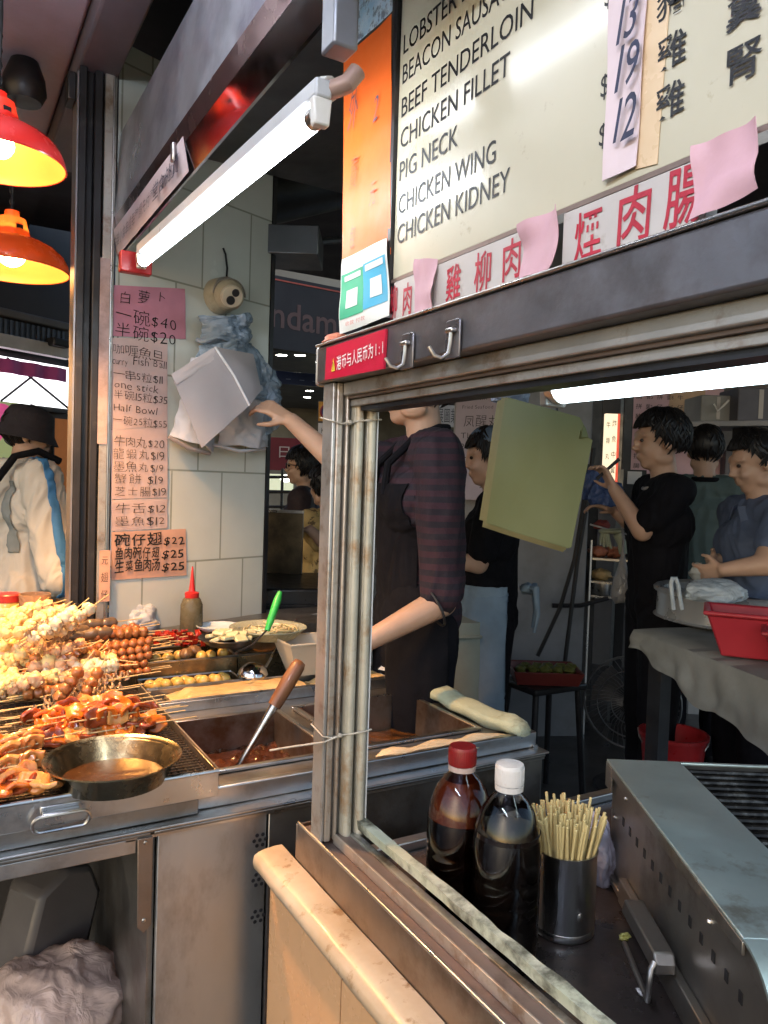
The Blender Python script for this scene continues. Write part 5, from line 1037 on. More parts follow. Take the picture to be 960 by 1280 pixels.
for i in range(118):
    r = .045*math.sqrt((i+.5)/118); a = i*2.39996; lean = .018*r/.045+R.uniform(-.006, .006); L_ = .190+R.uniform(-.008, .012)
    dx, dy = cos(a), sin(a); b = V((dx*r*.55, dy*r*.55, .006)); d = V((dx*lean*1.7+R.uniform(-.02, .02), dy*lean*1.7+R.uniform(-.02, .02), .17)).normalized()
    g = (i*7 % 5); d = (d+V((.07 if g < 2 else -.10, (.05 if g == 3 else -.02), 0))*.55).normalized()
    e = b+d*L_; hr = math.hypot(b.x+d.x*.128, b.y+d.y*.128)
    if hr > RC-.005: k = (RC-.006)/hr; b = V((b.x*k, b.y*k, b.z)); d = V((d.x*k, d.y*k, d.z)).normalized()
    if proto is None:
        proto = bpy.data.objects.new('bamboo_stick', MB().tube([(0, 0, 0), (0, 0, .19)], [.0023, .0023], 7).mesh('bamboo_stick', BS)); COL.objects.link(proto); o = proto
        tagit(o, 'pale bamboo stick standing in the full steel can', 'stick', 'bamboo sticks in the steel can')
    else: o = clone(proto)
    zx = V((0, 0, 1)).rotation_difference(d); o.location = pcn+b; o.rotation_mode = 'QUATERNION'; o.rotation_quaternion = zx; o.scale = (1, 1, L_/.19)
# griddle with rounded front
G0 = V((1.085, 1.010, ZK)); gy = (V((.798, .531, 0))-V((1.092, 1.018, 0))).normalized(); gx = V((-gy.y, gy.x, 0)); 
GM = Matrix(((gx.x, gy.x, 0, G0.x), (gx.y, gy.y, 0, G0.y), (0, 0, 1, G0.z), (0, 0, 0, 1)))
gr = thing('steel_grill', 'boxy steel table grill with a row of dark vent slots and a bar grate', 'grill', G0)
GH = 1.0-ZK; GL = .60; GS = mat('grill_side_steel', (.40, .375, .34), .35, .9, .15, 4, dirt=((.10, .07, .045), 6, .5, .68, .8), bump=.08, bs=60)
GT = mat('lamplit_top_steel', (.55, .66, .64), .36, .75, .1, 5, dirt=((.22, .19, .13), 12, .56, .70, .7), bump=.06, bs=50)  # pale green light of the inner tube is put into the top colour
gw = .62
side = [(.014, .02), (.014, GH-.006), (GL-.03, GH-.006)]+[(GL-.03+.085*sin(a*pi/16), GH-.006-.085+.085*cos(a*pi/16)) for a in range(1, 9)]+[(GL+.055, .02)]
SM = lambda x: GM @ Matrix(((0, 0, 1, x), (1, 0, 0, 0), (0, 1, 0, 0), (0, 0, 0, 1)))
part('side_panel', MB().prism(side, 0, .004, 0, SM(.010)), GS, gr, bv=.001); part('side_panel', MB().prism(side, 0, .004, 0, SM(gw-.014)), GS, gr)
mb = MB(); prof = [(0, GH-.055), (0, GH-.004), (.004, GH), (GL-.03, GH)]+[(GL-.03+.088*sin(a*pi/16), GH-.088+.088*cos(a*pi/16)) for a in range(1, 9)]+[(GL+.058, GH-.16)]
ox0, ox1, oy0, oy1 = .135, gw-.06, .012, .40     # grate opening
o = []; fs = []; xs = [0, .003, gw-.003, gw]
def topq(x0, x1, y0, y1): mb.box((x0, y0, GH-.005), (x1, y1, GH), 0, GM)
topq(0, ox0, .004, GL-.03); topq(ox1, gw, .004, GL-.03); topq(ox0, ox1, .004, oy0); topq(ox0, ox1, oy1, GL-.03)
part('top_plate', mb, GT, gr, bv=.0015)
cv = [(GL-.0295, GH)]+[(GL-.03+.09*sin(a*pi/16), GH-.09+.09*cos(a*pi/16)) for a in range(1, 9)]+[(GL+.06, GH-.15)]; cvi = [(y-.004*(1 if i > 2 else .2), z-.004*(1 if i < 7 else 0)) for i, (y, z) in enumerate(cv)]
part('rounded_front', MB().prism(cv+cvi[::-1], 0, gw, 0, SM(0)), GT, gr, ang=50)
part('top_lip', MB().box((0, .0, GH-.05), (.004, .035, GH-.0055), 0, GM).box((0, 0, GH-.05), (gw, .0035, GH-.0055), 0, GM).box((0, .0355, GH-.022), (.004, GL-.032, GH-.0055), 0, GM), GS, gr, bv=.001)
part('back_panel', MB().box((.0145, .016, .02), (gw-.015, .02, GH-.056), 0, GM), GS, gr)
part('fire_box', MB().box((ox0+.002, oy0+.002, .06), (ox1-.002, oy1-.002, GH-.06), 0, GM), mat('soot', (.012, .011, .010), .8, 0, .3, 20), gr)
mb = MB()
for i in range(15): y = oy0+.012+i*.0255; mb.tube([GM @ V((ox0+.003, y, GH-.012)), GM @ V((ox1-.003, y, GH-.012))], .005, 8)
mb.tube([GM @ V((ox0+.003, oy0+.005, GH-.011)), GM @ V((ox0+.003, oy1-.005, GH-.011))], .004, 8)
part('grate', mb, mat('burnt_bar', (.055, .05, .045), .35, .8, .3, 30, dirt=((.16, .15, .13), 30, .5, .65, .8)), gr)
for i in range(13): part('vent_slot', MB().box((.0085, .085+i*.0385, GH-.088), (.0098, .085+i*.0385+.009, GH-.074), 0, GM @ Matrix.Translation((0, 0, 0))), RUBBER, gr)
for y, z in ((.042, .06), (.042, .12), (.10, GH-.036), (.46, GH-.045)): part('bolt', MB().ball(GM @ V((.009, y, z)), .0045, 8), STEEL, gr)
part('drip_tray', MB().box((-.004, .12, .008), (.0095, GL+.03, .05), 0, GM).box((.0, .03, .006), (.3, .118, .019), 0, GM), GS, gr, bv=.002)
part('handle_plate', MB().prism([(.235, .055), (.25, .082), (.385, .082), (.395, .07), (.395, .055)], -.034, -.0045, 0, SM(.0)), mat('handle_plate_steel', (.22, .20, .18), .4, .8, .1, 8), gr, bv=.003)
part('handle_wire', MB().tube([GM @ V(q) for q in ((-.034, .392, .072), (-.040, .397, .066), (-.044, .402, .045), (-.044, .400, .024), (-.040, .38, .018), (-.034, .26, .018))], .0042, 10), STEEL, gr)
for x, y in ((.03, .06), (.03, GL), (gw-.03, .06), (gw-.03, GL)): part('foot', MB().cyl(GM @ V((x, y, .0005)), GM @ V((x, y, .02)), .012), RUBBER, gr)
part('front_lip', MB().box((.02, GL+.052, .02), (gw-.02, GL+.056, GH-.15), 0, GM), GS, gr)
# scraps and bag
p = atZ(781, 1171, ZK+.004); solo('cabbage_scrap', MB().ball(p, (.011, .008, .005), 12, nz=.4, ns=10, seed=3), mat('cabbage', (.50, .46, .13), .5, 0, .2, 60), 'small yellowish vegetable scrap on the brown counter near the grill', 'scrap', ang=50)
p = atZ(803, 1240, ZK+.003); solo('paper_scrap', MB().ball(p, (.008, .009, .004), 10, nz=.4, ns=9, seed=6), WHITEPAPER, 'small white paper scrap on the brown counter by the grill handle', 'scrap', ang=50)
p = atZ(752, 1118, ZK); crumpled('plastic_bag', (p.x+.03, p.y+.055, ZK+.042), (.034, .05, .075), film('lilac_film', (.48, .48, .60), .92), 'pale lilac plastic bag squeezed between the steel can and the grill', 'plastic bag', 17, .3, 3.)
# stack of yellowish paper sheets hanging on a wire at the window
YP = mat('yellow_green_paper', (.13, .147, .06), .6, 0, .05, 4, bump=.06, bs=40)
A_, B_, C_, D2_ = at(634, 496, 1.66), at(744, 527, 1.56), at(710, 684, 1.56), at(607, 652, 1.66)
t = thing('paper_stack', 'thick stack of yellow green paper sheets hanging inside the window', 'paper stack', (A_+B_)/2); nrm = (B_-A_).cross(D2_-A_).normalized(); nrm = nrm if nrm.dot(FW) > 0 else -nrm
for k in range(7):
    off = nrm*(.0065*k)-RT*(.0055*k+.002*sin(k*2.3))+UP*(.0015*k*(-1)**k)
    def fn(u, v):
        p = A_*(1-u)*(1-v)+B_*u*(1-v)+C_*u*v+D2_*(1-u)*v; cvx = .016*(u-.5)**2*4*(.4+v)
        d = min(u, v*1.2+.0); cut = max(0, .12-(1-u)-v)*.5
        return p+off+nrm*(cvx+.003*NZ.noise(V((u*2, v*2, k))))-RT*cut*.5-UP*cut*.5
    part('sheet', MB().grid(fn, 12, 14, thick=.0035 if k else .001), YP if k < 2 else mat('yellow_paper_edge', (.20, .18, .08), .65, 0, .1, 8), t)
part('hanging_wire', MB().tube([A_*.45+B_*.55+nrm*.02, A_*.5+B_*.5+nrm*.03+UP*.05, V((.86, 1.19, 1.665))], .003, 6), DARKM, t)
c = at(636, 492, 1.72); crumpled('plastic_clip_bag', (c.x, c.y, c.z), (.05, .03, .035), film('bluish_film', (.35, .42, .55), .9), 'bluish crumpled plastic above the left corner of the yellow paper stack', 'plastic bag', 23, .3, 3.)
p = atX(455, 1028, 1.1); solo('blue_hose', MB().tube([at(448, 1020, 1.85), at(470, 1036, 1.8), at(492, 1052, 1.78), at(515, 1062, 1.8)], .012, 8), mat('blue_hose', (.02, .08, .28), .4, 0, .1, 9), 'short piece of blue hose seen low behind the window post', 'hose')
# ------------------------------------------------------------------ inside the shop
structure('platform', MB().box((1.33, -.4, 0.0), (6.5, 7, .12)), FLOOR)
def flat_sign(name, label, cat, c4, m, th=.004, dp=3.0, inset=0):
    """flat board through picture corners (TL,TR,BR,BL) all on the upright plane at distances dp=(left,right)"""
    dl, dr = dp if isinstance(dp, tuple) else (dp, dp); P = [at(c4[0][0], c4[0][1], dl), at(c4[1][0], c4[1][1], dr), at(c4[2][0], c4[2][1], dr), at(c4[3][0], c4[3][1], dl)]
    ex = V((P[1].x-P[0].x, P[1].y-P[0].y, 0)).normalized(); M_ = frame(P[3], ex, (0, 0, 1)); w = (V((P[1].x-P[0].x, P[1].y-P[0].y, 0))).length; h = P[0].z-P[3].z
    t = thing(name, label, cat, (P[3]+P[2])/2); part('panel', MB().box((0, 0, -th), (w, h, 0), 0, M_), m, t, bv=min(.002, th*.3)); return t, M_, w, h
def textline(t, M_, x, y, w, cap, s_, m, hand=.15, thin=0, nm='handwriting'):
    mb = MB(); write(mb, s_, M_ @ Matrix.Translation((x, y, 0)), w, cap, hand=hand, thin=thin, lift=.002, rnd=random.Random(int(x*1000+y*777)+len(s_))); part(nm, mb, m, t, ang=0)
t, M_, w, h = flat_sign('paper_menu', 'lavender handwritten paper menu on the partition left of the cap wearing woman', 'paper menu', [(563, 488), (628, 486), (628, 620), (566, 624)], mat('lavender_menu_paper', (.50, .43, .50), .55, 0, .06, 7), dp=(4.44, 4.33))
for y, s_, x, ww, cap in ((.91, '凉瓜魚 $12', .12, .75, .030), (.83, 'Fried Seafood', .12, .6, .020), (.67, '凤醒丸', .15, .7, .055), (.56, 'Thr  Snk', .1, .7, .035), (.46, '20', .1, .2, .035), (.33, '$20', .08, .3, .04), (.1, '地道', .5, .4, .05)):
    textline(t, M_, w*x, h*y, w*ww, cap, s_, INK, thin=-.01)
t, M_, w, h = flat_sign('lit_menu_sign', 'lit cream and red upright menu sign seen between the dark frames', 'sign', [(752, 517), (773, 513), (773, 612), (753, 614)], glow('lit_sign_cream', (1., .80, .52), .75), dp=4.6, th=.03)
part('red_edge', MB().box((w*.72, 0, .0005), (w, h, .004), 0, M_), glow('lit_sign_red', (.9, .08, .03), .6), t)
for i in range(4): textline(t, M_, w*.05, h*(.82-i*.2), w*.28, .03, '牛雜丸串'[i], INK); textline(t, M_, w*.40, h*(.84-i*.2), w*.30, .032, '炸魚中翼'[i], INK)
for x0, x1, lab in ((736, 750, 'dark upright frame left of the lit menu sign'), (776, 788, 'dark upright frame with cable right of the lit menu sign')):
    p, q = D_(x0, 4.5), D_(x1, 4.5); solo('upright_frame', MB().prism(*upright(p, q, .07, .12, 2.6)), BLACKP, lab, 'frame', bv=.005)
t, M_, w, h = flat_sign('pink_wall_menu', 'pink wall menu with columns of small black characters behind the black shirted man', 'wall menu', [(783, 470), (900, 462), (900, 600), (783, 600)], mat('pink_menu_paper', (.66, .43, .50), .5, 0, .06, 5), dp=(5.0, 5.0))
rr = random.Random(5); pool = '牛肉丸魚蛋腸仔豆腐雞翼豬紅蘿蔔墨魚蟹柳大腸串燒拼盤套餐'
for cx in range(5):
    for ry in range(9):
        if cx > 2 and ry > 3: continue
        textline(t, M_, w*(.06+cx*.11), h*(.88-ry*.095), w*.075, .026, rr.choice(pool)+(rr.choice('12358') if cx % 2 else ''), INK, hand=.1)
textline(t, M_, w*.25, h*.06, w*.16, .035, 'X2', INK)
part('orange_print', MB().box((w*.42, h*.62, .001), (w*.80, h*.97, .0015), 0, M_), mat('orange_print', (.60, .40, .26), .5, 0, .1, 9), t)
t, M_, w, h = flat_sign('small_placard', 'small white placard on a dark stand behind the black shirted man', 'placard', [(783, 589), (801, 589), (801, 603), (784, 605)], WHITEPAPER, dp=4.4, th=.01)
part('stand', MB().box((-.02, -.55, -.06), (w+.03, h+.01, -.012), 0, M_), BLACKP, t)
# shelf with boxes over the far people
p, q = D_(855, 4.3), D_(1010, 4.0); sh = thing('wall_shelf', 'grey wall shelf above the man in the blue polo', 'shelf', (p+q)/2+V((0, 0, 1.9)))
zsh = at(900, 528, 4.3).z
part('board', MB().prism(*upright(p, q, .35, zsh-.03, zsh)), mat('shelf_grey', (.30, .31, .34), .5, 0, .1, 4), sh, bv=.003)
for f in (.15, .8): c = p*(1-f)+q*f; part('bracket', MB().box((c.x-.01, c.y, zsh-.16), (c.x+.01, c.y+.3, zsh-.031)), DARKM, sh)
def boxon(x0, x1, z0, z1, d, m, lab, name='carton', cat='carton', th=.25):
    p, q = D_(x0, d), D_(x1, d); t = thing(name, lab, cat, (p+q)/2+V((0, 0, z0))); part('body', MB().prism(*upright(p, q, th, z0, z1)), m, t, bv=.006); part('tape', MB().prism(*upright(p*.55+q*.45-FW*.002, p*.45+q*.55-FW*.002, .0015, z0+.02, z1-.01)), LABELW, t); return t
CARD = mat('dusty_carton', (.30, .30, .29), .7, 0, .1, 5)
boxon(872, 915, zsh+.001, zsh+.155, 4.34, CARD, 'pale dusty carton on the wall shelf'); boxon(918, 975, zsh+.001, zsh+.19, 4.24, mat('dark_carton', (.14, .14, .17), .7, 0, .1, 5), 'darker carton at the right end of the wall shelf')
solo('tangled_cord', MB().tube([D_(888, 4.30)+V((0, 0, zsh+.10)), D_(893, 4.28)+V((0, 0, zsh+.06)), D_(900, 4.27)+V((0, 0, zsh+.09)), D_(906, 4.27)+V((0, 0, zsh+.12))], .006, 6), WHITEPL, 'short white cord hanging in front of the pale carton', 'cord')
p, q = D_(905, 4.9), D_(960, 4.85); solo('dark_cupboard', MB().prism(*upright(p, q, .3, .12, 1.78)), mat('cupboard_grey', (.10, .10, .13), .45, 0, .15, 3), 'dark cupboard behind the head of the man in the blue polo', 'cupboard', bv=.006)
# shelf stand with warm food trays
fs_ = thing('food_rack', 'steel food rack with trays of reddish meat behind the hanging bag', 'rack', D_(762, 4.3))
zt_ = at(762, 698, 4.3).z; zm = at(762, 727, 4.3).z; zl = at(762, 745, 4.3).z
for z in (zt_, zm, zl): part('rack_shelf', MB().prism(*upright(D_(742, 4.3), D_(800, 4.2), .3, z-.012, z)), STEEL, fs_)
for x in (742, 798):
    part('rack_post', MB().prism(*upright(D_(x, 4.28), D_(x+2, 4.28), .02, .12, zt_+.1)), STEEL, fs_)
for i, (x, z, m, lab) in enumerate(((752, zt_, mat('rosy_meat', (.55, .20, .12), .4, 0, .2, 30, bump=.4), 'tray heap of rosy meat on the top shelf of the food rack'), (772, zt_, mat('rosy_meat', (.5, .2, .1)), 'second heap of rosy meat further right on the top rack shelf'), (756, zm, mat('fried_dough', (.60, .42, .20), .5, 0, .15, 30, bump=.4), 'heap of golden fried food on the middle rack shelf'))):
    c = D_(x, 4.36)+V((0, 0, z+.03)); solo('food_heap', MB().ball(c, (.055, .055, .032), 18, nz=.2, ns=14, seed=i), m, lab, 'food', ang=60)
c = D_(760, 4.34)+V((0, 0, zl+.001)); t = thing('steel_pot', 'small steel pot on the lowest shelf of the food rack', 'pot', c); part('pot', MB().lathe([(.0001, 0), (.07, 0), (.075, .01), (.075, .075), (.079, .078), (.072, .078), (.072, .012), (.0001, .008)], 28, 0, Matrix.Translation(c)), STEEL, t)
# blue bag of gloves, glove, hanging bag, hanger
c = at(758, 622, 3.45); crumpled('blue_plastic_bag', tuple(c), (.085, .06, .085), film('blue_bag_film', (.10, .16, .36), .95), 'blue plastic bag bunched up beside the black shirted man', 'plastic bag', 31, .3, 3.2)
c = at(742, 610, 3.55); crumpled('blue_plastic_bag', tuple(c), (.05, .05, .10), film('blue_bag_film', (.1, .16, .36), .95), 'second blue bag hanging left behind the bunched one', 'plastic bag', 33, .3, 3.2)
c = at(752, 657, 3.5); crumpled('red_cloth', tuple(c), (.045, .03, .025), mat('dull_red_cloth', (.24, .05, .045), .8), 'small dull red cloth below the blue bag', 'cloth', 35, .3, 3.)
c = at(763, 664, 3.4); t = thing('rubber_glove', 'pale green rubber glove draped over a wire below the blue bag', 'glove', c-V((0, 0, .08))); GLV = mat('glove_rubber', (.36, .40, .30), .5, 0, .1, 9)
mb = MB(); mb.capsule(c+RT*.035, c-RT*.03, .026, .022, 12, 0, .5, UP)
for i in range(4): a = c-RT*(.032-i*.006)-UP*(.004*i); mb.tube([a, a-RT*(.01-.006*i)-UP*.035, a-RT*(.012-.010*i)-UP*(.06+.006*(i % 2))], [.009, .008, .006], 8)
part('glove', mb, GLV, t, ang=60); part('cuff', MB().tube([c+RT*.03-UP*.01, c+RT*.05-UP*.05, c+RT*.056-UP*.10], [.022, .02, .018], 10), GLV, t)
part('hanger_wire', MB().tube([c-RT*.09+UP*.03, c+UP*.005, c+RT*.14-UP*.03, c+RT*.20-UP*.01, c+RT*.195+UP*.03], .004, 6), mat('hanger_white', (.45, .45, .47), .4), t)
c = at(777, 725, 3.35)
mb = MB(); pr = [(.008, .12), (.012, .10), (.02, .06), (.032, .01), (.042, -.04), (.044, -.075), (.030, -.10), (.0001, -.108)]; mb.lathe(pr, 30, 0, Matrix.Translation(c)); mb.noise(.010, 26, 5)
mb.tube([c+V((0, 0, .115)), c+V((.005, .005, .19)), c-RT*.01+V((0, 0, .24))], .006, 8)
solo('hanging_plastic_bag', mb, film('grey_white_film', (.40, .40, .42), .9), 'small greyish plastic bag hanging full in front of the food rack', 'plastic bag', ang=50)
# cables on the pillar
for i, (pts, lab) in enumerate((([(735, 580), (728, 640), (718, 700), (700, 760), (672, 820)], 'black cable slanting down across the grey pillar'), ([(742, 560), (732, 640), (722, 700), (712, 780), (702, 860)], 'second black cable hanging straighter across the grey pillar'))):
    mb = MB().tube([at(x, y, 4.05-.06*i) for x, y in pts], .011, 8); solo('cable', mb, RUBBER, lab, 'cable')
solo('wall_pipe', MB().tube([at(690, 757, 4.08), at(725, 757, 4.08), at(760, 748, 4.1)], .012, 8), BLACKP, 'thin dark pipe running across the lower pillar', 'pipe')
# covered table with steamer and red tubs
zT = 1.045
def onT(x, y): return atZ(x, y, zT)
TA, TB = onT(806, 791), onT(985, 858); TAr = onT(1080, 792); TBr = TB+(TAr-TA)
tb = thing('work_table', 'work table under a hanging greyish cloth at the right', 'table', ((TA+TB)/2).xy.to_3d())
part('table_top', MB().prism([(p.x, p.y) for p in (TA, TB, TBr, TAr)], zT-.03, zT-.006), DARKM, tb)
for p in (TA, TB, TBr, TAr):
    c = p*.9+(TA+TB+TBr+TAr)/4*.1; part('leg', MB().box((c.x-.025, c.y-.025, .12), (c.x+.025, c.y+.025, zT-.031)), DARKM, tb)
CL = mat('grey_cloth', (.20, .20, .185), .8, 0, .12, 6, dirt=((.14, .13, .11), 8, .5, .7, .6), bump=.2, bs=60); dirT = (TB-TA).normalized(); outT = V((dirT.y, -dirT.x, 0)); outT = outT if outT.dot(EYE-TA) > 0 else -outT
LT = (TB-TA).length
def cloth(u, v):
    p = TA-dirT*.05+dirT*(LT+.10)*u
    if v < .35: return p-outT*(.95*(1-v/.35)-.005)+V((0, 0, .003+.004*NZ.noise(V((u*9, v*6, 2)))))
    f = (v-.35)/.65; hang = (.06+.13*u+.04*NZ.noise(V((u*5, 0, 7))))
    return p+outT*(.010+.022*f*(.6+NZ.noise(V((u*11, f*1.5, 3)))*1.4))-V((0, 0, hang*f))
solo('table_cloth', MB().grid(cloth, 60, 22, thick=.003), CL, 'greyish stained cloth draped over the table edge below the steamer', 'cloth', ang=70)
sc = onT(925, 781); sc.z = zT+.012; sc = sc; t = thing('steamer', 'wide round steel steamer pan on the cloth covered table', 'steamer', sc); RS = .285; HS = at(818, 755, sc.y*.5+1.9).z-sc.z if False else .112
part('pan', MB().lathe([(.0001, 0), (RS-.02, 0), (RS-.006, .004), (RS+.004, .008), (RS-.006, .014), (RS-.008, HS-.02), (RS+.004, HS-.016), (RS+.006, HS-.006), (RS, HS), (RS-.012, HS+.002), (RS-.03, HS-.008), (RS-.034, HS-.03), (.0001, HS-.032)], 64, 0, Matrix.Translation(sc)), mat('steamer_steel', (.46, .47, .48), .30, .55, .1, 4), t, ang=50)
part('inner_grid', MB().lathe([(.0001, HS-.0315), (RS-.05, HS-.0315)], 64, 0, Matrix.Translation(sc)), DARKM, t)
c = atZ(893, 752, sc.z+HS-.005); c.z = sc.z+HS+.012
crumpled('white_carrier_bag', (c.x, c.y, c.z+.012), (.10, .075, .042), film('white_film', (.52, .58, .62), .93), 'crumpled white carrier bag lying on the steamer', 'plastic bag', 37, .26, 3.)
hb = at(845, 742, (c-EYE).dot(FW)-.03); t = thing('bag_handle', 'upright handle loop of the white carrier bag on the steamer', 'bag handle', hb-V((0, 0, .04)))
part('loop', MB().tube([hb+RT*.012*k+UP*z for k, z in ((-.6, -.05), (-1.0, -.01), (-1.3, .03), (-.9, .048), (-.1, .048), (.6, .025), (1.0, -.01), (1.6, -.05))], .0065, 8), film('white_film', (.52, .58, .62), .93), t)
def tub(name, label, x0, x1, y1, H, d, m, dpt=.19):
    p, q = D_(x0+6, d), D_(x1, d); w = (q-p).length; e = V((p.y, -p.x, 0)).normalized(); M_ = frame(p+V((0, 0, zT+.008)), e, V((0, 0, 1)).cross(e)); t = thing(name, label, 'tub', p+V((0, 0, zT+.008)))
    def ring(f, z): return [(f, f, z), (w-f, f, z), (w-f, dpt-f, z), (f, dpt-f, z)]
    fa = .045; rg = [ring(fa, 0), ring(.004, H-.012), ring(-.006, H-.012), ring(-.006, H), ring(.008, H), ring(fa+.006, .004)]; o = [p_ for r_ in rg for p_ in r_]
    fs = [(3, 2, 1, 0)]+[(k*4+i, k*4+(i+1) % 4, (k+1)*4+(i+1) % 4, (k+1)*4+i) for k in range(5) for i in range(4)]+[(20, 21, 22, 23)]
    part('tub', MB().add(o, fs, 0, M_), m, t, bv=.006); return t
tub('red_tub', 'bright red plastic tub on the table in front of the steamer', 884, 1010, 830, .128, 2.08, mat('red_tub_plastic', (.42, .03, .045), .4, 0, .1, 6))
tub('red_basket', 'second red tub with a clear rim at the right edge of the picture', 958, 1060, 860, .105, 1.92, mat('dark_red_tub', (.32, .03, .04), .35, 0, .1, 6), .16)
# floor fan, red bucket, stool with vegetable basket
fc = at(790, 877, 3.5); t = thing('floor_fan', 'black floor fan with wire guard and white hub under the table', 'fan', (fc.x, fc.y, .12)); vx = (EYE-fc); vx.z = 0; vx.normalize(); sx_ = V((-vx.y, vx.x, 0)); RF = .21
mb = MB()
for i in range(46): a = 2*pi*i/46; d = sx_*cos(a)+V((0, 0, sin(a))); d2 = sx_*cos(a+.5)+V((0, 0, sin(a+.5))); mb.tube([fc+vx*.05+d*.04, fc+vx*.05+(d+d2)*.5*.12, fc+vx*.02+d2*RF], .0016, 4)
for r in (.09, .15, RF): mb.tube([fc+vx*(.05 if r < .2 else .02)+(sx_*cos(a*pi/18)+V((0, 0, sin(a*pi/18))))*r for a in range(36)], .003 if r < .2 else .006, 6, closed=True)
part('guard', mb, mat('fan_wire', (.22, .22, .23), .4, .6, .1, 9), t)
for k in range(3):
    a0 = k*2.1; part('blade', MB().grid(lambda u, v: fc+(sx_*cos(a0+v*1.1)+V((0, 0, sin(a0+v*1.1))))*(.03+u*.15)+vx*(.02*(v-.5)), 6, 6, thick=.003), mat('fan_blade', (.03, .03, .035), .4), t)
part('hub', MB().tube([fc+vx*.052, fc+vx*.064], [.036, .030], 20), mat('fan_hub', (.36, .36, .36), .4), t); part('motor', MB().tube([fc-vx*.03, fc-vx*.15], [.07, .06], 18), BLACKP, t)
part('stand', MB().tube([fc-vx*.08-V((0, 0, .05)), V((fc.x, fc.y, .14))-vx*.06], .02, 10), BLACKP, t); part('base', MB().lathe([(.0001, .001), (.16, .001), (.16, .015), (.03, .035), (.0001, .035)], 30, 0, Matrix.Translation((fc.x-vx.x*.06, fc.y-vx.y*.06, .121))), BLACKP, t)
def bucket(label, px, py, d, Rb, Hb, m, z=None):
    c = at(px, py, d); z0_ = c.z-Hb; t = thing('bucket', label, 'bucket', (c.x, c.y, z0_)); part('pail', MB().lathe([(.0001, 0), (Rb*.75, 0), (Rb*.97, Hb*.95), (Rb*1.04, Hb*.95), (Rb*1.04, Hb), (Rb*.95, Hb), (Rb*.73, .01), (.0001, .008)], 36, 0, Matrix.Translation((c.x, c.y, z0_))), m, t, ang=50)
    part('bail', MB().tube([V((c.x, c.y, z0_+Hb))+sx_*Rb*1.04*cos(a*pi/10)-V((0, 0, .09*sin(a*pi/10)))+vx*.06*sin(a*pi/10) for a in range(11)], .004, 6), STEEL, t); return (c.x, c.y, z0_)
c_ = bucket('dark red plastic bucket in the dark space behind the grill', 842, 915, 2.9, .122, .27, REDPL)
t = thing('crate', 'dark crate under the red bucket behind the grill', 'crate', (c_[0], c_[1], .12)); part('body', MB().box((c_[0]-.17, c_[1]-.17, .121), (c_[0]+.17, c_[1]+.17, c_[2]-.001)), BLACKP, t, bv=.01); part('rim', MB().tube([(c_[0]-.172, c_[1]-.172, c_[2]-.03), (c_[0]+.172, c_[1]-.172, c_[2]-.03), (c_[0]+.172, c_[1]+.172, c_[2]-.03), (c_[0]-.172, c_[1]+.172, c_[2]-.03)], .008, 6, closed=True), DARKM, t)
p, q = D_(652, 3.25), D_(742, 3.25); zb_ = at(700, 862, 3.25).z; w = (q-p).length; M_ = frame(p+V((0, 0, zb_)), (q-p).normalized(), V((0, 0, 1)).cross((q-p).normalized()))
t = thing('vegetable_basket', 'shallow red basket of vegetables on a dark stool', 'basket', p+V((0, 0, zb_))); o = [(.02, .02, 0), (w-.02, .02, 0), (w-.02, .22, 0), (.02, .22, 0), (0, 0, .06), (w, 0, .06), (w, .24, .06), (0, .24, .06), (.008, .008, .06), (w-.008, .008, .06), (w-.008, .232, .06), (.008, .232, .06), (.026, .026, .006), (w-.026, .026, .006), (w-.026, .214, .006), (.026, .214, .006)]
part('basket', MB().add(o, [(3, 2, 1, 0), (0, 1, 5, 4), (1, 2, 6, 5), (2, 3, 7, 6), (3, 0, 4, 7), (4, 5, 9, 8), (5, 6, 10, 9), (6, 7, 11, 10), (7, 4, 8, 11), (8, 9, 13, 12), (9, 10, 14, 13), (10, 11, 15, 14), (11, 8, 12, 15), (12, 13, 14, 15)], 0, M_), mat('dark_red_basket', (.17, .03, .025), .4, 0, .1, 9), t, bv=.003)
VEG = mat('cut_vegetable', (.24, .22, .05), .5, 0, .25, 20, col2=(.10, .12, .03))
for i in range(10): solo('vegetable', MB().ball(M_ @ V((.05+.026*i, .10+.05*(i % 2), .052)), (.026, .03, .018), 10, nz=.3, ns=9, seed=i), VEG, 'cut yellow green vegetable piece in the shallow red basket', 'vegetable', 'vegetable pieces in the red basket', ang=60)
c = M_ @ V((w/2, .12, 0)); t = thing('stool', 'dark stool carrying the red vegetable basket', 'stool', (c.x, c.y, .12)); part('seat', MB().box((c.x-.15, c.y-.12, zb_-.03), (c.x+.15, c.y+.12, zb_-.001)), BLACKP, t, bv=.008)
for a, b in ((-1, -1), (1, -1), (1, 1), (-1, 1)): part('leg', MB().cyl((c.x+a*.12, c.y+b*.09, zb_-.031), (c.x+a*.15, c.y+b*.12, .121), .014), BLACKP, t)
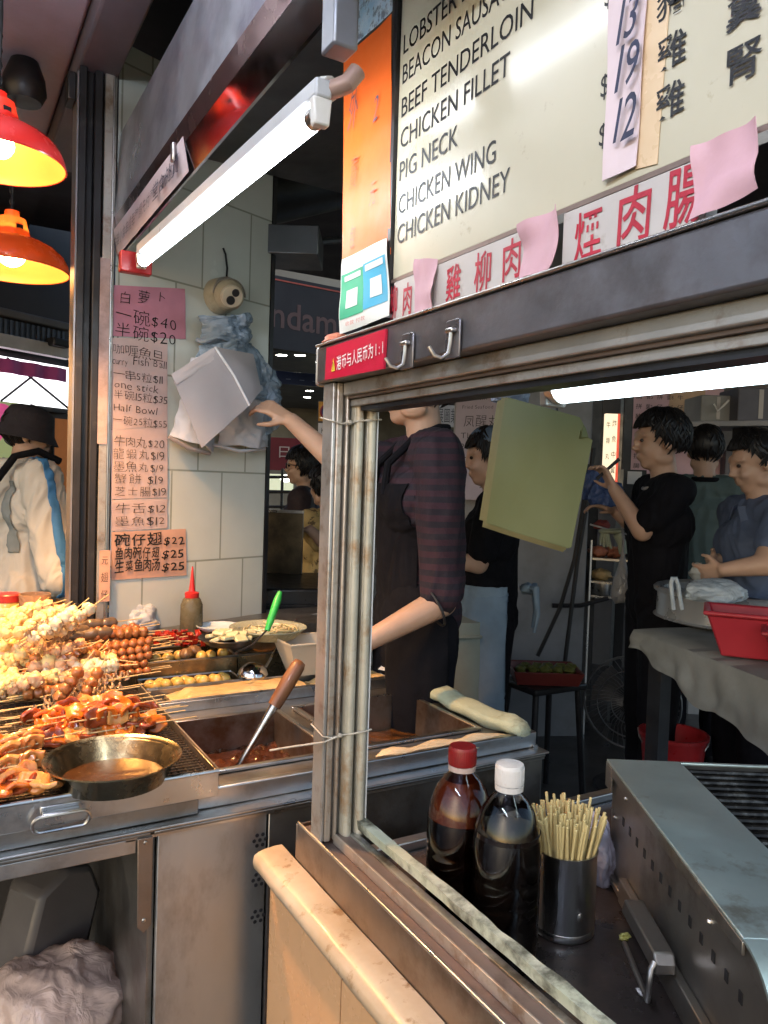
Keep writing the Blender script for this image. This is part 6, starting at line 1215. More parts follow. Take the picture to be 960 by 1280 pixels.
# pale green bin behind the striped worker, black stove with its backsplash
c = D_(572, 2.95); bt = at(572, 768, 2.95).z; t = thing('pale_bin', 'pale green cloth covered bin behind the striped shirt worker', 'bin', c+V((0, 0, .12))); BN = mat('pale_green_bin', (.34, .37, .31), .6, 0, .1, 5)
part('body', MB().lathe([(.0001, 0), (.13, 0), (.155, .02), (.165, bt-.17), (.16, bt-.13), (.10, bt-.12), (.0001, bt-.118)], 36, 0, Matrix.Translation(c+V((0, 0, .121)))).noise(.006, 9), BN, t); part('rim_band', MB().tube([c+V((.166*cos(a*pi/16), .166*sin(a*pi/16), bt-.06)) for a in range(32)], .008, 6, closed=True), BN, t)
t = thing('wok_stove', 'black stove block with a stained steel back plate beside the pillar', 'stove', D_(360, 3.05)); SV = mat('stove_black', (.018, .018, .02), .35, .2, .3, 9)
zst = at(360, 738, 3.0).z
part('body', MB().prism(*upright(D_(324, 3.0), D_(470, 3.1), .55, .0, zst)), SV, t, bv=.01)
part('front_rail', MB().prism(*upright(D_(324, 2.97), D_(470, 3.07), .02, zst-.10, zst-.06)), SV, t)
ps, qs = D_(324, 3.52), D_(380, 3.5); part('back_plate', MB().prism(*upright(ps, qs, .02, zst+.001, at(350, 641, 3.5).z)), mat('stained_back_plate', (.16, .12, .07), .4, .7, .3, 5, col2=(.05, .04, .025), dirt=((.03, .025, .02), 6, .45, .65, .8)), t)
part('plate_rim', MB().prism(*upright(ps-FW*.004, qs-FW*.004, .028, at(350, 641, 3.5).z, at(350, 641, 3.5).z+.012)), STEEL, t)
solo('cling_film', MB().grid(lambda u, v: at(330+95*u, 772+8*v+5*sin(u*7), 2.86)+V((0, 0, .01*NZ.noise(V((u*6, v*3, 1))))), 24, 4, thick=.001), film('clear_film', (.4, .42, .44), .35, .15), 'thin glossy cling film strewn before the black stove', 'film', ang=60)
# ------------------------------------------------------------------ people
SKINM = mat('skin', (.46, .29, .205), .45, 0, .05, 12, sss=.12, bump=.06, bs=200)
HAIRM = mat('black_hair', (.012, .010, .010), .42, 0, .3, 60, stretch=(1, 1, .2), bump=.4, bs=160)
EYEM = mat('eye', (.03, .02, .02), .15)
def fuse(o, vox, smooth=3, fold=0., fs=14., seed=0):
    """one continuous skin over all limb segments of o's mesh, optionally with cloth folds"""
    m = o.modifiers.new('fuse', 'REMESH'); m.mode = 'VOXEL'; m.voxel_size = vox
    if smooth: k = o.modifiers.new('soft', 'SMOOTH'); k.factor = .5; k.iterations = smooth
    dg = bpy.context.evaluated_depsgraph_get(); me = bpy.data.meshes.new_from_object(o.evaluated_get(dg)); mats = list(o.data.materials)
    o.modifiers.clear(); old = o.data; o.data = me; bpy.data.meshes.remove(old); me.materials.clear()
    for q in mats: me.materials.append(q)
    if fold:
        sd = V((seed*3.3, seed, seed*2)); nn = [v.normal.copy() for v in me.vertices]
        for v, n in zip(me.vertices, nn):
            p = v.co; w = V((p.x*fs, p.y*fs, p.z*fs*.45))+sd; w += V((0, 0, NZ.noise(w*.4)*3))
            v.co = p+n*fold*((1-2*abs(NZ.noise(w)))*.8-.3+.35*(1-2*abs(NZ.noise(w*2.1)))*.6)
    me.polygons.foreach_set('use_smooth', [True]*len(me.polygons)); me.update(); return o
def head(mb, c, f, up, s=1.):
    ey = V(f).normalized(); ez = (V(up)-ey*V(up).dot(ey)).normalized(); ex = ey.cross(ez); M_ = Matrix(((ex.x*s, ey.x*s, ez.x*s, c.x), (ex.y*s, ey.y*s, ez.y*s, c.y), (ex.z*s, ey.z*s, ez.z*s, c.z), (0, 0, 0, 1)))
    B = lambda p, r, n=20: mb.ball(p, r, n, M=M_)
    B((0, -.012, .028), (.076, .094, .090), 24); B((0, .030, -.030), (.060, .060, .078), 24); B((0, .052, -.088), (.034, .032, .026)); B((0, .030, -.085), (.046, .050, .026))
    for sx in (-1, 1):
        B((sx*.030, .074, -.030), (.024, .018, .022)); B((sx*.078, -.008, -.012), (.010, .020, .033)); B((sx*.052, .0, -.072), (.018, .04, .026))
        B((sx*.032, .078, .028), (.026, .014, .008))
    B((0, .086, .030), (.040, .012, .022)); B((0, .094, .002), (.011, .014, .026), 14); B((0, .108, -.022), (.013, .012, .011), 14)
    B((-.012, .098, -.027), (.008, .010, .008), 10); B((.012, .098, -.027), (.008, .010, .008), 10)
    B((0, .089, -.053), (.024, .011, .007), 14); B((0, .087, -.065), (.021, .011, .008), 14); B((0, .075, -.058), (.028, .016, .020), 14)
    return M_
def hand(mb, w, d, pn, curl=.5, s=1., thumb=1, spread=.1):
    """wrist w, pointing d, palm facing pn: palm, four unequal fingers, thumb leaving the side"""
    d = V(d).normalized(); pn = (V(pn)-d*V(pn).dot(d)).normalized(); sd = d.cross(pn)*thumb
    for k in (-.024, -.008, .008, .024): mb.capsule(w+d*.012*s+sd*k*.7*s, w+d*.085*s+sd*k*s, .0135*s, .0115*s, 10)
    for i, (k, L) in enumerate(((.030, .070), (.0105, .080), (-.0105, .074), (-.030, .058))):
        p = w+d*.088*s+sd*k*s; a = curl*(.7+.1*i); dd = d+sd*spread*(k/.03)
        for j in range(3):
            r = (.0090, .0082, .0074)[j]*s; ln = L*(.45, .32, .25)[j]*s; v = (dd.normalized()*cos(a*(j*.8+.5))+pn*sin(a*(j*.8+.5))); q = p+v*ln; mb.capsule(p, q, r, r*.93, 9); p = q
    p = w+d*.028*s+sd*.026*s+pn*.006*s; v = (d*.62+sd*.72+pn*.25).normalized(); q = p+v*.042*s; mb.capsule(p, q, .0125*s, .0105*s, 9); v2 = (d*.9+sd*.25+pn*.45*max(curl, .3)).normalized(); mb.capsule(q, q+v2*.034*s, .0102*s, .0085*s, 9)
def person(label, g, f, H=1.72, arms=None, vox=.007, look=None, up=V((0, 0, 1)), lean=V((0, 0, 0)), build=1., skin=SKINM, headoff=V((0, 0, 0))):
    """g ground point, f facing; arms: {'L'|'R': (elbow, wrist, hand direction, palm normal, curl)} in world space, else hanging"""
    f = V((f[0], f[1], 0)).normalized(); L = V((-f.y, f.x, 0)); s = H/1.75; z = V((0, 0, 1)); g = V(g)
    J = {}
    for k, sg in (('L', 1), ('R', -1)):
        J['an'+k] = g+L*sg*.10*s+z*.085*s; J['kn'+k] = g+L*sg*.098*s+z*.50*s+f*.012; J['hp'+k] = g+L*sg*.088*s+z*.93*s; J['sh'+k] = g+lean+L*sg*.182*s*build+z*1.425*s
    J['pel'] = g+z*.98*s; J['wai'] = g+lean*.4+z*1.12*s+f*.01; J['che'] = g+lean*.8+z*1.29*s+f*.012; J['nec'] = g+lean+z*1.475*s-f*.01; J['hed'] = g+lean+z*1.63*s+f*.022+headoff
    t = thing('person', label, 'person', g); mb = MB(); b = build
    A = {}
    for k, sg in (('L', 1), ('R', -1)):
        if arms and k in arms: A[k] = arms[k]
        else: el = J['sh'+k]+L*sg*.05-z*.29*s+f*.0; wr = el-z*.25*s+f*.05+L*sg*.01; A[k] = (el, wr, -z+f*.15, -L*sg, .5)
    for k in 'LR':
        mb.capsule(J['hp'+k], J['kn'+k], .082*s*b, .055*s, 14); mb.capsule(J['kn'+k], J['an'+k], .052*s, .036*s, 12); mb.capsule(J['an'+k]-z*.04, J['an'+k]+f*.15*s-z*.055*s, .034*s, .026*s, 10)
    mb.capsule(J['pel']+L*.06*s, J['pel']-L*.06*s, .105*s*b, .105*s*b, 14, 0, .85, f); mb.capsule(J['pel'], J['che'], .125*s*b, .135*s*b, 18, 0, .74, f)
    mb.capsule(J['che']+L*.07*s*b, J['che']-L*.07*s*b, .105*s*b, .105*s*b, 14); mb.capsule(J['shL']-L*.05*s, J['shR']+L*.05*s, .060*s, .060*s, 12); mb.capsule(J['che'], J['nec']-z*.03, .115*s*b, .075*s, 16, 0, .8, f)
    mb.capsule(J['nec']-z*.04*s, J['hed']-z*.055*s-f*.012, .056*s, .052*s, 16)
    for k in 'LR':
        el, wr, hd_, pn, cu = A[k]; el, wr = V(el), V(wr)
        mb.capsule(J['sh'+k], el, .052*s*b, .042*s*b, 14); mb.capsule(el, wr, .042*s*b, .027*s, 14); hand(mb, wr, hd_, V(pn), cu, .95*s, 1 if k == 'R' else -1)
    lk = V(look) if look is not None else f
    HM_ = head(mb, J['hed'], lk, up, s)
    body = part('body', mb, skin, t, ang=0); fuse(body, vox, 3)
    for sx in (-1, 1):
        e = MB(); e.ball((sx*.031, .0835, .008), (.0125, .0075, .0075), 12, M=HM_); part('eye', e, EYEM, t)
    return t, J, A, HM_, s, f, L
def shirt(t, J, A, s, f, L, m, sleeve=.55, hem=-.02, grow=.014, b=1., vox=.009, fold=.010, name='shirt', seed=1, collar=True):
    mb = MB(); z = V((0, 0, 1))
    mb.capsule(J['pel']+z*hem, J['che'], .128*s*b+grow, .135*s*b+grow, 20, 0, .78, f); mb.capsule(J['pel']+L*.055*s+z*hem, J['pel']-L*.055*s+z*hem, .100*s*b+grow, .100*s*b+grow, 14)
    mb.capsule(J['che']+L*.07*s*b, J['che']-L*.07*s*b, .105*s*b+grow, .105*s*b+grow, 14); mb.capsule(J['shL']-L*.04*s, J['shR']+L*.04*s, .060*s+grow, .060*s+grow, 12); mb.capsule(J['che'], J['nec']-z*.045, .115*s*b+grow, .072*s+grow*.6, 16, 0, .8, f)
    for k in 'LR':
        el, wr = V(A[k][0]), V(A[k][1]); sh = J['sh'+k]
        if sleeve <= 1: mb.capsule(sh, sh.lerp(el, sleeve), .055*s*b+grow, .046*s*b+grow, 14)
        else: mb.capsule(sh, el, .055*s*b+grow, .045*s*b+grow, 14); mb.capsule(el, el.lerp(wr, sleeve-1), .045*s*b+grow, .033*s+grow, 14)
    o = part(name, mb, m, t, ang=0); fuse(o, vox, 3, fold, 15, seed); return o
def trousers(t, J, s, m, grow=.016, vox=.011, seed=2):
    mb = MB(); L = (J['hpL']-J['hpR']).normalized()
    for k in 'LR': mb.capsule(J['hp'+k], J['kn'+k], .086*s+grow, .062*s+grow, 14); mb.capsule(J['kn'+k], J['an'+k]-V((0, 0, .02)), .058*s+grow, .046*s+grow, 12)
    mb.capsule(J['pel']+L*.05*s, J['pel']-L*.05*s, .108*s+grow*.6, .108*s+grow*.6, 14, 0, .86, L.cross(V((0, 0, 1)))); o = part('trousers', mb, m, t, ang=0); fuse(o, vox, 2, .008, 12, seed)
    sh = MB()
    for k in 'LR': d = (J['hpL']-J['hpR']).normalized().cross(V((0, 0, 1))); sh.capsule(J['an'+k]-V((0, 0, .035))-d*.02, J['an'+k]+d*.17*s-V((0, 0, .045)), .046*s, .036*s, 12)
    return o
def shoes(t, J, s, f):
    for k in 'LR': part('shoe', MB().capsule(J['an'+k]-V((0, 0, .038))-f*.02, J['an'+k]+f*.17*s-V((0, 0, .048)), .044*s, .034*s, 12), BLACKP, t, ang=60)
def hair(t, HM_, low=-.045, seed=0, tuft=140, puff=1., fringe=.055, m=HAIRM, back=0.):
    """hair mass over the skull: short at the brow and temples, longer behind, with loose tufts"""
    mb = MB(); nu, nv = 40, 26; rr = random.Random(seed)
    def fn(u, v):
        a = 2*pi*u; fr = max(0, cos(a))   # fr=1 at the brow (angle from +y)
        zl = low+(fringe-low)*min(1, fr*1.7)**1.3 if cos(a) > -.15 else low-back*max(0, -cos(a))
        tmax = math.acos(max(-1, min(1, (zl-.03)/.105))); th = tmax*v; n = NZ.noise(V((cos(a)*3+seed, sin(a)*3, th*2)))
        k = (1.10+.07*n)*puff if v < .9 else .98
        return HM_ @ V((sin(a)*sin(th)*.080*k, cos(a)*sin(th)*.098*k-.014, cos(th)*.093*k+.030))
    mb.grid(fn, nu, nv, thick=.006)
    for i in range(int(tuft*2.6)):
        a = rr.uniform(0, 2*pi); fr = max(0, cos(a)); zl = low+(fringe-low)*min(1, fr*1.7)**1.3 if cos(a) > -.15 else low-back*max(0, -cos(a))
        tm = math.acos(max(-1, min(1, (zl-.03)/.105))); th = tm*math.sqrt(rr.random())*.85; ln = rr.uniform(.25, .55); da = rr.uniform(-.35, .35); k0 = puff*rr.uniform(1.07, 1.15); lift = rr.uniform(0, .06); P = []
        for q in range(5):
            u = q/4; b = min(th+ln*u, tm+.05); aa = a+da*u; k = k0+lift*u*u
            P.append(HM_ @ V((sin(aa)*sin(b)*.080*k, cos(aa)*sin(b)*.098*k-.014, cos(b)*.093*k+.030)))
        mb.tube(P, [.0035, .0050, .0045, .0030, .0006], 5)
    return part('hair', mb, m, t, ang=60)
def shell(o, t, name, m, planes, off=.007, thick=.003):
    """a garment layer lifted off the garment o, cut clean by planes (point, normal of the kept side)"""
    bm = bmesh.new(); bm.from_mesh(o.data); org = origin(o)
    for v in bm.verts: v.co = v.co+org
    for p, n in planes: bmesh.ops.bisect_plane(bm, geom=bm.verts[:]+bm.edges[:]+bm.faces[:], plane_co=V(p), plane_no=V(n), clear_inner=True)
    bm.normal_update(); bm.verts.index_update()
    mb = MB(); mb.v = [v.co+v.normal*off for v in bm.verts]; mb.f = [tuple(v.index for v in f.verts) for f in bm.faces]; mb.m = [0]*len(mb.f); bm.free()
    if not mb.f: return None
    q = part(name, mb, m, t, ang=80); k = q.modifiers.new('thick', 'SOLIDIFY'); k.thickness = thick; k.offset = 1; return q
PF = .12
def gp(x, d, z=PF): p = at(x, 620, d); return V((p.x, p.y, z))
BLK = mat('black_cloth', (.006, .006, .009), .9, 0, .15, 12, bump=.3, bs=220); DTR = mat('dark_trousers', (.008, .008, .012), .9, 0, .15, 12, spec=.2); BLK.node_tree.nodes['Principled BSDF'].inputs['Specular IOR Level'].default_value = .2
IL = -RT.copy(); IL.z = 0; IL.normalize(); AW = V((FW.x, FW.y, 0)).normalized()
# 1 worker in the striped shirt, reaching for the paper bags
STRIPE = mat('striped_jersey', (.036, .013, .023), .85, 0, .1, 10, bump=.3, bs=220); nt_ = STRIPE.node_tree; b_ = nt_.nodes['Principled BSDF']; srcc = b_.inputs['Base Color'].links[0].from_socket
wv = nt_.nodes.new('ShaderNodeTexWave'); wv.wave_type = 'BANDS'; wv.bands_direction = 'Z'; wv.inputs['Scale'].default_value = 9.5; wv.inputs['Distortion'].default_value = 1.2; wv.inputs['Detail'].default_value = 1; wv.inputs['Detail Scale'].default_value = .6
nt_.links.new(nt_.nodes['Texture Coordinate'].outputs['Object'], wv.inputs[0]); gt = nt_.nodes.new('ShaderNodeMapRange'); gt.inputs[1].default_value = .44; gt.inputs[2].default_value = .56; nt_.links.new(wv.outputs['Fac'], gt.inputs[0])
mx_ = nt_.nodes.new('ShaderNodeMix'); mx_.data_type = 'RGBA'; nt_.links.new(gt.outputs[0], mx_.inputs[0]); nt_.links.new(srcc, mx_.inputs[6]); mx_.inputs[7].default_value = (.013, .010, .018, 1); nt_.links.new(mx_.outputs[2], b_.inputs['Base Color'])
f1 = IL*.86-AW*.18
Qm = Q['C']*.45+Q['F']*.55; dq = (Qm-EYE).dot(FW); elR = at(432, 588, 2.44); wrR = at(364, 526, dq); hR = (Qm-wrR-V((0, 0, .006))).normalized()
elL = at(552, 752, 2.12); wrL = at(462, 800, 2.06)
P1 = person('worker in a dark maroon striped shirt and black apron reaching up to the paper bags', gp(527, 2.36), f1, 1.80, {'R': (elR, wrR, hR, CN*-1+V((0, 0, -.3)), 1.0), 'L': (elL, wrL, (wrL-elL).normalized(), V((0, 0, -1)), .7)}, .0062, look=IL*.9+AW*.25)
t, J, A, HM_, s, f, L = P1; sh_ = shirt(t, J, A, s, f, L, STRIPE, .93, fold=.012, seed=4); tr1 = trousers(t, J, s, DTR); shoes(t, J, s, f); hair(t, HM_, -.06, 3)
UZ = V((0, 0, 1)); shell(sh_, t, 'apron', BLK, [(J['che']+f*.03, f), (J['che']+UZ*.05, -UZ), (J['che']+L*.165, -L), (J['che']-L*.165, L)], .008)
shell(tr1, t, 'apron_skirt', BLK, [(J['pel']-f*.04, f), (J['knL']-UZ*.05, UZ)], .012)
for sg in (-1, 1): part('apron_strap', MB().tube([J['che']+L*sg*.085+f*.125+V((0, 0, .02)), J['che']+L*sg*.085+f*.115+V((0, 0, .11)), J['nec']+L*sg*.072+f*.055+V((0, 0, .0)), J['nec']+L*sg*.060-f*.02+V((0, 0, .035)), J['nec']-f*.066+V((0, 0, .04))], [.012, .012, .012, .011, .011], 8), BLK, t)
part('bracelet', MB().tube([elL.lerp(wrL, .12)+((wrL-elL).normalized().orthogonal()*cos(a*pi/12)+(wrL-elL).normalized().cross((wrL-elL).normalized().orthogonal())*sin(a*pi/12))*.047 for a in range(24)], .004, 6, closed=True), DARKM, t)
# 2 woman with dark hair in the light blue apron
f2 = IL*.9+AW*.12
P2 = person('woman in a black top and light blue apron beside the yellow paper stack', gp(618, 3.0), f2, 1.60, {'L': (at(598, 705, 2.85), at(560, 700, 2.85), IL, V((0, 0, -1)), .6), 'R': (at(610, 700, 3.15), at(575, 690, 3.15), IL, V((0, 0, -1)), .6)}, .0075, look=IL*.95-V((0, 0, .12)))
t, J, A, HM_, s, f, L = P2; sh_ = shirt(t, J, A, s, f, L, BLK, .75, seed=7); tr_2 = trousers(t, J, s, DTR); shoes(t, J, s, f); hair(t, HM_, -.07, 8, 160, 1.04, .056, back=.02)
BLA = mat('pale_blue_apron', (.22, .30, .38), .75, 0, .12, 7, bump=.2, bs=80)
shell(tr_2, t, 'apron', BLA, [(J['knL']-UZ*.16, UZ), (J['pel']-f*.05, f)], .018); shell(sh_, t, 'apron_bib', BLA, [(J['wai']-UZ*.02, -UZ), (J['pel']-f*.05, f), (J['pel']+L*.20, -L), (J['pel']-L*.20, L)], .012)
c = J['pel']-f*.14+V((0, 0, .09)); mb = MB(); mb.ball(c, (.03, .03, .022), 12, nz=.3, seed=2)
for k in (-1, 1): mb.tube([c, c-f*.03+L*.05*k+V((0, 0, .01)), c-f*.04+L*.06*k-V((0, 0, .09)), c-f*.03+L*.05*k-V((0, 0, .16))], [.012, .014, .010, .006], 8)
part('apron_knot', mb, BLA, t, ang=60)
mb = MB(); mb.ball(J['hed']+V((0, 0, .075))-f*.03+f*.02, (.088, .088, .05), 24, nz=.12, ns=9, seed=4); part('plastic_cap', mb, film('clear_blue_cap', (.22, .32, .48), .55), t, ang=70)
# 3 young man in the black shirt
f3 = IL*.95+AW*.05
P3 = person('young man with tousled black hair in a black shirt, holding tongs', gp(828, 3.1), f3, 1.70, {'L': (at(803, 664, 2.98), at(768, 612, 3.06), (at(757, 592, 3.08)-at(768, 612, 3.06)).normalized(), IL, 1.), 'R': (at(800, 665, 3.25), at(770, 640, 3.3), IL+V((0, 0, .3)), V((0, 0, -1)), .8)}, .0072, look=IL-V((0, 0, .10)))
t, J, A, HM_, s, f, L = P3; shirt(t, J, A, s, f, L, BLK, .72, seed=12); trousers(t, J, s, DTR); shoes(t, J, s, f); hair(t, HM_, -.045, 15, 230, 1.07, .066)
part('collar_trim', MB().tube([J['nec']+(f*cos(a*pi/10-pi*.5+.0)+L*sin(a*pi/10-pi*.5))*.074+f*.012+V((0, 0, -.012-.03*max(0, cos(a*pi/10-pi*.5)))) for a in range(11)], .007, 8), mat('grey_collar', (.30, .30, .31), .8), t)
q = A['L'][1]+A['L'][2]*.08; solo('tongs', MB().tube([q-RT*.03-UP*.03, q+RT*.0+UP*.0, q+RT*.06+UP*.05], .004, 6).tube([q-RT*.035-UP*.025, q-RT*.0+UP*.006, q+RT*.055+UP*.056], .004, 6), DARKM, 'dark tongs held up by the black shirted young man', 'tongs')
# 4 person in the green shirt, from behind
GRN = mat('grey_green_shirt', (.085, .125, .125), .8, 0, .1, 8, bump=.3, bs=200)
P4_ = person('person in a greyish green shirt standing with the back turned, behind the black shirted man', gp(879, 3.9), AW*.9+RT*.25, 1.72, None, .009)
t, J, A, HM_, s, f, L = P4_; shirt(t, J, A, s, f, L, GRN, .95, seed=20); trousers(t, J, s, DTR); shoes(t, J, s, f); hair(t, HM_, -.06, 22, 60)
part('collar', MB().tube([J['nec']+(f*cos(a*pi/8)+L*sin(a*pi/8))*.07+V((0, 0, .0)) for a in range(16)], .012, 8, closed=True), BLK, t)
# 5 man in the blue polo at the right edge
POL = mat('grey_blue_polo', (.085, .115, .19), .8, 0, .1, 8, bump=.3, bs=200)
f5 = IL*.92-AW*.05
e5 = at(955, 706, 2.55); w5 = at(906, 712, 2.60); e5b = at(925, 700, 2.9); w5b = at(896, 700, 2.86)
P5 = person('man in a greyish blue polo shirt looking down at something held in both hands', gp(950, 2.82), f5, 1.61, {'L': (e5, w5, (at(880, 716, 2.66)-w5).normalized(), AW, .8), 'R': (e5b, w5b, (at(877, 712, 2.76)-w5b).normalized(), -AW, .8)}, .0066, look=IL-V((0, 0, .32)))
t, J, A, HM_, s, f, L = P5; sh_ = shirt(t, J, A, s, f, L, POL, .62, seed=25); trousers(t, J, s, DTR); shoes(t, J, s, f); hair(t, HM_, -.035, 27, 130, 1.02, .078)
for sg in (-1, 1): part('collar', MB().grid(lambda u, v: J['nec']+L*sg*(.068+.03*v-.055*u*u)+f*(-.05+.15*u)+V((0, 0, .022-.05*v-.045*u)), 8, 4, thick=.003), POL, t, ang=70)
c = at(874, 716, 2.70); solo('folded_wrapper', MB().ball(c, (.033, .03, .034), 22, nz=.16, ns=10, seed=8), mat('bread_wrapper', (.36, .36, .33), .5, 0, .15, 16, bump=.3), 'crumpled pale wrapper held by the man in the blue polo', 'wrapper', ang=50)
# 6, 7 people beyond the stove
GLM = mat('dark_jacket', (.030, .018, .022), .75, 0, .15, 9, bump=.2, bs=150)
P6 = person('man with glasses and thick black hair in a dark jacket beyond the stove', gp(381, 4.9, 0), IL*.9+AW*.05, 1.70, {'L': (at(372, 700, 4.75), at(345, 690, 4.8), IL, V((0, 0, -1)), .5)}, .0085, look=IL)
t, J, A, HM_, s, f, L = P6; shirt(t, J, A, s, f, L, GLM, 1.9, grow=.022, seed=31); trousers(t, J, s, DTR); shoes(t, J, s, f); hair(t, HM_, -.05, 33, 160, 1.14, .05)
for sx in (-1, 1): part('glasses', MB().tube([HM_ @ V((sx*.033+.024*cos(a*pi/8), .100, .006+.017*sin(a*pi/8))) for a in range(16)], .0026, 6, closed=True).tube([HM_ @ V((sx*.057, .098, .01)), HM_ @ V((sx*.076, .06, .012)), HM_ @ V((sx*.080, -.005, .005))], .0026, 6), DARKM, t)
part('scarf', MB().tube([J['nec']+(f*cos(a*pi/8)+L*sin(a*pi/8))*.075-V((0, 0, .01)) for a in range(16)], .024, 8, closed=True), mat('maroon_scarf', (.13, .02, .035), .8), t, ang=60)
YPAT = mat('yellow_print_cloth', (.62, .42, .16), .75, 0, .12, 6, dirt=((.10, .06, .03), 16, .57, .60, .9), bump=.2, bs=120)
f7 = IL*.7+AW*.5
P7 = person('person in a yellow printed top half hidden by the window post', gp(412, 4.0, 0), f7, 1.58, {'L': (at(415, 690, 3.75), at(388, 662, 3.7), IL, V((0, 0, -1)), .8), 'R': (at(405, 690, 4.1), at(390, 680, 3.95), IL, V((0, 0, -1)), .6)}, .009)
t, J, A, HM_, s, f, L = P7; o7 = shirt(t, J, A, s, f, L, YPAT, .6, seed=36, grow=.02); trousers(t, J, s, mat('tan_trousers', (.36, .24, .12), .8)); shoes(t, J, s, f); hair(t, HM_, -.09, 38, 120, 1.12, .05)
# 8 customer in the bucket hat
f8 = RT*.62+AW*.66; f8.z = 0
JK = mat('pale_jacket', (.58, .55, .50), .7, 0, .06, 6, bump=.25, bs=90); JB = mat('jacket_blue', (.06, .22, .48), .7, 0, .1, 8); JG = mat('jacket_grey', (.22, .25, .26), .7, 0, .1, 8)
eR = at(70, 735, 3.30); wR_ = at(92, 760, 3.38)
P8 = person('customer in a black bucket hat and pale jacket with blue stripes carrying a shoulder bag', gp(28, 3.62, 0), f8, 1.80, {'R': (at(74, 722, 3.42), at(100, 740, 3.62), f8, V((0, 0, -1)), .6)}, .0075, look=RT*.86+AW*.42-V((0, 0, .12)), build=1.08)
t, J, A, HM_, s, f, L = P8; sh_ = shirt(t, J, A, s, f, L, JK, 1.95, -.05, .030, 1.08, fold=.018, seed=41); trousers(t, J, s, DTR); shoes(t, J, s, f); hair(t, HM_, -.07, 44, 40, .98)
part('jacket_collar', MB().tube([J['nec']+(f*cos(a*pi/10)+L*sin(a*pi/10))*.088+V((0, 0, .0+.012*cos(a*pi/10)*-1)) for a in range(20)], .030, 10, closed=True), JK, t, ang=70)
el8, sh8 = A['R'][0], J['shR']; ax = (el8-sh8).normalized(); out8 = (-L*1.0+f*.1); out8 = (out8-ax*out8.dot(ax)).normalized()
bx8 = ax.cross(out8)
shell(sh_, t, 'blue_stripe', JB, [(sh8+bx8*.030, -bx8), (sh8-bx8*.006, bx8), (sh8+out8*.0, out8), (J['shR']+L*.03, -L), (el8+ax*.10, -ax)], .006, .002)
shell(sh_, t, 'grey_panel', JG, [(J['shR']+L*.085, -L), (J['shR']+L*.050, L), (J['che']-f*.02, -f), (J['wai']-V((0, 0, .02)), V((0, 0, 1))), (J['shR']-V((0, 0, .01)), V((0, 0, -1)))], .005, .002)
mb = MB(); c = J['hed']; hp = [(.0001, .118), (.045, .116), (.078, .102), (.092, .075), (.098, .030), (.104, .0), (.128, -.040), (.131, -.041), (.107, .002), (.0955, .030)]
HMh = HM_ @ Matrix.Rotation(-.10, 4, 'X'); mb.lathe(hp, 40, 0, HMh @ Matrix.Translation((0, -.008, .012)), 1., 1.12); mb.noise(.0035, 18); part('bucket_hat', mb, mat('black_hat', (.022, .018, .024), .85, 0, .15, 12, bump=.4, bs=240), t, ang=60)
# sling strap across the back, bag at the hip
bk = -f
def onback(a, z_): return J['che']+L*a+bk*(.215-.10*min(1, abs(a)/.22)**2)+V((0, 0, z_))
part('strap', MB().tube([J['shR']+V((0, 0, .085))+f*.10+L*.03, J['shR']+V((0, 0, .128))+L*.03, J['shR']+V((0, 0, .10))+L*.04+bk*.10, onback(-.09, .06)+bk*.012, onback(0, -.05)+bk*.016, onback(.11, -.18)+bk*.016, onback(.20, -.29)+bk*.03], .017, 8), BLK, t, ang=60)
part('strap', MB().tube([onback(-.04, -.30)+bk*.03, onback(.02, -.38)+bk*.03, onback(.10, -.47)+bk*.03], .014, 8), BLK, t, ang=60)
c = onback(.16, -.50)+bk*.07; bg_ = solo('shoulder_bag', MB().ball(c, (.11, .09, .085), 24, nz=.08, ns=6, seed=3), mat('brown_bag', (.12, .06, .04), .5, 0, .15, 9), "brown shoulder bag at the hip of the customer in the hat", 'bag', ang=60)
# ------------------------------------------------------------------ beyond: mall lights, signs, light box shops across the lane
DL = glow('downlight', (1., .96, .86), 40.)
for i, (px, py) in enumerate(((375, 443), (387, 488), (384, 496), (418, 481), (413, 496), (352, 443), (430, 500), (401, 452))):
    p = atZ(px, py, 3.548); t = thing('downlight', 'round ceiling downlight in the mall beyond the pillar', 'downlight', p, 0, 'mall ceiling downlights'); part('disc', MB().tube([p, p-V((0, 0, .012))], .085, 18), DL, t); part('ring', MB().tube([p-V((0, 0, .006))+V((cos(a*pi/10), sin(a*pi/10), 0))*.098 for a in range(20)], .012, 6, closed=True), WHITEPL, t)
t, M_, w, h = flat_sign('shop_fascia_sign', 'dark shop sign with dim brown letters beyond the pillar', 'sign', [(318, 340), (452, 352), (452, 447), (318, 432)], mat('fascia_dark', (.016, .010, .011), .45, 0, .2, 2), dp=(8.6, 9.4), th=.12)
mb = MB(); write(mb, 'ndam', M_ @ Matrix.Translation((w*.14, h*.30, 0)), w*.60, .30, lift=.006, thin=.012); part('lettering', mb, mat('dim_letters', (.10, .055, .05), .5), t, ang=0)
part('red_line', MB().box((0, h*.93, .001), (w, h*.95, .01), 0, M_), mat('red_trim', (.35, .07, .05), .5), t)
t, M_, w, h = flat_sign('blue_band_sign', 'dark blue band sign below the mall downlights', 'sign', [(330, 462), (455, 470), (455, 484), (330, 478)], mat('dark_blue_band', (.02, .035, .11), .4), dp=(12, 12.6), th=.05)
textline(t, M_, w*.2, h*.25, w*.6, .10, 'Shopping Plaza'[:0] or '- - - - -', mat('band_letters', (.15, .2, .35), .5))
t, M_, w, h = flat_sign('no_stopping_sign', 'orange no stopping sign with white plate below, left of the window post', 'sign', [(396, 501), (420, 501), (420, 560), (396, 560)], mat('sign_backing', (.05, .05, .055), .5), dp=7.0, th=.02)
